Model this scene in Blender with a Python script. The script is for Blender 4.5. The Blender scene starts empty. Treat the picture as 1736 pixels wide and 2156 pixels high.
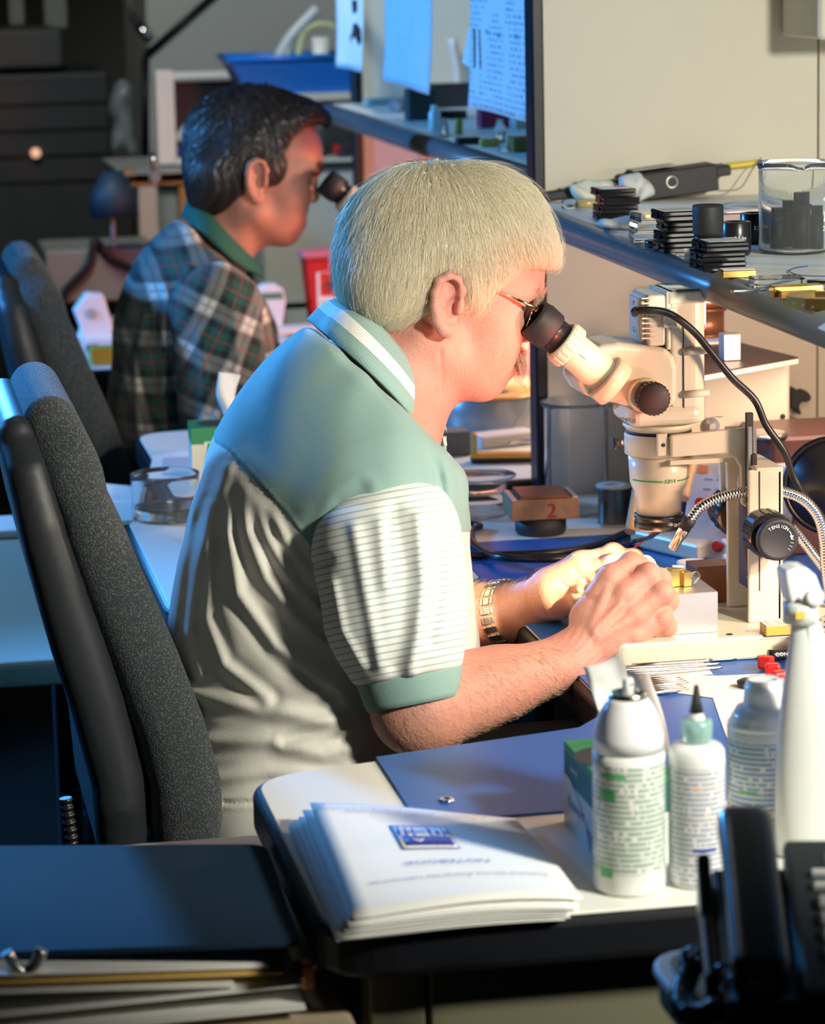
import bpy, bmesh, math, random
import numpy as np
from mathutils import Vector, Matrix
random.seed(7); rng = np.random.default_rng(7)
sc = bpy.context.scene
# ---------------------------------------------------------------- camera
FPX = 6300.0; CX = 868.0; CY = 1078.0; CAMZ = 1.496
_y = np.array([-320-CX, -100-CY, FPX]); _y /= np.linalg.norm(_y)
_n = np.cross(np.array([1130-CX, 500-CY, FPX]), np.array([.014, 1., 0.]))
_d = np.cross(_n, _y); _d /= np.linalg.norm(_d)
if _d[1] < 0: _d = -_d
_u = -_d; _x = np.cross(_y, _u)
if _x[0] < 0: _x = -_x
RW = np.stack([_x, _y, _u])            # rows: world axes in camera (right, down, forward)
CP = np.array([0, 0, CAMZ])
cam = bpy.data.objects.new('camera', bpy.data.cameras.new('camera'))
sc.collection.objects.link(cam); sc.camera = cam
cam.data.sensor_fit = 'VERTICAL'; cam.data.sensor_height = 36; cam.data.sensor_width = 36
cam.data.lens = 36*FPX/2156.0
Mx = np.stack([RW[:, 0], -RW[:, 1], -RW[:, 2]], axis=1)
cam.matrix_world = Matrix([[*Mx[0], CP[0]], [*Mx[1], CP[1]], [*Mx[2], CP[2]], [0, 0, 0, 1]])
cam.data.clip_start = .05
cam.data.dof.use_dof = True; cam.data.dof.focus_distance = 3.2; cam.data.dof.aperture_fstop = 7.5
# ---------------------------------------------------------------- world, lights, exposure
sc.view_settings.view_transform = 'Standard'; sc.view_settings.look = 'None'
sc.view_settings.gamma = 1; sc.view_settings.use_curve_mapping = False; sc.view_settings.exposure = 0.0
w = bpy.data.worlds.new('world'); sc.world = w; w.use_nodes = True
w.node_tree.nodes['Background'].inputs[0].default_value = (.25, .33, .42, 1)
w.node_tree.nodes['Background'].inputs[1].default_value = .006
def light(name, kind, loc, target, energy, color, size=.3, sy=None, spot=None, blend=.4):
    L = bpy.data.lights.new(name, kind); L.energy = energy; L.color = color
    if kind == 'AREA':
        L.size = size
        if sy: L.shape = 'RECTANGLE'; L.size_y = sy
    else: L.shadow_soft_size = size
    if spot: L.spot_size = math.radians(spot); L.spot_blend = blend
    o = bpy.data.objects.new(name, L); sc.collection.objects.link(o); o.location = loc
    o.rotation_euler = (Vector(target)-Vector(loc)).to_track_quat('-Z', 'Y').to_euler()
    return o
light('studio_key', 'SPOT', (1.50, 1.15, 1.76), (.76, 3.0, .95), 230, (1, .96, .83), .10, spot=58, blend=.4)
light('blue_rim', 'SPOT', (-1.7, 5.2, 1.9), (.85, 4.5, 1.1), 430, (.07, .38, 1), .12, spot=74, blend=.3)
light('blue_rim_back', 'SPOT', (-.22, 6.0, 1.80), (.345, 3.15, .92), 560, (.07, .38, 1), .10, spot=16, blend=.2)
light('under_shelf_lamp', 'AREA', (1.12, 3.45, 1.085), (1.02, 3.93, .88), 1.7, (1, .70, .56), .22)  # added warm fill to lift the partition below the near shelf, not a fitting
light('far_bench_fill', 'SPOT', (1.3, 4.55, 1.12), (.92, 4.45, .76), 20, (1, .68, .48), .05, spot=150, blend=.5)  # added fill that warms the far desk, with no fixture behind it
light('orange_panel', 'SPOT', (1.35, 4.9, 1.05), (.98, 5.8, 1.0), 13, (1, .30, .08), .06, spot=120, blend=.6)
light('ceiling_soft', 'AREA', (.1, 3.9, 3.05), (.1, 3.9, 0), 3, (.95, 1, .97), .5)
light('bench_lamp', 'SPOT', (1.28, 2.70, 1.07), (.9, 3.1, .82), 20, (1, .66, .48), .05, spot=165, blend=.5)
light('orange_low', 'SPOT', (.95, 2.74, .86), (.655, 3.12, 1.105), 17, (1, .17, .07), .03, spot=27, blend=.7)
light('orange_low_far', 'SPOT', (1.25, 4.65, .88), (.72, 5.0, 1.12), 18, (1, .14, .04), .06, spot=110, blend=.8)
light('back_fill', 'SPOT', (.0, 4.6, 2.9), (.98, 6.6, 1.2), 150, (.95, 1, .97), .2, spot=52, blend=.6)
# ---------------------------------------------------------------- pixel helpers on real planes
def ray(u, v): return RW @ np.array([(u-CX)/FPX, (v-CY)/FPX, 1.0])
def PZ(u, v, z): r = ray(u, v); return CP + r*((z-CAMZ)/r[2])
def PY(u, v, y): r = ray(u, v); return CP + r*(y/r[1])
def PX(u, v, x): r = ray(u, v); return CP + r*(x/r[0])
def pixel(P):
    c = (P-CP) @ RW
    return CX+FPX*c[..., 0]/c[..., 2], CY+FPX*c[..., 1]/c[..., 2]
# ---------------------------------------------------------------- object helpers
def setp(o, label=None, cat=None, group=None, kind=None):
    if label: o['label'] = label
    if cat: o['category'] = cat
    if group: o['group'] = group
    if kind: o['kind'] = kind
    return o
def thing(name, label, cat, loc=(0, 0, 0), group=None, rz=0):
    o = bpy.data.objects.new(name, None); sc.collection.objects.link(o)
    o.location = loc; o.rotation_euler = (0, 0, rz); o.empty_display_size = .05
    return setp(o, label, cat, group)
def link(name, me, mat=None, parent=None, label=None):
    o = bpy.data.objects.new(name, me); sc.collection.objects.link(o)
    if mat is not None:
        for m in (mat if isinstance(mat, (list, tuple)) else [mat]): me.materials.append(m)
    if parent is not None:
        o.parent = parent
        o.matrix_parent_inverse = world_of(parent).inverted()
    if label: o['label'] = label
    return o
def world_of(o):
    m = Matrix.LocRotScale(o.location, o.rotation_euler, o.scale)
    if o.parent: m = world_of(o.parent) @ o.matrix_parent_inverse @ m
    return m
def dup(o, parent=None):
    c = o.copy(); sc.collection.objects.link(c)
    if parent is not None: c.parent = parent; c.matrix_parent_inverse = o.matrix_parent_inverse.copy()
    for ch in list(o.children): dup(ch, c)
    return c
def sub(t, mp):
    """moves small pieces one level down, under the nearest part of the given name"""
    cs = list(t.children); cen = lambda o: np.array([v.co for v in o.data.vertices]).mean(0)
    base = lambda o: o.name.split('.')[0]
    for o in cs:
        if base(o) not in mp: continue
        c = [p for p in cs if base(p) == mp[base(o)]]
        if not c: continue
        p = min(c, key=lambda q: float(np.linalg.norm(cen(q)-cen(o)))); o.parent = p; o.matrix_parent_inverse = world_of(p).inverted()
class MB:
    """collects shapes (world coordinates) and links them as one mesh"""
    def __init__(s): s.v = []; s.f = []; s.mi = []; s.cm = 0; s.sm = []
    def add(s, vs, fs, smooth=False):
        n = len(s.v); s.v += [tuple(map(float, p)) for p in vs]
        for f in fs: s.f.append([i+n for i in f]); s.mi.append(s.cm); s.sm.append(smooth)
        return s
    def mat(s, i): s.cm = i; return s
    def box(s, c, d, R=None, bev=0):
        c = np.array(c, float); h = np.array(d, float)/2; R = np.eye(3) if R is None else R
        b = min(bev, *(h*.95))
        if b <= 0:
            vs = [c+R@(h*np.array(k)) for k in ((-1,-1,-1),(1,-1,-1),(1,1,-1),(-1,1,-1),(-1,-1,1),(1,-1,1),(1,1,1),(-1,1,1))]
            return s.add(vs, [(0,3,2,1),(4,5,6,7),(0,1,5,4),(1,2,6,5),(2,3,7,6),(3,0,4,7)])
        vs = []; idx = {}
        for sx in (-1, 1):
            for sy in (-1, 1):
                for sz in (-1, 1):
                    for ax in range(3):
                        p = np.array([sx, sy, sz])*(h-b); p[ax] = (sx, sy, sz)[ax]*h[ax]
                        idx[(sx, sy, sz, ax)] = len(vs); vs.append(c+R@p)
        fs = []
        for ax in range(3):
            o1, o2 = [a for a in range(3) if a != ax]
            for sg in (-1, 1):
                q = []
                for a, bb in ((-1,-1),(1,-1),(1,1),(-1,1)):
                    k = [0,0,0]; k[ax] = sg; k[o1] = a; k[o2] = bb; q.append(idx[(*k, ax)])
                if sg*(1 if ax != 1 else -1) < 0: q = q[::-1]
                fs.append(q)
            for a in (-1, 1):          # edges along ax
                for bb in (-1, 1):
                    k1 = [0,0,0]; k2 = [0,0,0]; k1[ax] = -1; k2[ax] = 1
                    for k in (k1, k2): k[o1] = a; k[o2] = bb
                    fs.append([idx[(*k1,o1)], idx[(*k2,o1)], idx[(*k2,o2)], idx[(*k1,o2)]])
        for sx in (-1, 1):
            for sy in (-1, 1):
                for sz in (-1, 1): fs.append([idx[(sx,sy,sz,0)], idx[(sx,sy,sz,1)], idx[(sx,sy,sz,2)]])
        return s.add(vs, fs)
    def lathe(s, o, axis, prof, n=28, cap=True, smooth=True, ref=None, closed=False):
        """prof: list of (distance along axis, radius)"""
        a = np.array(axis, float); a /= np.linalg.norm(a)
        r = np.array(ref if ref is not None else ((0,0,1) if abs(a[2]) < .9 else (1,0,0)), float)
        e1 = np.cross(a, r); e1 /= np.linalg.norm(e1); e2 = np.cross(a, e1); o = np.array(o, float)
        vs = []
        for (h, R) in prof:
            for i in range(n):
                t = 2*math.pi*i/n; vs.append(o+a*h+(e1*math.cos(t)+e2*math.sin(t))*R)
        m = len(prof); fs = []
        for j in range(m if closed else m-1):
            j2 = (j+1) % m
            for i in range(n):
                k = (i+1) % n; fs.append((j*n+i, j*n+k, j2*n+k, j2*n+i))
        s.add(vs, fs, smooth)
        if cap and not closed:
            n0 = len(s.v)-len(vs)
            if prof[0][1] > 1e-6: s.f.append([n0+i for i in range(n)][::-1]); s.mi.append(s.cm); s.sm.append(False)
            if prof[-1][1] > 1e-6: s.f.append([n0+(m-1)*n+i for i in range(n)]); s.mi.append(s.cm); s.sm.append(False)
        return s
    def cyl(s, a, b, r, r2=None, n=20, smooth=True):
        a = np.array(a, float); b = np.array(b, float); L = np.linalg.norm(b-a)
        return s.lathe(a, b-a, [(0, r), (L, r if r2 is None else r2)], n, smooth=smooth)
    def tube(s, pts, r, n=10, sub=6, closed=False):
        P = curve(pts, sub, closed); m = len(P); rs = r if callable(r) else (lambda t: r)
        T = np.gradient(P, axis=0); T /= np.linalg.norm(T, axis=1)[:, None]+1e-12
        ref = np.array([0, 0, 1.]) if abs(T[0][2]) < .9 else np.array([1., 0, 0])
        N = np.cross(T[0], ref); N /= np.linalg.norm(N); vs = []
        for i in range(m):
            N = N-T[i]*np.dot(N, T[i]); N /= np.linalg.norm(N); B = np.cross(T[i], N)
            for j in range(n):
                t = 2*math.pi*j/n; vs.append(P[i]+(N*math.cos(t)+B*math.sin(t))*rs(i/(m-1)))
        fs = [(i*n+j, i*n+(j+1) % n, (i+1)*n+(j+1) % n, (i+1)*n+j) for i in range(m-1) for j in range(n)]
        s.add(vs, fs, True)
        n0 = len(s.v)-len(vs)
        for q in ([n0+i for i in range(n)][::-1], [n0+(m-1)*n+i for i in range(n)]):
            s.f.append(q); s.mi.append(s.cm); s.sm.append(False)
        return s
    def prism(s, poly, z0, z1):
        """poly in xy, extruded in z"""
        n = len(poly); vs = [(x, y, z0) for x, y in poly]+[(x, y, z1) for x, y in poly]
        return s.add(vs, [list(range(n))[::-1], list(range(n, 2*n))]+[(i, (i+1) % n, n+(i+1) % n, n+i) for i in range(n)])
    def extr(s, pts, vec, smooth=False):
        """pts: 3-D outline, extruded by vec"""
        pts = [np.array(p, float) for p in pts]; vec = np.array(vec, float); n = len(pts)
        return s.add(pts+[p+vec for p in pts], [list(range(n)), list(range(n, 2*n))[::-1]]+[(i, n+i, n+(i+1) % n, (i+1) % n) for i in range(n)], smooth)
    def sheet(s, grid, th=0, smooth=True):
        """grid: rows x cols of points; th: thickness along -z-ish normal"""
        G = np.array(grid, float); m, n = G.shape[:2]
        vs = list(G.reshape(-1, 3)); fs = [(i*n+j, i*n+j+1, (i+1)*n+j+1, (i+1)*n+j) for i in range(m-1) for j in range(n-1)]
        if th:
            du = np.gradient(G, axis=0); dv = np.gradient(G, axis=1); N = np.cross(du, dv); N /= np.linalg.norm(N, axis=2)[..., None]+1e-12
            vs += list((G+N*th).reshape(-1, 3)); k = m*n
            fs += [(k+i*n+j, k+(i+1)*n+j, k+(i+1)*n+j+1, k+i*n+j+1) for i in range(m-1) for j in range(n-1)]
            ed = [i*n for i in range(m)]+[(m-1)*n+j for j in range(1, n)]+[i*n+n-1 for i in range(m-2, -1, -1)]+[j for j in range(n-2, 0, -1)]
            fs += [(ed[i], ed[(i+1) % len(ed)], k+ed[(i+1) % len(ed)], k+ed[i]) for i in range(len(ed))]
        return s.add(vs, fs, smooth)
    def mesh(s, name='m'):
        me = bpy.data.meshes.new(name); me.from_pydata(s.v, [], s.f)
        me.polygons.foreach_set('material_index', s.mi); me.polygons.foreach_set('use_smooth', s.sm)
        b = bmesh.new(); b.from_mesh(me); bmesh.ops.recalc_face_normals(b, faces=b.faces); b.to_mesh(me); b.free()
        me.update(); return me
    def build(s, name, mat=None, parent=None, label=None, bev=0, seg=2):
        o = link(name, s.mesh(name), mat, parent, label)
        if bev:
            m = o.modifiers.new('bevel', 'BEVEL'); m.width = bev; m.segments = seg; m.limit_method = 'ANGLE'; m.angle_limit = math.radians(40)
            m.harden_normals = False
        return o
def curve(pts, sub=6, closed=False):
    P = np.array(pts, float)
    if sub <= 1 or len(P) < 3: return P
    Q = np.vstack([2*P[0]-P[1], P, 2*P[-1]-P[-2]]); out = []
    for i in range(1, len(Q)-2):
        for k in range(sub):
            t = k/sub; a, b, c, d = Q[i-1:i+3]
            out.append(.5*((2*b)+(-a+c)*t+(2*a-5*b+4*c-d)*t*t+(-a+3*b-3*c+d)*t**3))
    out.append(P[-1]); return np.array(out)
def rotz(a): c, s_ = math.cos(a), math.sin(a); return np.array([[c, -s_, 0], [s_, c, 0], [0, 0, 1.]])
def roty(a): c, s_ = math.cos(a), math.sin(a); return np.array([[c, 0, s_], [0, 1, 0], [-s_, 0, c]])
def rotx(a): c, s_ = math.cos(a), math.sin(a); return np.array([[1, 0, 0], [0, c, -s_], [0, s_, c]])
# ---------------------------------------------------------------- materials
class NT:
    def __init__(s, name):
        s.m = bpy.data.materials.new(name); s.m.use_nodes = True; s.t = s.m.node_tree; s.N = s.t.nodes; s.L = s.t.links
        s.b = s.N['Principled BSDF']
    def node(s, typ, **kw):
        n = s.N.new(typ)
        for k, v in kw.items(): setattr(n, k, v)
        return n
    def ln(s, a, b): s.L.new(a, b)
    def mix(s, fac, a, b, mode='MIX'):
        n = s.N.new('ShaderNodeMix'); n.data_type = 'RGBA'; n.blend_type = mode
        for i, x in ((0, fac), (6, a), (7, b)):
            if hasattr(x, 'is_output'): s.ln(x, n.inputs[i])
            else: n.inputs[i].default_value = x if i == 0 else (*x, 1)
        return n.outputs[2]
    def math(s, op, a, b=None, c=None, clamp=False):
        n = s.N.new('ShaderNodeMath'); n.operation = op; n.use_clamp = clamp
        for i, x in enumerate((a, b, c)):
            if x is None: continue
            if hasattr(x, 'is_output'): s.ln(x, n.inputs[i])
            else: n.inputs[i].default_value = x
        return n.outputs[0]
    def attr(s, name): n = s.N.new('ShaderNodeAttribute'); n.attribute_name = name; return n.outputs['Fac']
    def noise(s, scale, detail=3, coord=None, rough=.5):
        n = s.N.new('ShaderNodeTexNoise'); n.inputs['Scale'].default_value = scale; n.inputs['Detail'].default_value = detail; n.inputs['Roughness'].default_value = rough
        if coord is None: coord = s.coord()
        s.ln(coord, n.inputs['Vector']); return n.outputs['Fac']
    def coord(s, kind='Object'):
        if not hasattr(s, '_tc'): s._tc = s.N.new('ShaderNodeTexCoord')
        return s._tc.outputs[kind]
    def sep(s, c=None):
        n = s.N.new('ShaderNodeSeparateXYZ'); s.ln(c or s.coord(), n.inputs[0]); return n.outputs
    def bump(s, h, strength=.3, dist=.001):
        n = s.N.new('ShaderNodeBump'); n.inputs['Strength'].default_value = strength; n.inputs['Distance'].default_value = dist
        s.ln(h, n.inputs['Height']); s.ln(n.outputs[0], s.b.inputs['Normal']); return s
    def set(s, **kw):
        al = dict(col='Base Color', rough='Roughness', metal='Metallic', trans='Transmission Weight', ior='IOR', coat='Coat Weight', spec='Specular IOR Level', sheen='Sheen Weight', sss='Subsurface Weight', emi='Emission Color', ems='Emission Strength', alpha='Alpha')
        for k, v in kw.items():
            i = s.b.inputs[al[k]]
            if hasattr(v, 'is_output'): s.ln(v, i)
            elif k in ('col', 'emi'): i.default_value = (*v, 1)
            else: i.default_value = v
        return s
def simple(name, col, rough=.5, metal=0, bump=0, bscale=200, var=.06, vscale=9, **kw):
    t = NT(name)
    c = t.mix(t.noise(vscale, 4), tuple(x*(1-var) for x in col), tuple(min(1, x*(1+var)) for x in col))
    t.set(col=c, rough=rough, metal=metal, **kw)
    if bump: t.bump(t.noise(bscale, 3), bump, .0006)
    return t.m
def glass(name, tint=(1, 1, 1), rough=.0, ior=1.45):
    return NT(name).set(col=tint, rough=rough, trans=1.0, ior=ior).m
# ---------------------------------------------------------------- signed-distance modelling
def cap(a, b, ra, rb=None, k=.01, op='u'): return ('cap', np.array(a, float), np.array(b, float), ra, ra if rb is None else rb, k, op)
def ell(c, r, R=None, k=.01, op='u'): return ('ell', np.array(c, float), np.array(r, float), np.eye(3) if R is None else R, None, k, op)
def cyl_(a, b, r, rd=.002, k=.0, op='u'): return ('cyl', np.array(a, float), np.array(b, float), r, rd, k, op)
def fnp(f, k=.01, op='u'): return ('fn', f, None, None, None, k, op)
def pdist(p, P):
    k = p[0]
    if k == 'cap':
        a, b, ra, rb = p[1:5]; ba = b-a; L = ba@ba+1e-12; t = np.clip(((P-a)@ba)/L, 0, 1)
        return np.linalg.norm(P-a-t[..., None]*ba, axis=-1)-(ra+(rb-ra)*t)
    if k == 'ell':
        q = (P-p[1])@p[3]; k0 = np.linalg.norm(q/p[2], axis=-1); k1 = np.linalg.norm(q/(p[2]**2), axis=-1)+1e-9
        return k0*(k0-1)/k1
    if k == 'cyl':
        a, b, r, rd = p[1:5]; ba = b-a; L = np.linalg.norm(ba); ax = ba/L; h = (P-a)@ax
        rad = np.linalg.norm(P-a-h[..., None]*ax, axis=-1); dx = rad-(r-rd); dy = np.abs(h-L/2)-(L/2-rd)
        return np.sqrt(np.maximum(dx, 0)**2+np.maximum(dy, 0)**2)+np.minimum(np.maximum(dx, dy), 0)-rd
    return p[1](P)
def comb(d, e, p):
    k, op = p[5], p[6]
    if op == 'u':
        if k <= 0: return np.minimum(d, e)
        h = np.maximum(k-np.abs(d-e), 0)/k; return np.minimum(d, e)-h*h*k*.25
    e = -e if op == 's' else e
    if k <= 0: return np.maximum(d, e)
    h = np.maximum(k-np.abs(d-e), 0)/k; return np.maximum(d, e)+h*h*k*.25
def sdf(P, prims, disp=None):
    d = np.full(P.shape[:-1], 1.0)
    for p in prims: d = comb(d, pdist(p, P), p)
    if disp is not None: d = d-disp(P)
    return d
def grad(P, f, e=.0006):
    d0 = f(P); g = np.stack([f(P+np.eye(3)[i]*e)-d0 for i in range(3)], -1)/e
    return d0, g/(np.linalg.norm(g, axis=-1, keepdims=True)+1e-9)
def mesh_sdf(prims, h, lo, hi, disp=None, dmax=.012, B=10, proj=True):
    lo = np.array(lo, float); hi = np.array(hi, float); nb = np.ceil((hi-lo)/(h*B)).astype(int)
    bi = np.stack(np.meshgrid(*[np.arange(n) for n in nb], indexing='ij'), -1).reshape(-1, 3)
    C = lo+(bi+.5)*h*B; hd = h*B*.87; dm = dmax if disp is not None else 0
    act = np.abs(sdf(C, prims)) < hd*1.25+dm
    bi = bi[act]; C = C[act]
    g = np.arange(B+1); off = np.stack(np.meshgrid(g, g, g, indexing='ij'), -1).reshape(-1, 3)*h
    D = np.full((len(bi), len(off)), 1.0)
    for p in prims:
        m = (np.abs(pdist(p, C)) < 1e9) if p[6] == 'i' else (pdist(p, C) < 3.4*hd+p[5]+dm)
        if m.any():
            P = (lo+bi[m]*h*B)[:, None, :]+off[None]
            D[m] = comb(D[m], pdist(p, P), p)
    if disp is not None:
        for s in range(0, len(bi), 400):
            P = (lo+bi[s:s+400]*h*B)[:, None, :]+off[None]; D[s:s+400] -= disp(P)
    D = D.reshape(-1, B+1, B+1, B+1); S = D < 0
    nx, ny, nz = (nb*B+2).astype(np.int64)
    def gid(c): return ((c[..., 0]+1)*(ny)+(c[..., 1]+1))*(nz)+(c[..., 2]+1)
    acc = np.zeros((len(bi), B, B, B, 3)); cnt = np.zeros((len(bi), B, B, B))
    cs = [(i, j, k) for i in (0, 1) for j in (0, 1) for k in (0, 1)]
    sl = lambda c: (slice(None),)+tuple(slice(x, x+B) for x in c)
    for a in cs:
        for ax in range(3):
            if a[ax]: continue
            b = list(a); b[ax] = 1; da, db = D[sl(a)], D[sl(b)]; x = (da < 0) != (db < 0)
            t = np.where(x, da/np.where(x, da-db, 1), 0)
            for q in range(3): acc[..., q] += np.where(x, a[q]+(t if q == ax else 0), 0)
            cnt += x
    ok = cnt > 0; w_ = np.argwhere(ok); cell = bi[w_[:, 0]]*B+w_[:, 1:]
    V = lo+(cell+acc[ok]/cnt[ok][:, None])*h
    ids = gid(cell); o = np.argsort(ids); ids = ids[o]; V = V[o]
    Q = []
    for ax in range(3):
        o1, o2 = [(1, 2), (2, 0), (0, 1)][ax]
        b = [0, 0, 0]; b[ax] = 1; A = S[sl((0, 0, 0))]; Bb = S[sl(b)]; x = A != Bb
        w_ = np.argwhere(x); c = bi[w_[:, 0]]*B+w_[:, 1:]; fl = A[x]
        e1 = np.zeros(3, int); e1[o1] = 1; e2 = np.zeros(3, int); e2[o2] = 1
        q = np.stack([gid(c), gid(c-e1), gid(c-e1-e2), gid(c-e2)], 1)
        q[~fl] = q[~fl][:, ::-1]; Q.append(q)
    Q = np.vstack(Q); ix = np.clip(np.searchsorted(ids, Q), 0, len(ids)-1); good = (ids[ix] == Q).all(1); F = ix[good]
    if proj:
        f = lambda P: sdf(P, prims, disp)
        for s in range(0, len(V), 60000):
            for _ in range(2):
                d, gr = grad(V[s:s+60000], f); V[s:s+60000] -= np.clip(d, -h, h)[:, None]*gr*.9
    return V, F
def mesh_np(name, V, F, attrs=None, smooth=True):
    me = bpy.data.meshes.new(name); n = F.shape[1]
    me.vertices.add(len(V)); me.vertices.foreach_set('co', V.astype(np.float32).ravel())
    me.loops.add(F.size); me.loops.foreach_set('vertex_index', F.astype(np.int32).ravel())
    me.polygons.add(len(F)); me.polygons.foreach_set('loop_start', np.arange(0, F.size, n, dtype=np.int32))
    me.polygons.foreach_set('use_smooth', np.full(len(F), smooth))
    for k, a in (attrs or {}).items():
        t = me.attributes.new(k, 'FLOAT', 'POINT'); t.data.foreach_set('value', a.astype(np.float32))
    me.update(calc_edges=True); me.validate(); return me
def sdf_obj(name, prims, h, lo, hi, mat, parent=None, label=None, disp=None, attrs=None):
    V, F = mesh_sdf(prims, h, lo, hi, disp)
    A = {k: f(V) for k, f in (attrs or {}).items()}
    return link(name, mesh_np(name, V, F, A), mat, parent, label)
def bounds(prims, pad=.03):
    L = []
    for p in prims:
        if p[6] != 'u' or p[0] == 'fn': continue
        if p[0] == 'ell': L += [p[1]-max(p[2]), p[1]+max(p[2])]
        else:
            r = p[3]; r2 = p[4] if p[0] == 'cap' else r
            L += [p[1]-r, p[1]+r, p[2]-r2, p[2]+r2]
    L = np.array(L); return L.min(0)-pad, L.max(0)+pad
def polyd(u, v, pts):
    """distance in the plane to a polyline"""
    best = np.full(u.shape, 1e9)
    for (a, b), (c, d) in zip(pts[:-1], pts[1:]):
        L = (c-a)**2+(d-b)**2+1e-9; t = np.clip(((u-a)*(c-a)+(v-b)*(d-b))/L, 0, 1)
        best = np.minimum(best, np.hypot(u-a-t*(c-a), v-b-t*(d-b)))
    return best
def strands(roots, dirs, length, f, rad=.00022, seg=5, lift=.0012, grav=.25, jit=.18, mat=None):
    """thin three-sided hair strands that follow the surface f=0; returns V, F"""
    P = roots.copy(); T = dirs.copy(); n = len(P); path = [P.copy()]
    for s_ in range(seg):
        T = T+np.array([0, 0, -grav])*.3+rng.normal(0, jit, (n, 3))*.35
        d, g = grad(P, f); T -= g*(T*g).sum(-1, keepdims=True); T /= np.linalg.norm(T, axis=-1, keepdims=True)+1e-9
        P = P+T*(length/seg)[:, None]; d, g = grad(P, f)
        P = P-(d-lift*(s_+1)/seg)[:, None]*g; path.append(P.copy())
    path = np.stack(path, 1)
    tan = np.gradient(path, axis=1); tan /= np.linalg.norm(tan, axis=-1, keepdims=True)+1e-9
    ref = rng.normal(size=(n, 1, 3)); e1 = np.cross(tan, ref); e1 /= np.linalg.norm(e1, axis=-1, keepdims=True)+1e-9; e2 = np.cross(tan, e1)
    k = seg+1; rr = rad*(1-.75*np.linspace(0, 1, k)**2)[None, :, None]
    vs = [path+rr*(e1*math.cos(t)+e2*math.sin(t)) for t in (0, 2.094, 4.189)]
    V = np.stack(vs, 2).reshape(-1, 3); b = (np.arange(n)*k*3)[:, None, None]; i = (np.arange(seg)*3)[None, :, None]; j = np.arange(3)[None, None, :]; j2 = (j+1) % 3
    F = np.stack([b+i+j, b+i+j2, b+i+3+j2, b+i+3+j], -1).reshape(-1, 4)
    return V, F
# ---------------------------------------------------------------- shared materials
M_lam = simple('white_laminate', (.80, .80, .72), .42, 0, .04, 60, .02)
M_edge = simple('black_edge_band', (.006, .007, .010), .42, spec=.3)
M_mat = simple('blue_rubber_mat', (.012, .11, .42), .42, 0, .12, 250, .08)
M_tan = simple('tan_laminate', (.50, .40, .28), .5, 0, .05, 90, .04)
M_panel = simple('cream_partition_laminate', (.60, .57, .46), .6, 0, .10, 500, .03)
M_black = simple('black_plastic', (.012, .012, .013), .3)
M_blackm = simple('matt_black', (.02, .02, .022), .6)
M_cream = simple('cream_enamel', (.72, .67, .52), .32, 0, .03, 400, .02)
M_white = simple('white_plastic', (.82, .82, .80), .35, var=.02)
M_paper = simple('white_paper', (.84, .84, .80), .8, 0, .05, 60, .02)
M_chrome = simple('chrome', (.75, .74, .72), .12, 1, var=.02)
M_alu = simple('machined_aluminium', (.66, .66, .66), .38, .9, .15, 900)
M_brass = simple('brass', (.80, .52, .16), .28, 1, .1, 300)
M_gold = simple('gold_plate', (.95, .66, .20), .22, 1)
M_copper = simple('dark_copper', (.30, .13, .07), .4, .7, .2, 200, .2, 30)
M_glass = NT('clear_glass').set(col=(.95, .97, .97), rough=.02, trans=.955, ior=1.16, spec=.9).m
M_acryl = glass('clear_acrylic', (.93, .95, .97), .05, 1.4)
M_red = simple('red_plastic', (.55, .01, .01), .35)
M_green = simple('green_card', (.02, .22, .08), .5)
M_gray = simple('grey_paint', (.42, .42, .38), .6, var=.1, vscale=3)
M_olive = simple('olive_grey_steel', (.13, .125, .08), .5)
M_darkcloth = simple('dark_cloth', (.02, .022, .022), .9, var=.5, vscale=14)
M_blue_print = simple('blue_print', (.03, .04, .28), .6)
M_greyink = simple('grey_print', (.25, .26, .30), .7)
M_blackink = simple('black_print', (.03, .03, .03), .6)
M_whiteink = simple('white_print', (.8, .8, .8), .5)
M_greenink = simple('green_print', (.03, .35, .08), .5)
def text(body, size, o, xd, yd, mat, parent, name='lettering', ext=.0003, align='CENTER', rev=False):
    cu = bpy.data.curves.new('t', 'FONT'); cu.body = body; cu.size = size; cu.align_x = align; cu.align_y = 'CENTER'; cu.extrude = ext; cu.resolution_u = 3
    ob = bpy.data.objects.new('t', cu); sc.collection.objects.link(ob)
    me = bpy.data.meshes.new_from_object(ob.evaluated_get(bpy.context.evaluated_depsgraph_get())); bpy.data.objects.remove(ob)
    xd = np.array(xd, float); xd /= np.linalg.norm(xd); yd = np.array(yd, float); yd -= xd*(yd@xd); yd /= np.linalg.norm(yd); zd = np.cross(xd, yd)
    R = np.stack([xd, yd, zd], 1); co = np.array([v.co for v in me.vertices]); co = np.array(o)+co@R.T
    me.vertices.foreach_set('co', co.astype(np.float32).ravel()); me.update(); me.materials.clear(); return link(name, me, mat, parent)
def roundpoly(pts, rad, n=6):
    out = []; m = len(pts); rad = rad if hasattr(rad, '__len__') else [rad]*m
    for i in range(m):
        p = np.array(pts[i], float); a = np.array(pts[i-1], float)-p; b = np.array(pts[(i+1) % m], float)-p; r = rad[i]
        if r <= 0: out.append(tuple(p)); continue
        la, lb = np.linalg.norm(a), np.linalg.norm(b); a /= la; b /= lb; r = min(r, la*.49, lb*.49)
        for k in range(n+1):
            t = k/n; q = (p+a*r)*(1-t)**2+2*p*t*(1-t)+(p+b*r)*t**2; out.append(tuple(q))
    return out
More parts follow.
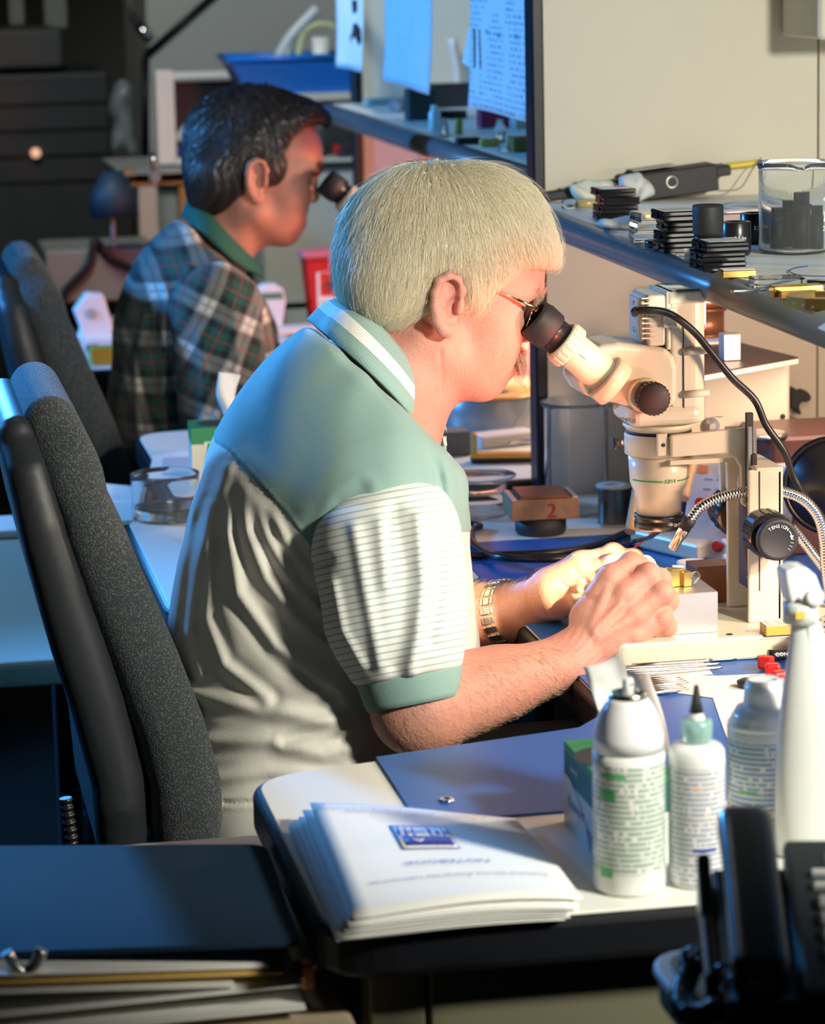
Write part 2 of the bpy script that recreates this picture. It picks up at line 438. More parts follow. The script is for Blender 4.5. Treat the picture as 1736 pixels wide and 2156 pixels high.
def offpoly(pts, d):
    out = []; m = len(pts); P = np.array(pts, float)
    A = .5*sum(P[i][0]*P[(i+1) % m][1]-P[(i+1) % m][0]*P[i][1] for i in range(m)); s = 1 if A > 0 else -1
    for i in range(m):
        e1 = P[i]-P[i-1]; e2 = P[(i+1) % m]-P[i]; n1 = np.array([e1[1], -e1[0]]); n2 = np.array([e2[1], -e2[0]]); n1 /= np.linalg.norm(n1)+1e-12; n2 /= np.linalg.norm(n2)+1e-12
        n_ = n1+n2; n_ /= (np.linalg.norm(n_)**2/2+1e-9); out.append(tuple(P[i]+n_*d*s))
    return out
# ---------------------------------------------------------------- room
def struct(name, c, d, mat):
    m = MB(); m.box(c, d); return setp(m.build(name, mat), kind='structure')
struct('floor', (-.6, 3.8, -.05), (5.4, 10.6, .1), simple('dark_floor_tile', (.014, .013, .012), .7, spec=.1))
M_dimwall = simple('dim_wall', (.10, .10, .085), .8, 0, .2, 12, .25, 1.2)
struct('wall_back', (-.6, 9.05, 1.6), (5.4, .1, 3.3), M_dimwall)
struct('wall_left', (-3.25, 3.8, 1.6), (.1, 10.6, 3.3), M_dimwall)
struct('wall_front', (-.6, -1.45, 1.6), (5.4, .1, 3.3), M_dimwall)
struct('wall_right', (1.68, 3.8, 1.6), (.1, 10.6, 3.3), M_panel)
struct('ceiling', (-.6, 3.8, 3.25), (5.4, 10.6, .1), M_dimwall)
# ---------------------------------------------------------------- partitions
def partition(y, x0, label, z0=0., z1=1.75, seam=None):
    t = thing('partition', label, 'partition', (x0, y, 0))
    m = MB(); e = seam or 1.292
    m.box(((x0+.012+e-.0015)/2, y+.02, (z0+z1)/2), (e-.0015-x0-.012, .036, z1-z0)); m.build('panel', M_panel, t)
    m = MB(); m.box(((e+.0015+1.63)/2, y+.02, (z0+z1)/2), (1.63-e-.0015, .036, z1-z0)); m.build('panel', M_panel, t)
    m = MB(); m.box((e, y+.024, (z0+z1)/2), (.004, .03, z1-z0)); m.build('seam_strip', simple('grey_strip', (.2, .2, .16), .6), t)
    m = MB(); m.box((x0+.004, y+.018, (z0+z1)/2), (.017, .044, z1-z0), bev=.003); m.build('edge_trim', M_edge, t)
    return t
PB1 = 3.952; PB2 = 5.835
partition(PB1, .895, 'cream partition with black edge behind the near microscope and shelf')
partition(PB2, .962, 'orange-lit partition with black edge behind the far man')
# ---------------------------------------------------------------- workstation desks
def desk(poly, rad, z, label, th=.04):
    t = thing('workstation_desk', label, 'desk', (poly[0][0], poly[0][1], 0))
    P = roundpoly(poly, rad)
    m = MB(); m.prism(offpoly(P, -.004), z-th+.006, z); m.build('worktop', M_lam, t, bev=.0012, seg=1)
    m = MB(); m.prism(offpoly(P, .003), z-th, z-.0015); m.build('edge_band', M_edge, t, bev=.007, seg=3)
    return t
d1 = [(.322, 2.196), (1.62, 2.196), (1.62, 3.945), (.322, 3.945), (.322, 3.372), (.70, 3.372), (.70, 2.78), (.652, 2.735), (.322, 2.652)]
t = desk(d1, [.055, 0, 0, .03, .04, .10, .04, .03, .05], .74, 'white workstation desk with black edge where the white-haired man works')
def panel(x0, x1, y, z0, z1, parent, name='end_panel', mat=M_olive, th=.02):
    m = MB(); m.box(((x0+x1)/2, y, (z0+z1)/2), (x1-x0, th, z1-z0), bev=.002); return m.build(name, mat, parent)
m = MB(); m.box((1.60, 2.9, .35), (.03, 1.3, .70)); m.build('end_panel', M_olive, t)
m = MB(); m.box((.40, 3.66, .35), (.05, .35, .70)); m.build('leg', M_olive, t)
m = MB(); m.box((.725, 2.86, .35), (.04, .05, .70), bev=.003); m.build('leg', M_tan, t)
z2 = .757
d2 = [(.393, 3.998), (1.62, 3.998), (1.62, 5.82), (.33, 5.82), (.33, 5.3), (.72, 5.3), (.72, 4.75), (.63, 4.62), (.393, 4.56)]
t = desk(d2, [.03, 0, 0, .03, .04, .10, .06, .05, .05], z2, 'white workstation desk with black edge where the plaid-shirted man works')
m = MB(); m.box((1.60, 4.9, .36), (.03, 1.5, .71)); m.build('end_panel', M_olive, t)
m = MB(); m.box((.46, 4.30, .36), (.05, .3, .71)); m.build('leg', M_olive, t)
# filing cabinet under the near desk
cab = thing('filing_cabinet', 'olive-grey metal cabinet under the near white desk', 'cabinet', (.8, 2.26, 0))
m = MB(); m.box((.81, 2.455, .349), (.90, .39, .698)); m.build('body', M_olive, cab)
for x0, x1 in ((.362, .409), (.411, .80), (.803, 1.25)):
    m = MB(); m.box(((x0+x1)/2, 2.252, .35), (x1-x0-.002, .014, .69), bev=.002); m.build('door', M_olive, cab)
# low tan tables at the left
def tantable(x0, x1, y0, y1, z, label):
    t = thing('side_table', label, 'table', (x0, y0, 0)); m = MB()
    m.prism(roundpoly([(x0, y0), (x1, y0), (x1, y1), (x0, y1)], .02), z-.032, z); m.build('table_top', M_tan, t, bev=.008, seg=3)
    for x in (x0+.08, x1-.05):
        for y in (y0+.06, y1-.06): m = MB(); m.box((x, y, (z-.032)/2), (.035, .035, z-.032), bev=.003); m.build('leg', M_blackm, t)
    return t
tantable(-.75, .348, 1.55, 2.74, .66, 'low tan table in the left foreground carrying the dark binder')
yb = PZ(40, 1395, .66)[1]
tantable(-1.0, .30, yb, 4.30, .66, 'low tan table behind the near chair')
# blue mats
mt = thing('work_mat', 'blue rubber mat covering the near desk under the microscope', 'mat', (.7, 2.6, .74))
m = MB(); m.prism([(.446, 2.466), (1.30, 2.478), (1.30, 3.655), (.704, 3.655), (.704, 2.80), (.655, 2.738), (.446, 2.684)], .7402, .7425); m.build('mat_sheet', M_mat, mt)
m = MB(); m.lathe(PZ(940, 1687, .7425), (0, 0, 1), [(0, .007), (.0022, .007), (.0028, .0055), (.0028, .0032), (.001, .003)], 20); m.build('snap_stud', M_chrome, mt)
mt = thing('work_mat', 'blue rubber mat on the far desk in front of the plaid-shirted man', 'mat', (.8, 5.2, z2))
m = MB(); m.prism([(.66, 4.45), (1.3, 4.45), (1.3, 5.45), (.74, 5.45), (.74, 4.72)], z2+.0002, z2+.0026); m.build('mat_sheet', M_mat, mt)
# ---------------------------------------------------------------- shelves
def shelf(x0, x1, y0, y1, z, label):
    t = thing('shelf', label, 'shelf', (x0, y0, z)); m = MB()
    m.box(((x0+.02+x1)/2, (y0+y1)/2, z-.014), (x1-x0-.02, y1-y0, .028)); m.build('shelf_board', M_lam, t)
    m = MB(); r = .0185
    pr = [(x0+.0185-r*math.cos(a)*1.05, z-.0175+r*math.sin(a)) for a in np.linspace(-math.pi/2, math.pi/2, 13)]
    m.extr([(x, y0, zz) for x, zz in pr]+[(x0+.0205, y0, z-.0005), (x0+.0205, y0, z-.035)], (0, y1-y0, 0)); o = m.build('nosing', M_nose, t)
    for p in o.data.polygons: p.use_smooth = abs(p.normal.y) < .5
    m = MB(); m.box(((x0+.03+x1)/2, (y0+y1)/2, z-.031), (x1-x0-.06, y1-y0-.01, .006)); m.build('underside', M_panel, t)
    return t
M_nose = simple('dark_vinyl_nosing', (.13, .14, .14), .30, 0, .25, 700, .1)
zs1 = 1.144; zs2 = 1.183; SX = .872
shelf(SX, 1.60, 2.53, 3.950, zs1, 'near shelf with dark rounded front edge above the microscope')
shelf(.895, 1.60, 3.998, 5.86, zs2, 'far shelf with dark rounded front edge behind the hanging sheets')
# ---------------------------------------------------------------- people: shared head builder
def skin_mat(name, base, red):
    t = NT(name); n1 = t.noise(22, 4); n2 = t.noise(260, 3); n3 = t.noise(900, 2)
    c = t.mix(n1, base, red); c = t.mix(t.math('MULTIPLY', t.math('GREATER_THAN', t.noise(75, 4), .56), .35), c, (base[0]*.98, base[1]*.72, base[2]*.72)); c = t.mix(t.math('MULTIPLY', n2, .5), c, tuple(x*.66 for x in base))
    t.set(col=c, rough=.48, sss=.12, spec=.4); t.b.inputs['Subsurface Radius'].default_value = (.008, .003, .0015); t.b.inputs['Subsurface Scale'].default_value = .6
    h = t.math('ADD', t.math('MULTIPLY', n2, .7), t.math('MULTIPLY', n3, .5)); t.bump(h, .75, .0012)
    return t.m
M_skin = skin_mat('skin', (.68, .37, .28), (.66, .25, .19))
M_skin2 = skin_mat('skin_tanned', (.44, .22, .15), (.46, .19, .13))
M_eye = simple('eye_white', (.75, .72, .68), .15)
M_goldmetal = simple('gold_metal', (.75, .62, .36), .22, 1)
M_steel = simple('brushed_steel', (.62, .61, .58), .28, 1, .15, 300)
M_lens = glass('spectacle_glass', (.93, .9, .88), 0, 1.12)
def head_prims(Q, s, ax=0.):
    """Q(u, v, dy): reference-head pixel + sideways offset -> world; s: scale"""
    R = roty(math.radians(12)); E = lambda u, v, dy, r, R=R, k=.012, op='u': ell(Q(u, v, dy), np.array(r)*s, R, k*s, op)
    def C(a, b, ra, rb, k=.012, op='u'): return cap(Q(*a), Q(*b), ra*s, rb*s, k*s, op)
    L = [E(930, 548, 0, (.096, .077, .09), k=.01), E(1050, 570, 0, (.046, .062, .058), k=.03),
         E(1000, 672, 0, (.05, .058, .062), k=.03), E(965, 745, 0, (.042, .05, .046), k=.03)]
    for g in (-1, 1):
        L += [C((930, 735, g*.052), (1008, 800, g*.016), .02, .02, .02), E(1046, 697, g*.040, (.024, .022, .030), k=.02),
              C((1112, 607, g*.012), (1104, 606, g*.040), .0125, .010, .012), E(1020, 745, g*.03, (.03, .022, .03), k=.02)]
    L += [E(1018, 806, 0, (.019, .020, .017), k=.012), E(1036, 766, 0, (.021, .024, .024), k=.015),
          C((1100, 622, 0), (1094, 672, 0), .011, .009, .012), C((1094, 668, 0), (1107, 700, 0), .0085, .0105, .010),
          E(1080, 713, -.0095, (.011, .007, .0065), k=.005), E(1080, 713, .0095, (.011, .007, .0065), k=.005),
          E(1068, 772, 0, (.007, .022, .004), k=.004), E(1064, 786, 0, (.008, .020, .0045), k=.004)]
    for g in (-1, 1):
        L += [E(1098, 652, g*.031, (.016, .017, .013), k=.01, op='s'), E(1083, 652, g*.031, (.0135, .0135, .0125), k=.003),
              C((1091, 642, g*.02), (1087, 644, g*.042), .0035, .003, .003), C((1090, 662, g*.02), (1086, 661, g*.042), .003, .003, .003),
              E(1086, 719, g*.0075, (.005, .0035, .004), k=.003, op='s')]
    L += [C((1073, 778, -.018), (1073, 778, .018), .0016, .0016, .003, 's')]
    # neck
    L += [C((868, 700, 0), (800, 850, 0), .053, .056, .03), C((900, 755, 0), (862, 835, 0), .030, .021, .03)]
    for g in (-1, 1):
        L += [C((888, 700, g*.054), (876, 850, g*.026), .011, .010, .018)]
    # ears: plate, rim, antihelix, lobe, hollow
    for g in (-1, 1):
        f = lambda u, v, d=0: Q(u+(0 if g < 0 else -0), v, g*(.079+d)) if g < 0 else Q(u-58, v-34, g*(.079+d))
        c = lambda a, b, ra, rb, k=.004, op='u', d=0, e=0: cap(f(*a, d), f(*b, e), ra*s, rb*s, k*s, op)
        L += [ell(f(942, 636, .001), np.array((.0165, .0065, .029))*s, R, .006*s)]
        rim = [(962, 640), (972, 612), (962, 588), (943, 581), (924, 592), (915, 618), (914, 645), (919, 672), (930, 692), (941, 697)]
        dd = [.004, .008, .010, .012, .013, .013, .012, .010, .007, .004]
        for i in range(len(rim)-1): L.append(c(rim[i], rim[i+1], .0046 if i < 7 else .0062, .0046 if i < 6 else .0068, .003, 'u', dd[i], dd[i+1]))
        L += [c((930, 606), (931, 640), .0032, .004, .003, 'u', .008, .009), c((931, 640), (944, 668), .004, .004, .003, 'u', .009, .006),
              c((949, 690), (940, 698), .0065, .007, .004, 'u', .003, .003)]
        L += [ell(f(953, 646, .009), np.array((.0085, .009, .0125))*s, R, .003*s, 's'), ell(f(948, 607, .011), np.array((.0075, .006, .0095))*s, roty(.5), .003*s, 's'),
              c((968, 640), (966, 655), .0042, .0042, .004, 'u', .006, .006)]
    return L
# ================================================================ person 1: white-haired man
YM = 3.12
def Q1(u, v, dy=0.): return PY(u, v, YM+dy)
man = thing('person', 'white-haired man in pale green and white polo shirt bent over the near microscope', 'person', (.30, YM, 0))
body = head_prims(Q1, 1.0)
# torso under the shirt, thighs, shins (hidden by clothes and desk)
A_sh, A_el, A_wr = Q1(790, 1030, -.165), Q1(878, 1492, -.225), Q1(1196, 1392, -.148)
B_sh, B_el, B_wr = Q1(770, 985, .165), Q1(885, 1330, .205), Q1(1112, 1283, .10)
body += [ell(Q1(710, 1010, 0), (.095, .14, .16), roty(.35), .05), ell(Q1(660, 1380, 0), (.10, .13, .17), roty(.2), .06),
         cap(A_sh, A_el, .052, .046, .02), cap(A_el, A_wr, .0435, .0275, .015), cap(Q1(905, 1478, -.222), Q1(1040, 1440, -.175), .041, .036, .02),
         cap(B_sh, B_el, .052, .045, .02), cap(B_el, B_wr, .045, .029, .015), cap(Q1(930, 1318, .18), Q1(1030, 1300, .135), .041, .036, .02)]
def finger(L, pts, r0, r1, k=.004):
    n = len(pts)-1
    for i in range(n):
        ra = r0+(r1-r0)*i/n; rb = r0+(r1-r0)*(i+1)/n
        L.append(cap(pts[i], pts[i+1], ra, rb, k if i else .008))
    for p in pts[1:-1]: L.append(ell(p, (r0*1.07,)*3, None, .003))
H1 = []                                # near (right) hand, back towards the camera
h = lambda u, v, d: Q1(u, v, d)
hh = lambda u, v, d: Q1(u, v, d-.035)
H1 += [cap(hh(1200, 1390, -.115), hh(1258, 1332, -.106), .0265, .025, .015), cap(hh(1238, 1300, -.096), hh(1284, 1216, -.088), .0200, .0132, .008),
       cap(hh(1256, 1318, -.106), hh(1314, 1251, -.102), .0200, .0135, .008), cap(hh(1264, 1340, -.110), hh(1334, 1294, -.109), .0195, .0135, .008),
       cap(hh(1262, 1360, -.108), hh(1336, 1340, -.108), .0190, .0130, .008)]
finger(H1, [hh(1284, 1216, -.088), hh(1328, 1186, -.074), hh(1356, 1194, -.050), hh(1376, 1216, -.032)], .0120, .0085, .0025)
finger(H1, [hh(1314, 1251, -.103), hh(1366, 1209, -.096), hh(1388, 1220, -.068), hh(1394, 1240, -.045)], .0122, .0088, .0025)
finger(H1, [hh(1334, 1294, -.110), hh(1393, 1247, -.106), hh(1404, 1264, -.096), hh(1384, 1282, -.098)], .0122, .0088, .0025)
finger(H1, [hh(1336, 1340, -.109), hh(1394, 1303, -.107), hh(1402, 1318, -.100), hh(1380, 1330, -.100)], .0115, .0082, .0025)
finger(H1, [hh(1240, 1330, -.088), hh(1290, 1270, -.062), hh(1335, 1235, -.045), hh(1368, 1228, -.028)], .0145, .0095)   # thumb
H1 += [cap(hh(1250, 1330, -.130), hh(1305, 1272, -.1195), .0030, .0026, .006), cap(hh(1246, 1318, -.124), hh(1278, 1238, -.104), .0030, .0026, .006),
       cap(hh(1258, 1345, -.131), hh(1318, 1308, -.1240), .0030, .0026, .006), ell(hh(1312, 1254, -.108), (.0085,)*3, None, .006), ell(hh(1332, 1294, -.115), (.0085,)*3, None, .006), ell(hh(1284, 1216, -.094), (.008,)*3, None, .006), ell(hh(1334, 1338, -.115), (.008,)*3, None, .006)]
H2 = []                                # far (left) hand, palm towards the camera
H2 += [cap(h(1112, 1283, .10), h(1165, 1248, .075), .0275, .026, .015), cap(h(1165, 1240, .075), h(1222, 1192, .062), .025, .017, .012),
       cap(h(1165, 1250, .065), h(1228, 1215, .050), .024, .017, .012), cap(h(1170, 1262, .055), h(1230, 1240, .040), .022, .016, .012)]
finger(H2, [h(1222, 1186, .062), h(1290, 1166, .045), h(1332, 1178, .028), h(1368, 1210, .010)], .0120, .0085)
finger(H2, [h(1232, 1206, .048), h(1290, 1190, .026), h(1332, 1204, .008), h(1356, 1226, -.004)], .0120, .0085)
finger(H2, [h(1234, 1228, .036), h(1284, 1216, .010), h(1318, 1228, -.008), h(1336, 1246, -.014)], .0115, .0085)
finger(H2, [h(1232, 1246, .024), h(1270, 1240, -.004), h(1296, 1250, -.018), h(1310, 1262, -.022)], .0105, .0078)
finger(H2, [h(1175, 1262, .055), h(1228, 1262, .018), h(1290, 1252, -.012), h(1330, 1240, -.022)], .0150, .0095)
body += H1+H2
lo, hi = np.array(Q1(560, 1700, 0)), None
blo = np.array([.12, 2.78, .58]); bhi = np.array([.95, 3.46, 1.46])
def wrink(P):                           # skin relief: creases at the neck, wrists and cheek
    u, v = pixel(P); d = np.zeros(P.shape[:-1])
    m = np.exp(-((u-1235)/45)**2-((v-1370)/45)**2)*(P[..., 1] < YM)
    d += .0007*m*np.sin((u*.78+v*.62)*.42+2*np.sin(v*.05))
    m = np.exp(-((u-968)/12)**2-((v-690)/38)**2); d += .0005*m*np.sin(u*.9+v*.12)
    for pl, a in (([(926, 740), (930, 790), (926, 835)], .0010), ([(1180, 1228), (1215, 1252), (1250, 1262)], .0025), ([(1210, 1200), (1235, 1225)], .0015), ([(1062, 722), (1056, 745), (1048, 765)], .0006)):
        mm = np.abs(u-pl[0][0]) < 120; q = polyd(u, v, pl); d -= a*np.exp(-(q/5)**2)*mm
    return d
o = sdf_obj('body', body, .0026, blo, bhi, M_skin, man, disp=wrink)
# eyes
for g in (-1, 1):
    m = MB(); c = Q1(1086, 652, g*.031); m.lathe(c-np.array([.0115, 0, 0]), (1, 0, -.1), [(.0115*(1-math.cos(a)), .0115*math.sin(a)) for a in np.linspace(0, math.pi, 10)], 16, cap=False)
    m.build('eye', M_eye, man)
# ---- hair
M_hair = NT('white_hair'); _n = M_hair.noise(30, 3)
M_hair.set(col=M_hair.mix(M_hair.attr('rnd'), M_hair.mix(_n, (.74, .63, .46), (.88, .77, .56)), (1.0, .93, .70)), rough=.38, spec=.6, sss=.0); M_hair = M_hair.m
R12 = roty(.2)
hp = [ell(Q1(915, 525, 0), (.102, .088, .092), R12, .01), ell(Q1(1035, 468, 0), (.062, .066, .055), roty(.5), .03), ell(Q1(1092, 518, 0), (.036, .052, .024), roty(.75), .03), cap(Q1(1110, 525, -.035), Q1(1138, 545, -.01), .013, .009, .03), cap(Q1(1138, 545, -.01), Q1(1150, 566, -.01), .008, .003, .01),
      cap(Q1(815, 600, -.045), Q1(815, 600, .045), .040, .040, .03), ell(Q1(838, 548, 0), (.060, .082, .080), R12, .02), cap(Q1(790, 618, -.03), Q1(790, 618, .03), .024, .024, .02)]
for g in (-1, 1): hp += [ell(Q1(1000, 585, g*.062), (.042, .018, .028), R12, .015), cap(Q1(985, 600, g*.074), Q1(1018, 632, g*.071), .011, .007, .012)]
hp += [ell(Q1(1096, 640, -.02), (.064, .11, .042), roty(-.15), .012, 's'),
       ell(Q1(946, 645, -.1), (.026, .034, .036), R12, .008, 's'), ell(Q1(890, 605, .1), (.026, .034, .036), R12, .008, 's'),
       ell(Q1(905, 728, 0), (.055, .12, .055), roty(-.2), .012, 's')]
crown = Q1(905, 420, .02)
def hairdisp(P):
    r = P-crown; az = np.arctan2(r[..., 1], r[..., 0]); el = np.linalg.norm(r, axis=-1)
    uu, vv = pixel(P); a = np.arctan2(vv-330, uu-960)
    return .0009*np.sin(a*120+6*np.sin(el*40))+.0006*np.sin(a*260+az*20)+.0013*np.sin(a*37+3*np.sin(el*22))
hf = lambda P: sdf(P, hp, hairdisp)
hl, hh = bounds(hp); hV, hF = mesh_sdf(hp, .0028, hl, hh, hairdisp, dmax=.004)
def hair_strands(V, F, f, crownp, n, length, seed, bodyf=None, rad=.00024, lift=.003, fwd=(0, 0, 0), grav=.25, jit=.18):
    r = np.random.default_rng(seed); c = V[F].mean(1); e1 = V[F[:, 2]]-V[F[:, 0]]; e2 = V[F[:, 3]]-V[F[:, 1]]; a = np.linalg.norm(np.cross(e1, e2), axis=1)
    c = c[r.choice(len(F), n, p=a/a.sum())]+r.normal(0, .0012, (n, 3))
    if bodyf is not None: c = c[bodyf(c) > -.004]
    d = c-crownp; d /= np.linalg.norm(d, axis=1, keepdims=True); d = d+np.array([0, 0, -.55])+np.array(fwd)*np.clip(c[:, :1]-crownp[0], 0, 1)*8
    d += r.normal(0, .12, d.shape); dd, g = grad(c, f); d -= g*(d*g).sum(1, keepdims=True); d /= np.linalg.norm(d, axis=1, keepdims=True)
    c = c-dd[:, None]*g
    return strands(c, d, r.uniform(.6, 1.15, len(c))*length, f, rad, 5, lift, grav=grav, jit=jit)
hs = lambda P: sdf(P, hp)
bs = lambda P: sdf(P, body[:20])
sV, sF = hair_strands(hV, hF, hs, crown, 40000, .066, 3, bs, rad=.00018, lift=.004, jit=.09, grav=.12)
s2V, s2F = hair_strands(hV, hF, hs, crown, 1500, .055, 4, bs, rad=.00014, lift=.009, jit=.25)
allV = np.vstack([hV, sV, s2V]); allF = np.vstack([hF, sF+len(hV), s2F+len(hV)+len(sV)])
rnd_ = np.concatenate([np.full(len(hV), .25), np.repeat(rng.random(len(sV)//18)**.6, 18), np.repeat(.6+.4*rng.random(len(s2V)//18), 18)])  # shell value kept low: shade between the strands put into the hair colour
link('hair', mesh_np('hair', allV, allF, {'rnd': rnd_}), M_hair, man)
# moustache, eyebrows, fine hairs on the arm and nape: short strands on the skin
bf = lambda P: sdf(P, body)
def tuft(name, centers, spread, n, length, d0, mat, parent, f, rad=.0002, lift=.004, seed=1, jit=.3, grav=.1):
    r = np.random.default_rng(seed); C = np.array(centers)[r.integers(0, len(centers), n)]+r.normal(0, 1, (n, 3))*np.array(spread)
    d, g = grad(C, f); C -= d[:, None]*g; D = np.array(d0)+r.normal(0, .25, C.shape); D /= np.linalg.norm(D, axis=1, keepdims=True)
    V, F = strands(C, D, r.uniform(.6, 1.1, n)*length, f, rad, 4, lift, grav=grav, jit=jit)
    return setp(link(name, mesh_np(name, V, F), mat, parent), kind='stuff')
headf = lambda P: sdf(P, body[:60])
M_grey = simple('grey_hair', (.55, .45, .34), .4)
tuft('moustache', [Q1(1080, 745, d) for d in np.linspace(-.024, .024, 9)], (.003, .003, .005), 950, .019, (.55, 0, -.85), M_grey, man, headf, .0002, .011)
tuft('eyebrow', [Q1(1118, 610, d) for d in (-.042, -.034, -.026, -.018)], (.002, .004, .003), 160, .011, (.5, -.5, .2), M_grey, man, headf, .0002, .004)
tuft('eyebrow', [Q1(1118, 610, d) for d in (.042, .034, .026, .018)], (.002, .004, .003), 120, .011, (.5, .5, .2), M_grey, man, headf, .0002, .004, 5)
armf = lambda P: sdf(P, [p for p in body if p[0] == 'cap' and p[3] > .025])
M_blond = simple('arm_hair', (.62, .42, .26), .4)
ac = [A_el+(A_wr-A_el)*t+np.array([0, -.03, .012*k]) for t in np.linspace(-.08, .92, 14) for k in (-2, 0, 2, 3)]
tuft('arm_hair', ac, (.012, .006, .016), 1500, .011, (.6, -.1, -.4), M_blond, man, armf, .00011, .003, 8)
ac = [B_el+(B_wr-B_el)*t+np.array([0, -.02, .02]) for t in np.linspace(.2, .9, 9)]
tuft('arm_hair', ac, (.012, .008, .010), 350, .012, (.6, 0, .3), M_grey, man, armf, .00013, .005, 9)
# ---- shirt
def knit(name, build):
    t = NT(name); build(t)
    s_ = t.sep(); wv = t.math('MULTIPLY', t.math('SINE', t.math('MULTIPLY', s_[2], 3600)), .12)
    t.bump(t.math('ADD', t.noise(700, 3), wv), .35, .0007); t.set(rough=.85, sheen=.25, spec=.2); return t.m
TEAL = (.27, .43, .39); WHT = (.80, .77, .68)
def _shirt(t):
    a = t.attr('yoke'); m = t.math('GREATER_THAN', a, 0); seam = t.math('LESS_THAN', t.math('ABSOLUTE', t.math('SUBTRACT', a, 1.5)), 1.4)
    c = t.mix(m, WHT, TEAL); c = t.mix(t.math('MULTIPLY', seam, .35), c, (.2, .32, .3)); t.set(col=c)
def _sleeve(t):
    a = t.attr('len'); fr = t.math('FRACT', t.math('MULTIPLY', a, 1/.0068)); m = t.math('LESS_THAN', fr, .26)
    t.set(col=t.mix(m, (.92, .90, .84), (.46, .58, .52)))
M_shirt = knit('polo_knit', _shirt); M_sleeve = knit('striped_knit', _sleeve); M_rib = knit('ribbed_knit', lambda t: t.set(col=TEAL))
seamp = [(300, 900), (440, 925), (478, 947), (548, 1025), (600, 1082), (636, 1128), (662, 1160), (760, 1160), (900, 1120), (980, 1120), (1200, 1120)]
def near(P): P = P.copy(); P[..., 1] = np.where(P[..., 1] > YM, 2*YM-P[..., 1], P[..., 1]); return P
def yoke(P):
    u, v = pixel(near(P)); return np.interp(u, [p[0] for p in seamp], [p[1] for p in seamp])-v
tor = [ell(Q1(745, 885, 0), (.100, .155, .11), roty(.62), .05), ell(Q1(690, 1010, 0), (.118, .182, .135), roty(.45), .06), ell(Q1(700, 1160, 0), (.138, .178, .16), roty(.2), .07),
       ell(Q1(665, 1330, 0), (.152, .185, .15), roty(.15), .07), ell(Q1(700, 1440, 0), (.150, .18, .12), roty(.1), .07), ell(Q1(635, 1560, 0), (.115, .185, .13), None, .07),
       cap(Q1(600, 1690, -.09), Q1(600, 1690, .09), .085, .085, .06), cap(Q1(590, 1745, -.10), Q1(590, 1745, .10), .082, .082, .05), cap(Q1(770, 790, 0), Q1(800, 900, 0), .066, .085, .04)]
for g in (-1, 1): tor += [cap(Q1(715, 830, g*.07), Q1(790 if g < 0 else 775, 1010, g*.155), .058, .070, .05), cap(Q1(818, 925, g*.06), Q1(856, 1045, g*.12), .040, .050, .05)]
folds = [([(470, 985), (440, 1150), (430, 1300), (470, 1400), (560, 1470)], .0055, 12), ([(485, 980), (478, 1120), (500, 1250), (580, 1360), (700, 1440)], .0065, 13),
         ([(505, 1000), (520, 1120), (560, 1220), (640, 1320), (720, 1400)], .0065, 13), ([(530, 1030), (560, 1130), (620, 1230), (690, 1310)], .0055, 12),
         ([(560, 1060), (600, 1140), (650, 1210), (690, 1250)], .0045, 10), ([(440, 1060), (415, 1200), (400, 1330), (420, 1420)], .005, 10),
         ([(400, 1460), (480, 1480), (600, 1500), (720, 1530)], .0055, 15), ([(440, 1560), (560, 1560), (680, 1590), (780, 1560)], .0045, 14),
         ([(450, 1640), (560, 1625), (700, 1640)], .004, 12), ([(600, 1560), (700, 1530), (800, 1500)], -.004, 10), ([(700, 1250), (700, 1400), (730, 1480)], .004, 12),
         ([(650, 1130), (665, 1050), (720, 990), (760, 965)], .004, 16), ([(690, 1120), (720, 1060), (760, 1030)], -.004, 14), ([(610, 1080), (600, 960), (590, 900)], -.003, 18),
         ([(935, 960), (948, 1040), (952, 1120)], .003, 10), ([(900, 940), (925, 1010), (935, 1080)], -.003, 10), ([(470, 1690), (560, 1690), (640, 1695)], -.003, 5)]
def shirtdisp(P):
    u, v = pixel(near(P)); d = np.zeros(P.shape[:-1])
    for pl, a, w_ in folds:
        q = polyd(u, v, pl); ends = np.clip(np.minimum(v-pl[0][1]+25, 60)/60, 0, 1) if abs(pl[-1][1]-pl[0][1]) > 100 else 1
        d += a*np.exp(-(q/w_)**2)*ends-.6*a*np.exp(-((q-w_*1.9)/w_)**2)*ends
    d += .0012*np.sin(u*.05+v*.031+2*np.sin(v*.017))
    y = np.interp(u, [p[0] for p in seamp], [p[1] for p in seamp])-v; d -= .0018*np.exp(-(y/3)**2); d += .0012*np.exp(-((y-9)/6)**2)
    for pl in ([(700, 735), (790, 815), (860, 900), (905, 970), (915, 1080)], [(660, 1165), (690, 1300), (735, 1440), (715, 1590)]): d -= .0015*np.exp(-(polyd(u, v, pl)/3)**2)
    return d*.62
slo, shi = bounds(tor, .01); slo[2] = max(slo[2], .50)
neckhole = [fnp(lambda P: (P-Q1(774, 797, 0))@(np.array([.715, 0, .70])), .014, 'i'), cap(Q1(868, 700, 0), Q1(800, 835, 0), .060, .062, .004, 's')]
sdf_obj('shirt', tor+neckhole, .0034, slo, shi, M_shirt, man, disp=shirtdisp, attrs={'yoke': yoke})
def sleeve(pts, ch, ax):
    pr = [cap(pts[i][0], pts[i+1][0], pts[i][1], pts[i+1][1], .02) for i in range(len(pts)-1)]
    e = pts[-1][0]; dirn = ax/np.linalg.norm(ax)
    pr.append(fnp(lambda P: (P-e)@dirn, .006, 'i'))
    return pr
def sldisp(fs):
    def f(P):
        u, v = pixel(P); d = np.zeros(P.shape[:-1])
        for pl, a, w_ in fs:
            q = polyd(u, v, pl); d += a*np.exp(-(q/w_)**2)
        return d
    return f
ax1 = A_el-A_sh; ax1 = ax1/np.linalg.norm(ax1)
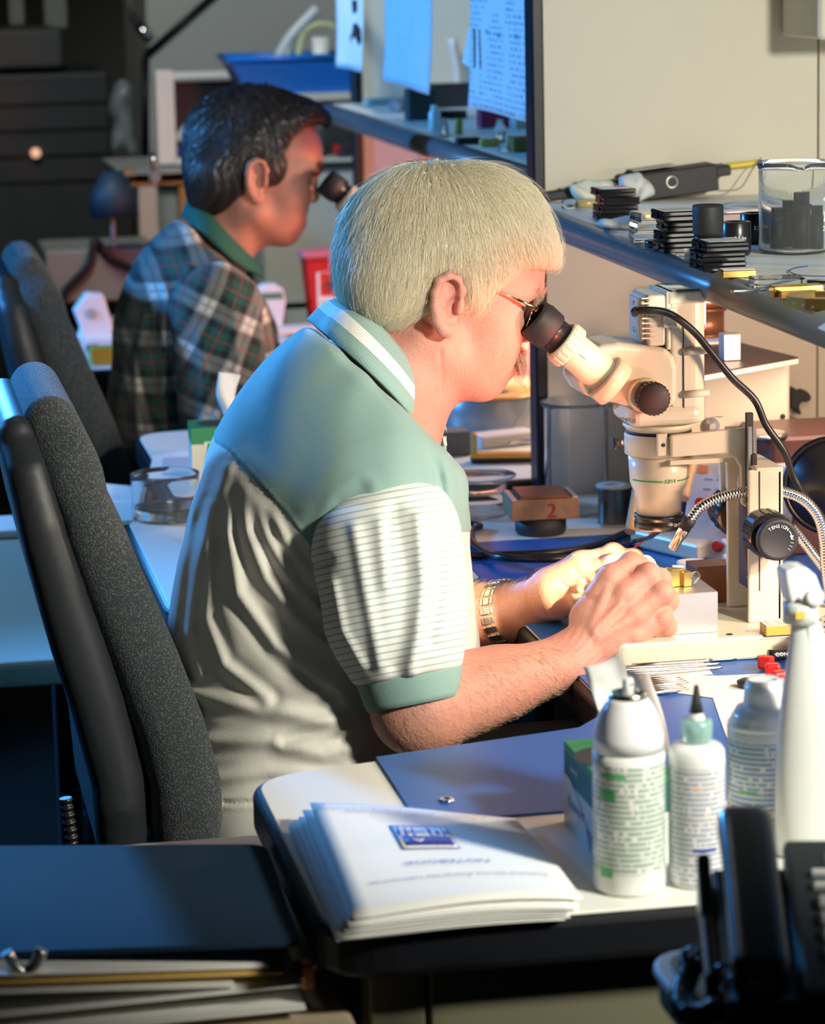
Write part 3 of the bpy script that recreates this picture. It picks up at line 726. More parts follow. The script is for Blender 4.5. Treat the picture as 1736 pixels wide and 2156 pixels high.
pts1 = [(Q1(838, 1110, -.185), .058), (Q1(818, 1165, -.20), .0735), (Q1(833, 1300, -.215), .0685), (Q1(862, 1425, -.225), .0545)]
f1 = sldisp([([(745, 1110), (770, 1250), (800, 1400)], .005, 14), ([(830, 1080), (850, 1200), (845, 1330), (830, 1400)], -.007, 20), ([(880, 1090), (890, 1230), (880, 1330), (865, 1410)], .006, 14), ([(930, 1120), (925, 1230), (905, 1350)], -.005, 14),
             ([(800, 1100), (810, 1230)], .004, 14), ([(690, 1180), (670, 1190)], -.004, 10), ([(700, 1230), (720, 1330), (760, 1400)], .004, 12)])
def lenattr(e, ax): return lambda P: (P-e)@ax
p1 = sleeve(pts1, None, ax1)
l_, h_ = bounds(p1, .012); cut = 0; sdf_obj('sleeve', p1, .0032, l_, h_, M_sleeve, man, disp=f1, attrs={'len': lenattr(pts1[0][0], ax1)})
pts2 = [(Q1(790, 1040, .17), .068), (Q1(815, 1130, .19), .075), (Q1(862, 1270, .205), .062)]; ax2 = (pts2[2][0]-pts2[0][0]); ax2 /= np.linalg.norm(ax2)
p2 = sleeve(pts2, None, ax2); l_, h_ = bounds(p2, .012); sdf_obj('sleeve', p2, .005, l_, h_, M_sleeve, man, attrs={'len': lenattr(pts2[0][0], ax2)})
for e, a_, r_ in ((pts1[-1][0], ax1, .0515), (pts2[-1][0], ax2, .058)):
    m = MB(); n = 80; t0 = np.linspace(0, 1, 3)
    m.lathe(e-a_*.008, a_, [(-.004, r_-.004), (0, r_+.0035), (.010, r_+.0025), (.030, r_-.001), (.036, r_-.003), (.036, r_-.008), (.0, r_-.009)], 64, cap=False, closed=True)
    m.build('sleeve_cuff', M_rib, man)
# collar: a folded ribbon round the neck
M_col = NT('collar_knit'); _a = M_col.attr('w')
_c = M_col.mix(M_col.math('MULTIPLY', M_col.math('GREATER_THAN', _a, .50), M_col.math('LESS_THAN', _a, .74)), TEAL, (.88, .87, .82))
M_col.set(col=_c, rough=.85, sheen=.2); M_col.bump(M_col.math('SINE', M_col.math('MULTIPLY', M_col.attr('l'), 2600)), .25, .0006); M_col = M_col.m
up = [(738, 650, .045), (742, 650, 0), (766, 664, -.040), (798, 696, -.062), (838, 742, -.068), (872, 790, -.062), (904, 846, -.044), (924, 886, -.028), (940, 915, -.012)]
lw = [(668, 705, .05), (672, 700, 0), (686, 712, -.06), (724, 745, -.098), (772, 788, -.118), (825, 840, -.116), (870, 892, -.092), (900, 926, -.060), (920, 950, -.026)]
U = curve([Q1(*p) for p in up[1:]], 5); W = curve([Q1(*p) for p in lw[1:]], 5)
def mir(A): B = A.copy(); B[:, 1] = 2*YM-B[:, 1]; return B
U = np.vstack([mir(U)[::-1], U[1:]]); W = np.vstack([mir(W)[::-1], W[1:]])
rows = []; ts = np.linspace(0, 1, 9)
for t in ts: rows.append(U*(1-t)+W*t+np.array([0, 0, 1])*.010*math.sin(math.pi*t)+np.array([0, 0, .004]))
G = np.array(rows); m = MB(); m.sheet(G, .0028); me = m.mesh('collar')
co = np.array([v.co for v in me.vertices]); k = G.shape[0]*G.shape[1]
for nm, arr in (('w', np.repeat(ts, G.shape[1])), ('l', np.tile(np.linspace(0, .45, G.shape[1]), G.shape[0]))):
    at = me.attributes.new(nm, 'FLOAT', 'POINT'); at.data.foreach_set('value', np.concatenate([arr, arr]).astype(np.float32))
link('collar', me, M_col, man)
m = MB(); m.sheet([[Q1(928+i*2, 918+j*6, -.012+.024*i/4) for i in range(5)] for j in range(9)], .002); m.build('placket', M_rib, man)
m = MB(); m.lathe(Q1(934, 930, -.014), (.9, -.3, .2), [(0, .005), (.0022, .005)], 16); m.build('button', simple('shirt_button', (.8, .8, .75), .3), man)
# trousers and shoes
M_trou = simple('dark_trousers', (.03, .035, .05), .85, 0, .3, 600)
tr = [cap(Q1(612, 1745, -.08), Q1(612, 1745, .08), .072, .072, .05)]
hipc = Q1(590, 1700, 0)
for g in (-1, 1):
    hp_ = hipc+np.array([.06, g*.09, -.045]); kn = np.array([hipc[0]+.43, YM+g*.11, .55]); an = np.array([hipc[0]+.40, YM+g*.12, .12])
    tr += [cap(hp_, kn, .088, .068, .04), cap(kn, an, .066, .055, .03)]
    sh = [cap(an+np.array([-.03, 0, -.075]), an+np.array([.16, 0, -.085]), .042, .034, .02), fnp(lambda P: .002-P[..., 2], .004, 'i'), cap(an+np.array([0, 0, -.02]), an+np.array([.02, 0, -.08]), .048, .045, .02)]
    l_, h_ = bounds(sh, .01); l_[2] = -.005; sdf_obj('shoe', sh, .008, l_, h_, simple('shoe_leather', (.02, .018, .016), .4), man)
l_, h_ = bounds(tr, .01); sdf_obj('trousers', tr, .009, l_, h_, M_trou, man)
# glasses: worn things that rest on him
gl = thing('glasses', 'thin gold-rimmed glasses worn by the white-haired man', 'glasses', tuple(Q1(1108, 660, 0)))
for g in (-1, 1):
    c = Q1(1113, 662, g*.033); n_ = np.array([.93, g*.16, -.34]); n_ /= np.linalg.norm(n_); s1 = np.cross(n_, (0, 0, 1)); s1 /= np.linalg.norm(s1); s2 = np.cross(s1, n_)
    ring = [c+s1*.025*math.cos(t)+s2*.0215*math.sin(t) for t in np.linspace(0, 2*math.pi, 33)]
    m = MB(); m.tube(ring, .0009, 6, 1); m.build('rim', M_goldmetal, gl)
    m = MB(); m.lathe(c-n_*.0008, n_, [(0, .0001), (0, .0205), (.0016, .0205), (.0016, .0001)], 32, cap=False, closed=True); m.build('lens', M_lens, gl)
    m = MB(); hinge = Q1(1132, 650, g*.066) if g < 0 else Q1(1100, 636, .066)
    tip = Q1(985, 585, g*.084) if g < 0 else Q1(950, 570, .084)
    m.tube([hinge, hinge+(tip-hinge)*.3], .0019, 6, 3); m.tube([hinge+(tip-hinge)*.28, tip, tip+np.array([-.03, 0, .0]), tip+np.array([-.045, 0, -.025])], .0011, 6, 4)
    m.tube([hinge, c+s1*(-g)*.0-0*s2+np.array([0, g*.025, .004])], .0012, 6, 3); m.build('temple_arm', M_goldmetal, gl)
m = MB(); m.tube([Q1(1120, 655, -.010), Q1(1126, 652, 0), Q1(1120, 655, .010)], .001, 6, 4); m.build('nose_bridge', M_goldmetal, gl)
# wristwatch bracelet on the far wrist
wt = thing('wristwatch', 'silver metal bracelet watch on the far wrist of the white-haired man', 'watch', tuple(Q1(1075, 1300, .12)))
wa = (B_wr-B_el)/np.linalg.norm(B_wr-B_el); wc = B_el+(B_wr-B_el)*.80
e1 = np.cross(wa, (0, 0, 1)); e1 /= np.linalg.norm(e1); e2 = np.cross(e1, wa)
for i in range(22):
    t = 2*math.pi*i/22; rr = .0385; p = wc+(e1*math.cos(t)+e2*math.sin(t))*rr; Rr = np.stack([wa, -e1*math.sin(t)+e2*math.cos(t), e1*math.cos(t)+e2*math.sin(t)], 1)
    m = MB(); m.box(p, (.0085, .0092, .0026), Rr, .0008)
    for sg in (-1, 1): m.box(p+wa*sg*.0066, (.0042, .0085, .0022), Rr, .0008)
    m.build('link', M_steel, wt)
m = MB(); m.lathe(wc-e1*.036, -e1, [(0, .016), (.004, .0175), (.008, .0165), (.009, .015)], 28); m.build('watch_case', M_steel, wt)
# ---------------------------------------------------------------- office chairs
M_fab = NT('charcoal_weave'); _c = M_fab.coord(); _w1 = M_fab.noise(1400, 2); _w2 = M_fab.noise(420, 3)
_mp = M_fab.node('ShaderNodeMapping'); M_fab.ln(_c, _mp.inputs[0]); _mp.inputs['Scale'].default_value = (1, .25, 1.0); _mp.inputs['Rotation'].default_value = (0, .6, 0)
_v = M_fab.node('ShaderNodeTexVoronoi'); _v.inputs['Scale'].default_value = 620; M_fab.ln(_mp.outputs[0], _v.inputs['Vector'])
_f = M_fab.math('LESS_THAN', _v.outputs['Distance'], .33)
M_fab.set(col=M_fab.mix(M_fab.math('MULTIPLY', _f, M_fab.math('GREATER_THAN', _w2, .45)), (.035, .042, .045), (.17, .20, .20)), rough=.95, sheen=.12); M_fab.bump(_v.outputs['Distance'], .9, .0012); M_fab = M_fab.m
M_shell = simple('dark_chair_shell', (.020, .023, .027), .5, 0, .2, 900)
def sheetf(pts, yc, hw, th, rc, rr):
    """padded sheet: path in xz, half width hw(s), half thickness th(s)"""
    P0 = np.array(pts, float); L = np.concatenate([[0], np.cumsum(np.hypot(*(np.diff(P0, axis=0).T)))]); L /= L[-1]
    def f(P):
        best = np.full(P.shape[:-1], 1e9); bs = np.zeros(P.shape[:-1])
        for i in range(len(P0)-1):
            a, b = P0[i], P0[i+1]; ab = b-a; t = np.clip(((P[..., 0]-a[0])*ab[0]+(P[..., 2]-a[1])*ab[1])/(ab@ab), 0, 1)
            d = np.hypot(P[..., 0]-a[0]-t*ab[0], P[..., 2]-a[1]-t*ab[1]); s_ = L[i]+(L[i+1]-L[i])*t; m = d < best; best = np.where(m, d, best); bs = np.where(m, s_, bs)
        H = np.interp(bs, rc[0], rc[1]); T = np.interp(bs, rr[0], rr[1]); r = T*.9
        dx = best-(T-r); dy = np.abs(P[..., 1]-yc)-(hw*H-r); return np.sqrt(np.maximum(dx, 0)**2+np.maximum(dy, 0)**2)+np.minimum(np.maximum(dx, dy), 0)-r
    return f
def chair(Y0, px, kx, label, h, seat_z, loc, yoff=.18, hw=.195):
    """px: cushion and shell side profiles in pixels on the plane Y0"""
    t = thing('office_chair', label, 'chair', loc)
    f2 = lambda u, v: (lambda p: (p[0], p[2]))(PY(u, v, Y0)); yc = Y0+yoff
    for nm, pts, T, mat in px:
        P0 = [f2(u, v) for u, v in pts]; g = sheetf(P0, yc, hw, 0, ([0, .06, .2, .9, 1], [.78, .93, 1, .97, .9]), T)
        a = np.array(P0); pad = max(T[1])+.03
        lo = np.array([a[:, 0].min()-pad, yc-hw-.03, a[:, 1].min()-pad]); hi = np.array([a[:, 0].max()+pad, yc+hw+.03, a[:, 1].max()+pad])
        V, F = mesh_sdf([fnp(g, 0)], h, lo, hi, proj=False); V2 = V.copy()
        link(nm, mesh_np(nm, V, F), mat, t)
    a = np.array(f2(*px[0][1][-1])); m = MB(); zz = seat_z; x = a[0]
    V, F = mesh_sdf([fnp(lambda P: np.linalg.norm(np.maximum(np.abs(P-np.array([x+.24, yc, zz-.035]))-np.array([.18, .20, .008]), 0), axis=-1)-.032, 0)], h*1.4, (x-.03, yc-.27, zz-.10), (x+.52, yc+.27, zz+.03), proj=False)
    link('seat', mesh_np('seat', V, F), M_fab, t)
    m = MB(); m.cyl((x+.22, yc, .12), (x+.22, yc, zz-.07), .028); m.build('gas_column', M_shell, t)
    m = MB(); m.box((x+.06, yc, zz-.10), (.34, .06, .02), bev=.005); m.build('back_bracket', M_shell, t)
    for i in range(5):
        q = 2*math.pi*i/5+.3; c, s_ = math.cos(q), math.sin(q); e = np.array([x+.22+c*.29, yc+s_*.29, .075])
        m = MB(); m.tube([(x+.22, yc, .12), (x+.22+c*.15, yc+s_*.15, .10), tuple(e)], .018, 10, 3); m.build('base_arm', M_shell, t)
        m = MB(); m.lathe(e+np.array([-s_*.02, c*.02, -.045]), (-s_, c, 0), [(-.012, .026), (0, .03), (.012, .026)], 20); m.build('caster', M_blackm, t)
    return t
c1 = chair(2.93, [('cushion', [(112, 905), (150, 985), (178, 1070), (240, 1230), (310, 1400), (365, 1545), (398, 1670), (402, 1790)], ([0, .12, .19, .23, .6, .95, 1], [.027, .030, .026, .030, .034, .036, .034]), M_fab),
                  ('back_shell', [(42, 930), (62, 1000), (95, 1130), (140, 1280), (205, 1480), (250, 1650), (262, 1790)], ([0, .1, .5, 1], [.020, .022, .028, .026]), M_shell)],
           1, 'near office chair with charcoal woven back, behind the white-haired man', .006, .485, (.1, 3.13, 0))
# ribbed adjustment lever
m = MB(); a = PY(138, 1680, 2.88); b = PY(152, 1775, 2.88); m.tube([a, b], lambda s_: .0065*(1+.12*math.sin(s_*34)), 12, 1); 
for k_ in range(0): pass
C_ = np.linspace(0, 1, 60)[:, None]*(b-a)[None]+a; m = MB(); m.tube(C_, lambda s_: .0062*(1+.16*math.sin(s_*38)), 12, 1); m.build('adjustment_lever', M_black, c1)
chair(4.66, [('cushion', [(64, 585), (90, 640), (108, 690), (150, 800), (190, 900), (225, 1000), (240, 1090), (244, 1150)], ([0, .12, .19, .23, .6, .95, 1], [.030, .034, .030, .033, .040, .042, .04]), M_fab),
             ('back_shell', [(18, 610), (32, 660), (52, 740), (85, 850), (130, 980), (158, 1090), (166, 1150)], ([0, .1, .5, 1], [.022, .024, .032, .03]), M_shell)],
      1, 'far office chair with dark rounded back, behind the plaid-shirted man', .010, .47, (.1, 4.86, 0))
# ================================================================ person 2: dark-haired man in a plaid shirt
YM2 = 4.85
_c4, _s4 = math.cos(math.radians(4)), math.sin(math.radians(4))
def Q2(u, v, dy=0.):
    a, b = (u-945)*.70, (v-650)*.70
    return PY(543+a*_c4+b*_s4, 386-a*_s4+b*_c4, YM2+dy*1.05)
def W2(u, v, dy=0.): return PY(u, v, YM2+dy)
man2 = thing('person', 'dark-haired man in plaid shirt with green collar at the far microscope', 'person', (.35, YM2, 0))
hd = head_prims(Q2, 1.05)
E_sh, E_el, E_wr = W2(455, 650, -.19), W2(470, 905, -.22), W2(640, 850, -.10)
F_sh, F_el, F_wr = W2(440, 630, .19), W2(560, 850, .22), W2(680, 820, .10)
b2 = hd+[ell(W2(410, 720, 0), (.07, .12, .13), None, .05), ell(W2(395, 900, 0), (.08, .12, .15), None, .05)]
for a, b, c in ((E_sh, E_el, E_wr), (F_sh, F_el, F_wr)):
    d = (c-b)/np.linalg.norm(c-b); sd = np.array([0, 1, 0])
    b2 += [cap(a, b, .05, .043, .02), cap(b, c, .04, .028, .015), cap(c, c+d*.06+np.array([0, 0, .01]), .03, .032, .015)]
    for k_, off in enumerate((-.027, -.009, .009, .027)):
        q = c+d*.085+sd*off; finger(b2, [q, q+d*(.036-.004*abs(k_-1.3))+np.array([0, 0, .004]), q+d*.052+np.array([0, 0, -.018])], .0105, .0085, .003)
    finger(b2, [c+d*.02+np.array([0, 0, .02]), c+d*.06+np.array([0, -.02 if a is E_sh else .02, .035]), c+d*.09+np.array([0, 0, .022])], .0125, .009, .004)
l_, h_ = bounds(b2, .02); sdf_obj('body', b2, .0042, l_, h_, M_skin2, man2)
for g in (-1, 1):
    m = MB(); c = Q2(1086, 652, g*.031); m.lathe(c-np.array([.012, 0, 0]), (1, 0, -.1), [(.012*(1-math.cos(a)), .012*math.sin(a)) for a in np.linspace(0, math.pi, 8)], 12, cap=False); m.build('eye', M_eye, man2)
M_dark_hair = NT('dark_brown_hair'); M_dark_hair.set(col=M_dark_hair.mix(M_dark_hair.noise(40, 3), (.018, .014, .012), (.05, .042, .036)), rough=.38, spec=.6); M_dark_hair = M_dark_hair.m
hq = [ell(Q2(918, 530, 0), (.103, .088, .096), R12, .01), ell(Q2(1050, 470, 0), (.060, .066, .040), roty(.45), .03), cap(Q2(1100, 448, -.04), Q2(1150, 470, .0), .018, .010, .03), cap(Q2(825, 620, -.04), Q2(825, 620, .04), .050, .050, .03), cap(Q2(800, 690, -.02), Q2(800, 690, .02), .03, .03, .03)]
for g in (-1, 1): hq += [ell(Q2(985, 600, g*.063), (.026, .016, .030), R12, .015)]
hq += [ell(Q2(1112, 590, -.02), (.050, .12, .062), roty(.1), .012, 's'), ell(Q2(946, 645, -.1), (.026, .034, .036), R12, .008, 's'), ell(Q2(890, 605, .1), (.026, .034, .036), R12, .008, 's'), ell(Q2(925, 745, 0), (.052, .12, .048), R12, .012, 's')]
cr2 = Q2(900, 400, 0)
def hd2(P): a, b = pixel(P); q = np.arctan2(b-190, a-540); return .0016*np.sin(q*60+4*np.sin(b*.05))+.001*np.sin(q*130)
l_, h_ = bounds(hq); hV, hF = mesh_sdf(hq, .004, l_, h_, hd2, dmax=.004)
h2f = lambda P: sdf(P, hq)
sV, sF = hair_strands(hV, hF, h2f, cr2, 6000, .05, 13, lambda P: sdf(P, hd[:20]), rad=.0003, lift=.003, jit=.12)
link('hair', mesh_np('hair', np.vstack([hV, sV]), np.vstack([hF, sF+len(hV)])), M_dark_hair, man2)
tuft('eyebrow', [Q2(1118, 610, d) for d in (-.042, -.034, -.026, -.018)], (.003, .004, .004), 160, .011, (.5, -.5, .2), M_dark_hair, man2, lambda P: sdf(P, hd), .0003, .004)
# plaid shirt
def plaid(name):
    t = NT(name); a, b = t.attr('pa'), t.attr('pb')
    wob = t.math('MULTIPLY', t.noise(6, 2), .02)
    def band(x, per, lo, hi, off=0.):
        f = t.math('FRACT', t.math('MULTIPLY', t.math('ADD', t.math('ADD', x, wob), off+10), 1/per)); return t.math('MULTIPLY', t.math('GREATER_THAN', f, lo), t.math('LESS_THAN', f, hi))
    P_ = .072
    wa, wb = band(a, P_, .0, .36), band(b, P_, .0, .36); ga, gb = band(a, P_, .5, .86), band(b, P_, .5, .86); ra, rb = band(a, P_, .65, .69), band(b, P_, .65, .69)
    la, lb = band(a, P_/6, .0, .3), band(b, P_/6, .0, .3)
    c = t.mix(t.math('MULTIPLY', t.math('ADD', ga, gb), .5), (.012, .016, .018), (.02, .085, .07))
    c = t.mix(t.math('MULTIPLY', t.math('ADD', wa, wb), .22), c, (.60, .59, .52)); c = t.mix(t.math('MULTIPLY', t.math('MULTIPLY', wa, wb), .6), c, (.72, .71, .64))
    c = t.mix(t.math('MULTIPLY', t.math('MAXIMUM', t.math('MULTIPLY', la, wa), t.math('MULTIPLY', lb, wb)), .45), c, (.02, .04, .05))
    c = t.mix(t.math('MULTIPLY', t.math('MAXIMUM', ra, rb), .4), c, (.35, .03, .04))
    t.set(col=c, rough=.85, sheen=.2, spec=.2); return t.m
M_plaid = plaid('plaid_flannel')
to2 = [ell(W2(400, 590, 0), (.085, .15, .10), roty(.5), .05), ell(W2(400, 690, 0), (.112, .18, .13), roty(.2), .06), ell(W2(385, 820, 0), (.112, .175, .16), None, .06), ell(W2(385, 960, 0), (.120, .18, .16), None, .06), ell(W2(420, 1080, 0), (.135, .19, .13), None, .06), cap(W2(440, 520, 0), W2(455, 580, 0), .056, .068, .04)]
for g in (-1, 1): to2 += [cap(W2(420, 560, g*.07), W2(455 if g < 0 else 435, 650, g*.165), .055, .068, .05), cap(W2(500, 610, g*.05), W2(515, 700, g*.1), .045, .05, .05)]
fold2 = [([(350, 600), (340, 720), (345, 850)], .006, 9), ([(400, 560), (375, 650), (360, 760), (375, 900)], .007, 10), ([(310, 640), (285, 760), (290, 900)], .005, 9), ([(330, 880), (400, 960), (480, 990)], .006, 12), ([(300, 960), (380, 1040), (470, 1060)], .006, 12), ([(350, 830), (420, 900)], -.005, 9)]
def near2(P): P = P.copy(); P[..., 1] = np.where(P[..., 1] > YM2, 2*YM2-P[..., 1], P[..., 1]); return P
def d2_(fs):
    def f(P):
        u, v = pixel(near2(P)); d = .002*np.sin(u*.05+v*.04)
        for pl, a, w_ in fs: d = d+a*np.exp(-(polyd(u, v, pl)/w_)**2)
        return d
    return f
nk2 = [fnp(lambda P: (P-W2(432, 512, 0))@(np.array([.72, 0, .69])), .014, 'i')]
l_, h_ = bounds(to2, .012); l_[2] = max(l_[2], .56)
sdf_obj('shirt', to2+nk2, .0055, l_, h_, M_plaid, man2, disp=d2_(fold2), attrs={'pa': lambda P: P[:, 0]*.95+(P[:, 2]-.9)*.2+.3*np.maximum(P[:, 1]-YM2, 0), 'pb': lambda P: P[:, 2]*.98-P[:, 0]*.15})
for sg, (a, b, c) in ((-1, (E_sh, E_el, E_wr)), (1, (F_sh, F_el, F_wr))):
    pr = [cap(a+np.array([0, 0, .0]), b, .072, .066, .02), cap(b, c, .062, .044, .03)]; e = c.copy(); dn_ = (c-b)/np.linalg.norm(c-b); pr.append(fnp(lambda P: (P-e)@dn_, .006, 'i'))
    l_, h_ = bounds(pr, .012); ua = (b-a)/np.linalg.norm(b-a)
    sdf_obj('sleeve', pr, .0055, l_, h_, M_plaid, man2, disp=d2_([([(420, 700), (430, 800), (425, 900)], .007, 10), ([(490, 650), (500, 760), (480, 860)], .006, 10), ([(540, 640), (550, 740), (540, 840)], .005, 9), ([(450, 880), (500, 920), (560, 900)], .006, 10)]),
            attrs={'pa': lambda P: P[:, 0]*.85-P[:, 2]*.45, 'pb': lambda P: P[:, 2]*.85+P[:, 0]*.42})
    m = MB(); m.lathe(c-dn_*.03, dn_, [(0, .0465), (.03, .044), (.045, .041), (.045, .034), (0, .036)], 32, cap=False, closed=True); m.build('shirt_cuff', M_plaid, man2)
M_dgreen = simple('dark_green_knit', (.012, .10, .075), .85, 0, .3, 700)
up = [(408, 432, 0), (432, 446, -.035), (470, 490, -.055), (508, 530, -.055), (545, 572, -.02)]
lw = [(384, 462, 0), (404, 478, -.05), (445, 515, -.09), (500, 562, -.085), (552, 590, -.025)]
U = curve([W2(*p) for p in up], 5); W = curve([W2(*p) for p in lw], 5)
def mir2(A): B = A.copy(); B[:, 1] = 2*YM2-B[:, 1]; return B
U = np.vstack([mir2(U)[::-1], U[1:]]); W = np.vstack([mir2(W)[::-1], W[1:]])
m = MB(); m.sheet(np.array([U*(1-t)+W*t+np.array([0, 0, .012*math.sin(math.pi*t)+.004]) for t in np.linspace(0, 1, 7)]), .003); m.build('collar', M_dgreen, man2)
tr = [cap(W2(400, 1120, -.08), W2(400, 1120, .08), .10, .10, .05)]; hc = W2(400, 1120, 0)
for g in (-1, 1):
    a0 = hc+np.array([.02, g*.09, -.01]); kn = np.array([hc[0]+.42, YM2+g*.11, .56]); an = np.array([hc[0]+.40, YM2+g*.12, .12])
    tr += [cap(a0, kn, .088, .068, .04), cap(kn, an, .066, .055, .03)]
    sh = [cap(an+np.array([-.03, 0, -.075]), an+np.array([.16, 0, -.085]), .042, .034, .02), fnp(lambda P: .002-P[..., 2], .004, 'i'), cap(an+np.array([0, 0, -.02]), an+np.array([.02, 0, -.08]), .048, .045, .02)]
    l_, h_ = bounds(sh, .01); l_[2] = -.005; sdf_obj('shoe', sh, .01, l_, h_, M_blackm, man2)
l_, h_ = bounds(tr, .01); sdf_obj('trousers', tr, .011, l_, h_, M_trou, man2)
# ---------------------------------------------------------------- stereo microscope
YS = 3.10
def S(u, v, dy=0.): return PY(u, v, YS+dy)
K = 1/1944.
zb = .768
sb = thing('microscope', 'cream stereo microscope on a boom stand that the white-haired man looks into', 'microscope', tuple(PZ(1600, 1330, zb)))
def mscope(m, name, mat, bev=0, seg=2, label=None): return m.build(name, mat, sb, label, bev, seg)
p0, p1 = PZ(1236, 1362, zb), PZ(1640, 1335, zb)
m = MB(); bx0 = PZ(1292, 1360, zb)[0]; by0 = p0[1]; m.prism(roundpoly([(bx0, by0), (1.02, by0), (1.02, by0+.215), (bx0, by0+.215)], .015), .7428, zb); mscope(m, 'base_plate', M_cream, .003)
m = MB(); m.lathe(PZ(1535, 1338, zb-.001), (0, 0, 1), [(0, .0035), (.0016, .0035)], 14); mscope(m, 'screw', M_blackm)
ax = S(1386, 1000)
def lat(prof, name, mat, x=1386, n=40, label=None):
    m = MB(); b = S(x, prof[0][0]); m.lathe(b, (0, 0, 1), [((prof[0][0]-v)*K*1.015, r*K) for v, r in prof], n); return mscope(m, name, mat, label=label)
lat([(1109, 38), (1112, 47), (1108, 52), (1096, 52), (1094, 50), (1089, 50), (1087, 52), (1080, 52), (1079, 48)], 'auxiliary_lens', M_black)
lat([(1107, 40), (1110, 40), (1111, 30)], 'front_glass', M_lens)
lat([(1082, 47), (1046, 49), (1045, 50.5), (1030, 51), (1022, 57), (1010, 60.5), (995, 61.5), (952, 64)], 'objective_barrel', M_cream)
m = MB(); b = S(1386, 1004); r_ = 62.2*K
for a0, a1 in ((-2.9, -1.68), (-1.14, -.2)):
    pts = [b+np.array([math.cos(a)*r_, math.sin(a)*r_, .0]) for a in np.linspace(a0, a1, 16)]; m.tube(pts, .0007, 6, 1)
mscope(m, 'green_line', M_greenink)
for i, ch in enumerate('SZ11'):
    a = -1.57+i*.105; q = b+np.array([math.cos(a), math.sin(a), 0])*(r_+.0002); text(ch, .0056, q, (-math.sin(a), math.cos(a), 0), (0, 0, 1), M_greenink, sb)
for i, ch in enumerate('S2-OB'):
    a = -1.13+i*.08; q = S(1386, 1099)+np.array([math.cos(a), math.sin(a), 0])*(52.6*K); text(ch, .0048, q, (-math.sin(a), math.cos(a), 0), (0, 0, 1), M_whiteink, sb)
lat([(954, 66), (952, 72), (912, 72.5), (909, 71)], 'clamp_ring', M_cream)
lat([(909, 66), (906, 69), (903, 69), (901, 66)], 'ring_gap', M_blackm)
lat([(903, 68), (897, 72), (893, 76), (888, 76)], 'body_ring', M_cream)
# body above the ring: rounded block
def blk(u0, u1, v0, v1, d0, d1, name, mat=M_cream, bev=.004, seg=3):
    a = S(u0, v1, (d0+d1)/2); b_ = S(u1, v0, (d0+d1)/2); m = MB(); c = (a+b_)/2
    m.box((c[0], YS+(d0+d1)/2, c[2]), (abs(b_[0]-a[0]), d1-d0, abs(b_[2]-a[2]))); return mscope(m, name, mat, bev, seg)
blk(1304, 1462, 838, 892, -.040, .040, 'scope_body', bev=.014, seg=4)
# prism housing: side profile extruded sideways
prof = [(1212, 800), (1262, 728), (1300, 722), (1400, 733), (1420, 748), (1428, 775), (1426, 846), (1420, 858), (1318, 856), (1300, 850), (1268, 846), (1232, 832)]
m = MB(); m.extr([S(u, v, -.038) for u, v in prof], (0, .076, 0)); mscope(m, 'prism_housing', M_cream, .009, 4)
# rear lamp column
pr = [(1392, 604), (1392, 850), (1466, 850), (1466, 604)]
m = MB(); P = [S(1380, 604, -.036), S(1466, 604, -.036)]; x0 = S(1392, 700)[0]; x1 = S(1470, 700)[0]; zt = S(1420, 606)[2]; zc = S(1420, 880)[2]
m.prism(roundpoly([(x0, YS-.036), (x1, YS-.036), (x1, YS+.036), (x0, YS+.036)], [.004, .018, .018, .004], 8), zc, zt); mscope(m, 'lamp_column', M_cream, .0015, 1)
m = MB(); m.prism(roundpoly([(x0-.003, YS-.038), (x1+.002, YS-.038), (x1+.002, YS+.038), (x0-.003, YS+.038)], [.006, .02, .02, .006], 8), zt-.013, zt); mscope(m, 'column_cap', M_cream, .001, 1)
for i in range(9):
    y = YS-.030+i*.0075; m = MB(); m.box(((x0+x1)/2, y, zt+.0009), (x1-x0-.008, .0035, .0018)); mscope(m, 'vent_rib', M_cream)
m = MB(); m.box((S(1438, 700, -.036)[0], YS-.0365, (zt+zc)/2-.01), (.0008, .0015, zt-zc-.05)); mscope(m, 'panel_seam', M_blackm)
for v in (741, 831):
    a = S(1438, v, -.037); m = MB(); m.tube([a, a+np.array([.028, 0, .001])], .0042, 10, 1); mscope(m, 'slotted_boss', M_cream)
blk(1396, 1424, 648, 690, -.0395, -.0365, 'cable_clamp_plate', bev=.001); blk(1408, 1414, 650, 664, -.044, -.0395, 'cable_tie', M_white, .0008)
for v in (654, 686): m = MB(); m.lathe(S(1410, v, -.0395), (0, -1, 0), [(0, .0016), (.001, .0012)], 10); mscope(m, 'screw', M_cream)
# lamp housing in front of the column, ribbed
blk(1346, 1386, 613, 722, -.034, .034, 'lamp_housing', bev=.004)
blk(1384, 1393, 606, 728, -.036, .036, 'housing_flange', bev=.002); blk(1336, 1348, 622, 712, -.026, .026, 'housing_front', bev=.003)
for i in range(9):
    v = 628+i*10.5; a = S(1364, v, -.0345); m = MB(); m.box(a, (.014, .0016, .0016)); mscope(m, 'rib', M_cream)
    if i % 2 == 0: a = S(1364, v, 0); m = MB(); m.box((a[0]-.012, YS, a[2]), (.0015, .045, .0015)); mscope(m, 'rib', M_cream)
for v, d in ((637, -.018), (637, .012), (693, -.018), (695, -.005)): m = MB(); m.lathe(S(1335, v, d), (-1, 0, 0), [(0, .0024), (.0012, .002)], 10); mscope(m, 'screw', M_alu)
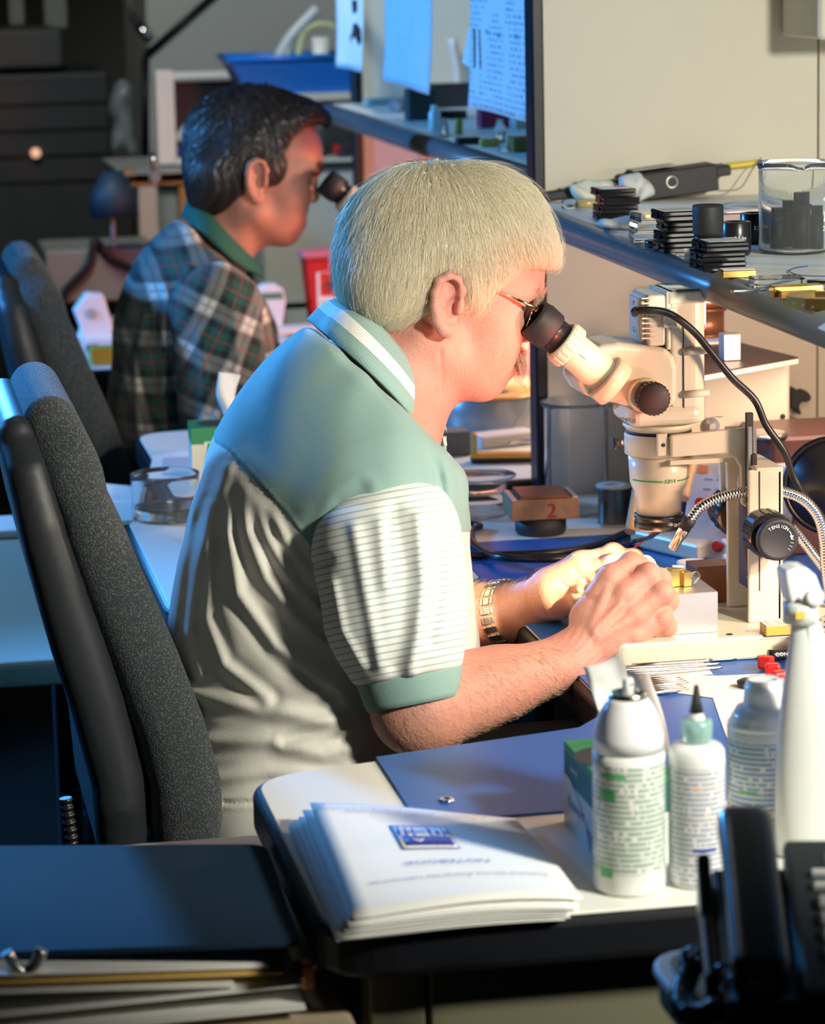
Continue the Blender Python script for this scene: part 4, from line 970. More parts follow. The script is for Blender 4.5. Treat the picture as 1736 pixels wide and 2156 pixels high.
# zoom knob
kc = S(1356, 832, -.038); m = MB(); m.lathe(kc, (0, -1, 0), [(0, .019), (.010, .018)], 28); mscope(m, 'knob_collar', M_cream)
kc = kc+np.array([.004, -.010, -.001]); m = MB(); n = 60; m.lathe(kc, (0, -1, 0), [(0, .0165), (.002, .0172), (.016, .0172), (.018, .0155), (.018, .001)], 36); mscope(m, 'zoom_knob', M_blackm)
for i in range(24):
    a = i*math.pi/12; m = MB(); m.box(kc+np.array([math.cos(a)*.0172, -.009, math.sin(a)*.0172]), (.0016, .013, .0016), roty(-a)); mscope(m, 'knurl', M_black)
# clamp screw at the left of the ring
a = S(1312, 932, -.03); m = MB(); m.cyl(a, a+np.array([-.008, -.002, 0]), .0028, n=12); mscope(m, 'screw_shaft', M_alu); m = MB(); m.lathe(a+np.array([-.005, -.002, 0]), (-1, -.15, 0), [(0, .0062), (.007, .0066), (.009, .0055)], 18); mscope(m, 'clamp_screw', M_blackm)
a = S(1400, 936, -.0375); m = MB(); m.box(a+np.array([-.004, .0, 0]), (.011, .006, .024)); mscope(m, 'clamp_pad', M_cream, .001); m = MB(); m.lathe(a+np.array([-.003, -.003, 0]), (0, -1, 0), [(0, .0022), (.0005, .0022)], 10); mscope(m, 'screw', M_blackm)
# eyepiece tubes
for g in (-1, 1):
    A = S(1276, 796, g*.036); Bp = S(1110, 658, g*.031); d = (Bp-A)/np.linalg.norm(Bp-A); L = np.linalg.norm(Bp-A)
    q = lambda s_: A+d*L*s_
    m = MB(); m.lathe(q(-.12), d, [(0, .026), (L*.12, .0262), (L*.16, .0255)], 32); mscope(m, 'tube_socket', M_cream)
    m = MB(); m.lathe(q(.04), d, [(0, .0205), (L*.36, .0195), (L*.40, .0195)], 32); mscope(m, 'eyepiece_tube', M_cream)
    m = MB(); m.lathe(q(.43), d, [(0, .0215), (.003, .0235), (L*.13, .0235), (L*.15, .0222), (L*.155, .020)], 40); mscope(m, 'diopter_ring', M_cream)
    e1 = np.cross(d, (0, 0, 1)); e1 /= np.linalg.norm(e1); e2 = np.cross(d, e1)
    for i in range(20):
        a = i*math.pi/10; u_ = e1*math.cos(a)+e2*math.sin(a); R = np.stack([u_, np.cross(d, u_), d], 1); m = MB(); m.box(q(.50)+u_*.0236, (.0014, .0032, L*.10), R); mscope(m, 'grip_rib', M_cream)
    m = MB(); m.box(q(.36)+e1*g*0+e2*0+np.array([0, -.0196*1, 0]), (.008, .0006, .0006), np.stack([d, (0, 1, 0), np.cross(d, (0, 1, 0))], 1)); mscope(m, 'index_line', M_blackink)
    m = MB(); m.lathe(q(.58), d, [(0, .0185), (L*.10, .0185), (L*.11, .0195)], 32); mscope(m, 'eyepiece_body', M_black)
    m = MB(); m.lathe(q(.69), d, [(0, .0195), (.002, .0218), (L*.16, .0228), (L*.20, .0215), (L*.24, .0212), (L*.24, .017), (L*.18, .015)], 36); mscope(m, 'rubber_eyecup', M_blackm)
    m = MB(); m.lathe(q(.88), d, [(0, .0001), (0, .0145), (.001, .0145)], 24); mscope(m, 'ocular_glass', M_lens)
    # pale blue tinted end caps of the prism boxes
    c = S(1278, 748, g*.037); 
for c_, s_ in ((S(1282, 752, 0), (.028, .05, .014)), (S(1244, 812, 0), (.034, .06, .008))):
    m = MB(); m.box(c_, s_, roty(.62)); mscope(m, 'cover_plate', simple('grey_blue_plastic', (.42, .47, .50), .35), .003)
text('OLYMPUS', .0062, S(1313, 884, -.0408), (1, 0, -.2), (0, 0, 1), M_blackink, sb)
text('OLYMPUS', .0065, S(1316, 728, 0)+np.array([0, 0, .0012]), (.25, .96, 0), (-.96, .25, 0), M_blackink, sb)
# boom arm: two side plates and a front web
arm = [(1412, 918), (1570, 901), (1573, 1070), (1561, 1062), (1559, 985), (1548, 966), (1525, 955), (1412, 964)]
for d0, nm in ((-.045, "arm_plate"), (.036, "arm_plate")):
    m = MB(); m.extr([S(u, v, -.045)+np.array([0, d0+.045, 0]) for u, v in arm], (0, .009, 0)); mscope(m, nm, M_cream, .002)
a = S(1562, 985, 0); m = MB(); m.box((a[0]-.001, YS, S(1565, 1020, 0)[2]), (.006, .086, S(1, 985, 0)[2]-S(1, 1062, 0)[2]+.02)); mscope(m, 'arm_web', M_cream, .002)
a = S(1470, 958, 0); m = MB(); m.box((a[0], YS, a[2]), (.085, .08, .005)); mscope(m, 'arm_floor', M_cream)
m = MB(); m.lathe(S(1497, 897, .034), (0, -1, 0), [(0, .009), (.002, .009), (.002, .004), (.005, .0035)], 20); mscope(m, 'pivot_screw', M_alu)
# column with rack, hollow towards the user
cx0, cx1 = PZ(1574, 1311, zb)[0], PZ(1650, 1309, zb)[0]; cyn = PZ(1610, 1310, zb)[1]; ct = S(1612, 975, -.045)[2]
CYF = cyn+.086
m = MB(); m.prism(roundpoly([(cx0, cyn), (cx1, cyn), (cx1, cyn+.006), (cx0, cyn+.006)], 0), zb, ct); mscope(m, 'column_side', M_cream, .002)
m = MB(); m.box(((cx0+cx1)/2, CYF-.003, (zb+ct)/2), (cx1-cx0, .006, ct-zb)); mscope(m, 'column_side', M_cream, .002)
m = MB(); m.box((cx1-.004, (cyn+CYF)/2, (zb+ct)/2), (.008, CYF-cyn, ct-zb)); mscope(m, 'column_back', M_cream, .003)
m = MB(); m.box(((cx0+cx1)/2+.004, (cyn+CYF)/2, ct), (cx1-cx0-.008, CYF-cyn, .004)); mscope(m, 'column_top', M_cream, .0015)
m = MB(); m.box((cx0+.012, (cyn+CYF)/2, zb+.105), (.006, .05, .15)); mscope(m, 'slide_plate', M_blackm, .001)
m = MB(); m.box((cx0+.010, (cyn+CYF)/2-.012, ct+.012), (.007, .007, .09)); mscope(m, 'rack_rod', M_blackm); m = MB(); m.box((cx0+.008, (cyn+CYF)/2-.02, ct+.006), (.004, .005, .075)); mscope(m, 'guide_rod', M_steel)
for i in range(22): m = MB(); m.box((cx0+.0155, (cyn+CYF)/2-.012, ct+.002+i*.0018), (.004, .006, .0009)); mscope(m, 'rack_tooth', M_steel)
for z in (zb+.05, zb+.09, zb+.13, zb+.16):
    m = MB(); m.lathe((cx0-.0003, cyn+.003, z), (-1, 0, 0), [(0, .0017), (.0005, .0012)], 10); mscope(m, 'screw', M_brass)
m = MB(); m.box((cx0+.012, cyn-.0004, zb+.10), (.0008, .001, .13)); mscope(m, 'panel_seam', M_blackm)
a = S(1541, 1014, 0); m = MB(); m.box((a[0]+.004, YS-.018, a[2]), (.0006, .022, .018), rotx(.5)); mscope(m, 'white_tape', M_white)
# focusing knob with TENSION lettering, and its twin behind
for side in (-1, 1):
    c = np.array([(cx0+cx1)/2-.003, cyn if side < 0 else CYF, S(1606, 1104, -.05)[2]]); D = np.array([0, side, 0])
    m = MB(); m.lathe(c, D, [(0, .021), (.002, .0245), (.030, .0245), (.034, .0235)], 40); mscope(m, 'coarse_knob', M_black)
    for i in range(18):
        a = i*math.pi/9; m = MB(); m.box(c+D*.017+np.array([math.cos(a)*.0246, 0, math.sin(a)*.0246]), (.0014, .026, .0045), roty(-a)); mscope(m, 'knob_flute', M_black)
    m = MB(); m.lathe(c+D*.034, D, [(0, .019), (.012, .019), (.012, .0225), (.018, .0225), (.020, .0195), (.019, .018), (.019, .0001)], 40); mscope(m, 'tension_knob', M_blackm)
    if side < 0:
        fc = c+D*.0536
        for i, ch in enumerate('TENSION'):
            a = math.radians(128-i*13); text(ch, .0050, fc+np.array([math.cos(a), 0, math.sin(a)])*.0148, (math.sin(a), 0, -math.cos(a)), (math.cos(a), 0, math.sin(a)), M_whiteink, sb)
        pts = [fc+np.array([math.cos(a), 0, math.sin(a)])*.0148 for a in np.radians(np.linspace(38, 12, 8))]; m = MB(); m.tube(pts, .0006, 5, 1)
        e = pts[-1]; m.extr([e+np.array([-.0022, 0, .001]), e+np.array([.0022, 0, .001]), e+np.array([.0002, 0, -.0034])], (0, -.0004, 0)); mscope(m, 'arrow_mark', M_whiteink)
        for i in range(4):
            a = math.radians(0-i*14); p = fc+np.array([math.cos(a), 0, math.sin(a)])*.0155; m = MB(); m.box(p, (.0035, .0004, .0004), roty(-a)); mscope(m, 'scale_mark', M_whiteink)
sub(sb, {'knob_flute': 'coarse_knob', 'scale_mark': 'tension_knob', 'arrow_mark': 'tension_knob', 'knurl': 'zoom_knob', 'vent_rib': 'column_cap', 'rib': 'lamp_housing', 'grip_rib': 'diopter_ring', 'index_line': 'eyepiece_tube', 'green_line': 'objective_barrel', 'slotted_boss': 'lamp_column', 'rack_tooth': 'rack_rod', 'white_tape': 'arm_web', 'pivot_screw': 'arm_plate', 'ocular_glass': 'rubber_eyecup'})
# ---------------------------------------------------------------- gooseneck light and cable
gn = thing('gooseneck_light', 'chrome gooseneck fibre light with its tip beside the lens', 'lamp', tuple(PZ(1736, 1300, .76)))
def corr(pts, r, name, parent, pitch=.0034):
    C = curve(pts, 14); L = np.concatenate([[0], np.cumsum(np.linalg.norm(np.diff(C, axis=0), axis=1))]); n = int(L[-1]/(pitch/4)); tt = np.linspace(0, L[-1], n)
    Pp = np.stack([np.interp(tt, L, C[:, i]) for i in range(3)], 1); m = MB(); m.tube(Pp, lambda s_: r*(1+.09*math.cos(2*math.pi*s_*L[-1]/pitch)), 14, 1); return m.build(name, M_chrome, parent)
neck = [S(1449, 1098, -.075), S(1475, 1067, -.075), S(1520, 1046, -.072), S(1580, 1034, -.068), S(1640, 1034, -.064), S(1690, 1052, -.06), S(1722, 1090, -.056), S(1734, 1140, -.05), S(1738, 1200, -.045), S(1752, 1300, -.03)]
corr(neck, .0056, 'flexible_neck', gn)
tipd = S(1418, 1150, -.072)-neck[0]; tipd /= np.linalg.norm(tipd)
m = MB(); m.lathe(neck[0], tipd, [(-.004, .0070), (.0, .0074), (.004, .0074), (.004, .0066), (.010, .0066)], 20); m.build('neck_collar', M_blackm, gn)
m = MB(); m.lathe(neck[0]+tipd*.005, tipd, [(0, .0064), (.013, .0064), (.0132, .0057), (.029, .0053), (.0295, .0046), (.0295, .0042)], 22, cap=False); m.build('nozzle', M_chrome, gn)
M_lampglow = NT('lamp_glow').set(col=(1, .8, .5), emi=(1, .82, .55), ems=30.0).m
m = MB(); m.lathe(neck[0]+tipd*.0335, tipd, [(0, .0045), (.0004, .0045)], 16); m.build('light_aperture', M_lampglow, gn)
corr([S(1664, 1108, -.01), S(1690, 1140, -.01), S(1720, 1178, -.01), S(1760, 1230, -.012)], .0056, 'flexible_neck', gn)
tip = neck[0]+tipd*.040
light('gooseneck_beam', 'SPOT', tuple(tip), tuple(S(1350, 1195, -.045)), 14, (1, .74, .42), .004, spot=95, blend=.8)
light('scope_illuminator', 'SPOT', tuple(S(1386, 1118)), tuple(S(1372, 1210, -.03)), 9, (1, .86, .62), .01, spot=60, blend=.6)
cb = thing('power_cable', 'black cable running from the microscope lamp down to the right', 'cable', tuple(S(1340, 657, -.03)))
def cable(pts, r, mat, parent, name='cord', n=8): m = MB(); m.tube(pts, r, n, 8); return m.build(name, mat, parent)
cable([S(1336, 660, -.02), S(1337, 654, -.04), S(1360, 653, -.047), S(1395, 656, -.050), S(1425, 670, -.052), S(1462, 700, -.05), S(1495, 740, -.05), S(1540, 795, -.05), S(1588, 842, -.05), S(1612, 895, -.05), S(1650, 950, -.05), S(1668, 1000, -.05), S(1690, 1040, -.05), S(1736, 1100, -.04), S(1760, 1180, 0)], .0042, M_black, cb)
# second microscope: a copy of the first with every part
off = PY(676, 398, 4.81)-S(1104, 650, 0); off[2] = (z2+.0026)-.7428; off[1] = max(off[1], 1.70)
s2 = dup(sb); s2.location = Vector(sb.location)+Vector(off)
s2['label'] = 'cream stereo microscope the plaid-shirted man looks into'

#, len(sb.children), len(s2.children), s2.location, s2.children[5].matrix_parent_inverse.translation if len(s2.children) else None)
# ---------------------------------------------------------------- things on the near desk (foreground)
def textlines(name, base, ink, z0, z1, pitch=.0026, dens=.50, blocks=None, wx=420, ang=None, extra=None):
    """blurred small print: rows of word-like dashes, in object space; ang: (cx, cy) of a can, else x is used"""
    t = NT(name); s_ = t.sep()
    if ang:
        a = t.math('ARCTAN2', t.math('SUBTRACT', s_[1], ang[1]), t.math('SUBTRACT', s_[0], ang[0])); x = t.math('MULTIPLY', a, ang[2])
    else: x = s_[0]; a = None
    row = t.math('FLOOR', t.math('MULTIPLY', s_[2], 1/pitch)); fr = t.math('FRACT', t.math('MULTIPLY', s_[2], 1/pitch))
    cmb = t.node('ShaderNodeCombineXYZ'); t.ln(t.math('MULTIPLY', x, wx), cmb.inputs[0]); t.ln(t.math('MULTIPLY', row, 7.31), cmb.inputs[1])
    w1 = t.noise(1.0, 2, cmb.outputs[0]); m = t.math('MULTIPLY', t.math('GREATER_THAN', w1, 1-dens), t.math('LESS_THAN', fr, .62))
    c2 = t.node('ShaderNodeCombineXYZ'); t.ln(t.math('FLOOR', t.math('MULTIPLY', s_[2], 1/(pitch*5))), c2.inputs[0]); t.ln(t.math('FLOOR', t.math('MULTIPLY', x, 28)), c2.inputs[1])
    wn = t.node('ShaderNodeTexWhiteNoise'); t.ln(c2.outputs[0], wn.inputs[0]); m = t.math('MULTIPLY', m, t.math('GREATER_THAN', wn.outputs[0], .05))
    m = t.math('MULTIPLY', m, t.math('MULTIPLY', t.math('GREATER_THAN', s_[2], z0), t.math('LESS_THAN', s_[2], z1)))
    c = t.mix(m, base, ink)
    for (za, zb_, a0, a1, col) in (blocks or []):
        q = t.math('MULTIPLY', t.math('MULTIPLY', t.math('GREATER_THAN', s_[2], za), t.math('LESS_THAN', s_[2], zb_)), t.math('MULTIPLY', t.math('GREATER_THAN', x, a0), t.math('LESS_THAN', x, a1)))
        c = t.mix(q, c, col)
    t.set(col=c, rough=.28, coat=.3); return t.m
def canprof(base, prof, t_): return [((prof[0][0]-v)*t_/FPX/.985, r*t_/FPX) for v, r in prof]
Zd = .7402
def depth(p): return float((np.array(p)-CP)@RW[:, 2])
# spray can
b = PZ(1325, 1868, Zd); td = depth(b); kk = td/FPX/.985
can = thing('spray_can', 'tall white aerosol can with green print and open nozzle top', 'spray can', tuple(b))
zt = lambda v: b[2]+(1868-v)*kk
M_c1 = textlines('green_printed_can', (.80, .80, .76), (.30, .42, .34), zt(1820), zt(1590), .0044, .58, [(zt(1668), zt(1640), -2.75*.0286, -2.2*.0286, (.05, .42, .12)), (zt(1618), zt(1606), -2.7*.0286, -1.9*.0286, (.12, .5, .2)), (zt(1828), zt(1806), -2.75*.0286, -2.3*.0286, (.05, .42, .12))], 230, (b[0], b[1], .0286))
m = MB(); m.lathe(b, (0, 0, 1), [((1868-v)*kk, r*kk) for v, r in ((1868, 66), (1864, 73), (1858, 75), (1600, 75), (1570, 74.5))], 48); m.build('can_body', M_c1, can)
M_cangloss = simple('white_gloss_metal', (.82, .82, .84), .18, var=.01)
m = MB(); m.lathe(b, (0, 0, 1), [((1868-v)*kk, r*kk) for v, r in ((1570, 75), (1540, 73), (1515, 67), (1490, 58), (1470, 46), (1462, 40))], 48); m.build('can_shoulder', M_cangloss, can)
M_tin = simple('tinned_ring', (.6, .58, .48), .25, 1)
m = MB(); m.lathe(b, (0, 0, 1), [((1868-v)*kk, r*kk) for v, r in ((1466, 37), (1462, 39), (1452, 38), (1450, 34), (1458, 30), (1464, 12))], 36); m.build('valve_ring', M_tin, can)
m = MB(); m.lathe(b, (0, 0, 1), [((1868-v)*kk, r*kk) for v, r in ((1464, 11), (1440, 11.5), (1424, 11), (1421, 9))], 18); m.build('nozzle', M_white, can)
m = MB(); m.lathe(b+np.array([.0018, -.0042, (1868-1433)*kk]), (.3, -1, 0), [(0, .0011), (.0005, .0011)], 10); m.build('nozzle_hole', M_blackm, can)
# glue bottle
b = PZ(1467, 1858, Zd); kk = depth(b)/FPX/.985; gb = thing('glue_bottle', 'white squeeze bottle with black pointed tip between the two cans', 'bottle', tuple(b)); zt = lambda v: b[2]+(1858-v)*kk
R_ = 59*kk
M_c2 = textlines('blue_grey_printed_bottle', (.80, .81, .80), (.36, .38, .46), zt(1850), zt(1600), .0042, .60, [(zt(1776), zt(1768), -2.0*R_, -1.1*R_, (.03, .06, .35)), (zt(1644), zt(1639), -2.0*R_, -1.7*R_, (.75, .45, .1)), (zt(1640), zt(1638), -2.0*R_, -.8*R_, (.75, .62, .35)), (zt(1706), zt(1704), -2.0*R_, -.8*R_, (.75, .62, .35))], 260, (b[0], b[1], R_))
P_ = lambda L: [((1858-v)*kk, r*kk) for v, r in L]
m = MB(); m.lathe(b, (0, 0, 1), P_([(1858, 50), (1853, 57), (1845, 59), (1590, 59), (1572, 57), (1562, 50), (1556, 34)]), 44); m.build('bottle_body', M_c2, gb)
M_teal = NT('teal_translucent').set(col=(.45, .75, .72), rough=.25, trans=.5).m
m = MB(); m.lathe(b, (0, 0, 1), P_([(1556, 26), (1550, 32), (1520, 33), (1510, 32), (1508, 24)]), 30); m.build('cap_ring', M_teal, gb)
m = MB(); m.lathe(b, (0, 0, 1), P_([(1514, 20), (1500, 15), (1488, 13)]), 24); m.build('spout', M_white, gb)
m = MB(); m.lathe(b, (0, 0, 1), P_([(1494, 15), (1470, 10), (1440, 5.5), (1436, 4)]), 20); m.build('black_tip', M_blackm, gb)
# air duster can
b = PZ(1606, 1748, Zd); kk = depth(b)/FPX/.985; dc = thing('duster_can', 'wide white can with blue print and white spray cap behind the phone', 'spray can', tuple(b)); zt = lambda v: b[2]+(1748-v)*kk; R_ = 75*kk
M_c3 = textlines('blue_printed_can', (.78, .80, .80), (.22, .36, .58), zt(1745), zt(1545), .0044, .60, [(zt(1652), zt(1645), -2.6*R_, -2.05*R_, (.08, .5, .1))], 210, (b[0], b[1], R_))
P_ = lambda L: [((1748-v)*kk, r*kk) for v, r in L]
m = MB(); m.lathe(b, (0, 0, 1), P_([(1748, 70), (1744, 75), (1530, 75), (1520, 73)]), 48); m.build('can_body', M_c3, dc)
m = MB(); m.lathe(b, (0, 0, 1), P_([(1524, 75), (1514, 74), (1504, 66), (1500, 67), (1494, 62), (1482, 55), (1478, 44)]), 48); m.build('can_shoulder', M_cangloss, dc)
m = MB(); m.lathe(b, (0, 0, 1), P_([(1482, 42), (1476, 43), (1472, 40), (1470, 41), (1440, 39), (1438, 37), (1428, 35), (1424, 33), (1428, 26), (1430, 6)]), 36); m.build('spray_cap', M_white, dc)
m = MB(); m.cyl(b+np.array([.010, -.003, (1748-1432)*kk]), b+np.array([.052, -.006, (1748-1444)*kk]), .0042, .003, 12); m.build('spout', M_white, dc)
# trigger sprayer
b = PZ(1722, 1795, Zd); kk = depth(b)/FPX/.985; ts = thing('trigger_spray_bottle', 'white translucent trigger spray bottle at the right edge', 'bottle', tuple(b))
M_hdpe = NT('milky_plastic').set(col=(.80, .82, .78), rough=.35, trans=.15, sss=.2).m
m = MB(); A_ = [(1795, 84, 1722), (1788, 92, 1722), (1640, 92, 1722), (1540, 84, 1718), (1450, 66, 1710), (1380, 48, 1702), (1352, 42, 1700), (1340, 38, 1698), (1330, 37, 1697), (1300, 30, 1692)]
for i in range(len(A_)-1):
    pass
rows = []
for v, r, u in A_:
    cc = b+np.array([(u-1722)*kk, 0, (1795-v)*kk]); rows.append([cc+np.array([math.cos(q)*r*kk, math.sin(q)*r*kk*.62, 0]) for q in np.linspace(0, 2*math.pi, 41)])
m.sheet(rows); m.add(rows[0][:-1], [list(range(40))]); m.add(rows[-1][:-1], [list(range(40))]); m.build('bottle_body', M_hdpe, ts)
f = lambda u, v, d=0: PY(u, v, b[1]+d)
m = MB(); m.extr([f(u, v, -.014) for u, v in ((1653, 1204), (1676, 1196), (1698, 1196), (1718, 1212), (1732, 1250), (1730, 1272), (1722, 1284), (1700, 1284), (1690, 1268), (1678, 1260), (1668, 1275), (1662, 1258), (1655, 1225))], (0, .028, 0)); m.build('spray_head', M_white, ts, bev=.004)
m = MB(); m.extr([f(u, v, -.010) for u, v in ((1696, 1284), (1722, 1284), (1724, 1396), (1712, 1402), (1704, 1396))], (0, .020, 0)); m.build('trigger', M_white, ts, bev=.002)
m = MB(); m.lathe(f(1714, 1257, -.015), (0, -1, 0), [(0, .0078), (.002, .0078), (.002, .004)], 18); m.build('pivot', M_white, ts)
m = MB(); m.lathe(f(1684, 1310), (0, 0, 1), [(0, .0145), (.016, .0145), (.018, .012)], 24); m.build('collar', M_hdpe, ts); m = MB(); m.box(f(1684, 1296, -.015), (.008, .002, .006)); m.build('yellow_tab', simple('yellow_mark', (.75, .5, .08), .5), ts)
# tissue boxes
def carton(name, p0, dims, rz, z, label, side, tops, tiss, cut, face=None, tm=None):
    t = thing(name, label, 'tissue box', tuple(p0)); R = rotz(rz); h_ = dims[2]
    c = np.array(p0)+R@np.array([dims[0]/2, dims[1]/2, h_/2]); m = MB(); m.box(c, dims, R); o = m.build('carton', side, t)
    m = MB(); m.box(c+np.array([0, 0, h_/2+.0003]), (dims[0]*1.002, dims[1]*1.002, .0006), R); m.build('top_flap', tops, t)
    m = MB(); q = c+np.array([0, 0, h_/2+.0008]); m.lathe(q, (0, 0, 1), [(0, dims[1]*.3), (.0004, dims[1]*.3)], 20); m.build('opening', M_blackink, t)
    ti = MB(); 
    for G in tiss: ti.sheet(G, .0012)
    ti.build('tissue', M_paper, t); return t
def boxmat(name, z0, stops):
    t = NT(name); z = t.sep()[2]; c = stops[0][1]
    cc = None
    for zz, col in stops[1:]:
        cc = t.mix(t.math('GREATER_THAN', z, z0+zz), cc if cc is not None else c, col)
    t.set(col=cc, rough=.45); return t.m
p = PZ(1248, 1800, Zd); 
tA = boxmat('green_white_carton', .74, [(0, (.74, .78, .78)), (.040, (.0, .16, .15)), (.066, (.03, .30, .10))])
def TG(pts_l, pts_r, n=7, wave=.003):
    A = curve(pts_l, 3); B = curve(pts_r, 3); return [[A[i]*(1-k/n)+B[i]*k/n+np.array([0, wave*math.sin(5*k/n+i*.5), 0]) for k in range(n+1)] for i in range(len(A))]
yA = 2.44
kb = carton('tissue_box', PZ(1262, 1818, Zd), (.064, .125, .072), 0, .74, 'green and white tissue box behind the tall aerosol can', tA, M_green,
       [TG([PY(1262, 1500, yA-.02), PY(1245, 1450, yA), PY(1228, 1405, yA+.01)], [PY(1340, 1500, yA+.01), PY(1325, 1440, yA), PY(1312, 1378, yA+.01)]),
        TG([PY(1290, 1560, yA-.01), PY(1305, 1480, yA+.01), PY(1318, 1412, yA+.015)], [PY(1412, 1590, yA), PY(1395, 1500, yA+.01), PY(1366, 1418, yA+.02)])], 0)
pk = PZ(1262, 1818, Zd)
text('Kimberly', .007, pk+np.array([-.0006, .085, .056]), (0, -1, 0), (0, 0, 1), M_whiteink, kb); text('Kimwipes', .014, pk+np.array([-.0006, .080, .024]), (0, -1, -.0), (0, 0, 1), M_blue_print, kb)
m = MB(); 
for i in range(4): m.box(pk+np.array([-.0004, .045, .016-.004*i]), (.0006, .05-.008*i, .0012))
m.build('small_print', M_greyink, kb)
m = MB(); m.extr([pk+np.array([-.0005, y, z]) for y, z in ((.125, .0), (.125, .046), (.10, .044), (.07, .034), (.045, .020), (.03, .0))], (-.0003, 0, 0)); m.build('wave_print', M_white, kb)
# ---------------------------------------------------------------- notebook stack
nb = thing('notebook', 'open-leaved white laboratory notebook with blue logo on the near desk', 'notebook', tuple(PZ(940, 1820, Zd)))
c4 = [np.array([*PZ(u, v, Zd+.017)[:2], Zd]) for u, v in ((745, 1930), (1226, 1888), (1085, 1706), (652, 1700))]
def leaf(c, z, dx, dy, rot, curl, nm, n=12, mat=None, th=.0007, zl=0):
    C = np.array([q+np.array([dx, dy, 0]) for q in c]); cen = C.mean(0); C = (C-cen)@rotz(rot).T+cen
    G = []
    for i in range(n+1):
        r = []
        for j in range(n+1):
            s_, t_ = j/n, i/n; p = (C[0]*(1-s_)+C[1]*s_)*(1-t_)+(C[3]*(1-s_)+C[2]*s_)*t_
            r.append(p+np.array([0, 0, z+curl*(.004*math.sin(s_*3.1+t_)+.005*(t_**3)*(1-s_)+.0025*math.sin(t_*4)+.004*s_*math.sin(3.14*s_)*(1-t_))]))
        G.append(r)
    m = MB(); m.sheet(G, th); return m.build(nm, mat or M_paper, nb), G
for k_ in range(9): leaf(c4, .0012+k_*.0013, -.014+.002*math.sin(k_*2.1)+.0012*k_-.004*(k_ < 4), -.006+.0016*math.sin(k_*3.3), .010*math.sin(k_*1.7)+.02*(k_ < 5), .35+.06*k_, 'page')
_, G = leaf(c4, .0150, 0, 0, 0, 1.0, 'cover')
def onG(s_, t_, lift=.0009):
    n = 12; i = min(int(t_*n), n-1); j = min(int(s_*n), n-1); a, b_ = t_*n-i, s_*n-j
    return (np.array(G[i][j])*(1-a)*(1-b_)+np.array(G[i][j+1])*(1-a)*b_+np.array(G[i+1][j])*a*(1-b_)+np.array(G[i+1][j+1])*a*b_)+np.array([0, 0, lift])
def gprint(s0, s1, t0, t1, mat, nm, nx=8):
    m = MB(); m.sheet([[onG(s0+(s1-s0)*j/nx, t0+(t1-t0)*i/2) for j in range(nx+1)] for i in range(3)], .0002); m.build(nm, mat, nb)
def gtext(s_, sc_, tpos, sctr, mat, lift=.0011):
    # text turned half a circle: read from the far side
    o = onG(sctr, tpos, 0)
    cu = bpy.data.curves.new('t', 'FONT'); cu.body = s_; cu.size = sc_; cu.align_x = 'CENTER'; cu.align_y = 'CENTER'; cu.extrude = .0001; cu.resolution_u = 3
    ob = bpy.data.objects.new('t', cu); sc.collection.objects.link(ob); me = bpy.data.meshes.new_from_object(ob.evaluated_get(bpy.context.evaluated_depsgraph_get())); bpy.data.objects.remove(ob)
    W_ = np.linalg.norm(c4[1]-c4[0]); H_ = np.linalg.norm(c4[3]-c4[0]); co = []
    for v in me.vertices: q = onG(sctr-v.co.x/W_, tpos-v.co.y/H_, lift+v.co.z*.3); co.append(q)
    me.vertices.foreach_set('co', np.array(co, np.float32).ravel()); me.materials.clear(); link('lettering', me, mat, nb)
M_blpr = simple('faded_blue_print', (.12, .16, .45), .7)
gprint(.33, .60, .50, .76, M_blpr, 'logo_frame'); gprint(.338, .592, .512, .748, M_paper, 'logo_field'); onG0 = onG
_o = onG
def onG(s_, t_, lift=.0009): return _o(s_, t_, lift+.0006)
gprint(.36, .585, .53, .635, M_blue_print, 'logo_block')
gtext('ITJXO', .0175, .68, .468, M_blue_print, .0012); gtext('A', .016, .585, .43, M_paper, .0012)
gtext('NOTEBOOK', .013, .36, .50, M_blpr); gtext('Technical Service Enterprises Laboratories', .0085, .225, .52, M_greyink); gtext('A handbook for information processing and development of', .0062, .93, .42, M_greyink); gtext('The standard reporting engineers for internal', .0062, .905, .47, M_greyink)
# ---------------------------------------------------------------- dark binder on the tan table
bd = thing('ring_binder', 'dark blue ring binder stuffed with loose papers on the low tan table', 'binder', (.1, 2.35, .66))
zt_ = .72
B4 = [PZ(-60, 2008, zt_), PZ(633, 1983, zt_), PZ(560, 1776, zt_), PZ(-60, 1780, zt_)]
poly = roundpoly([(p[0], p[1]) for p in B4], [.01, .015, .02, .01])
m = MB(); m.prism(poly, zt_-.005, zt_); m.build('cover', simple('navy_binder_cloth', (.010, .026, .050), .75, 0, .2, 900, spec=.08), bd, bev=.0015)
m = MB(); m.prism([(x-.01 if x < 0 else x, y) for x, y in poly], .6602, .664); m.build('back_cover', M_blackm, bd)
for k_, (x0, x1, y0, zz, rot, col) in enumerate([(-.02, .30, 2.255, .690, -.05, M_paper), (.02, .25, 2.235, .6965, -.08, M_paper), (-.03, .29, 2.24, .703, -.07, simple('manila', (.62, .42, .12), .7)), (-.04, .28, 2.245, .7085, -.075, M_paper), (.05, .29, 2.262, .674, .03, simple('yellow_folder', (.60, .42, .05), .7)), (-.02, .31, 2.225, .668, .02, M_paper), (.0, .31, 2.24, .681, .03, M_paper)]):
    m = MB(); m.box(((x0+x1)/2, y0+.12, zz), (x1-x0, .24, .0018), rotz(-rot*.6)@roty(-rot*.9)); m.build('loose_sheet', col, bd)
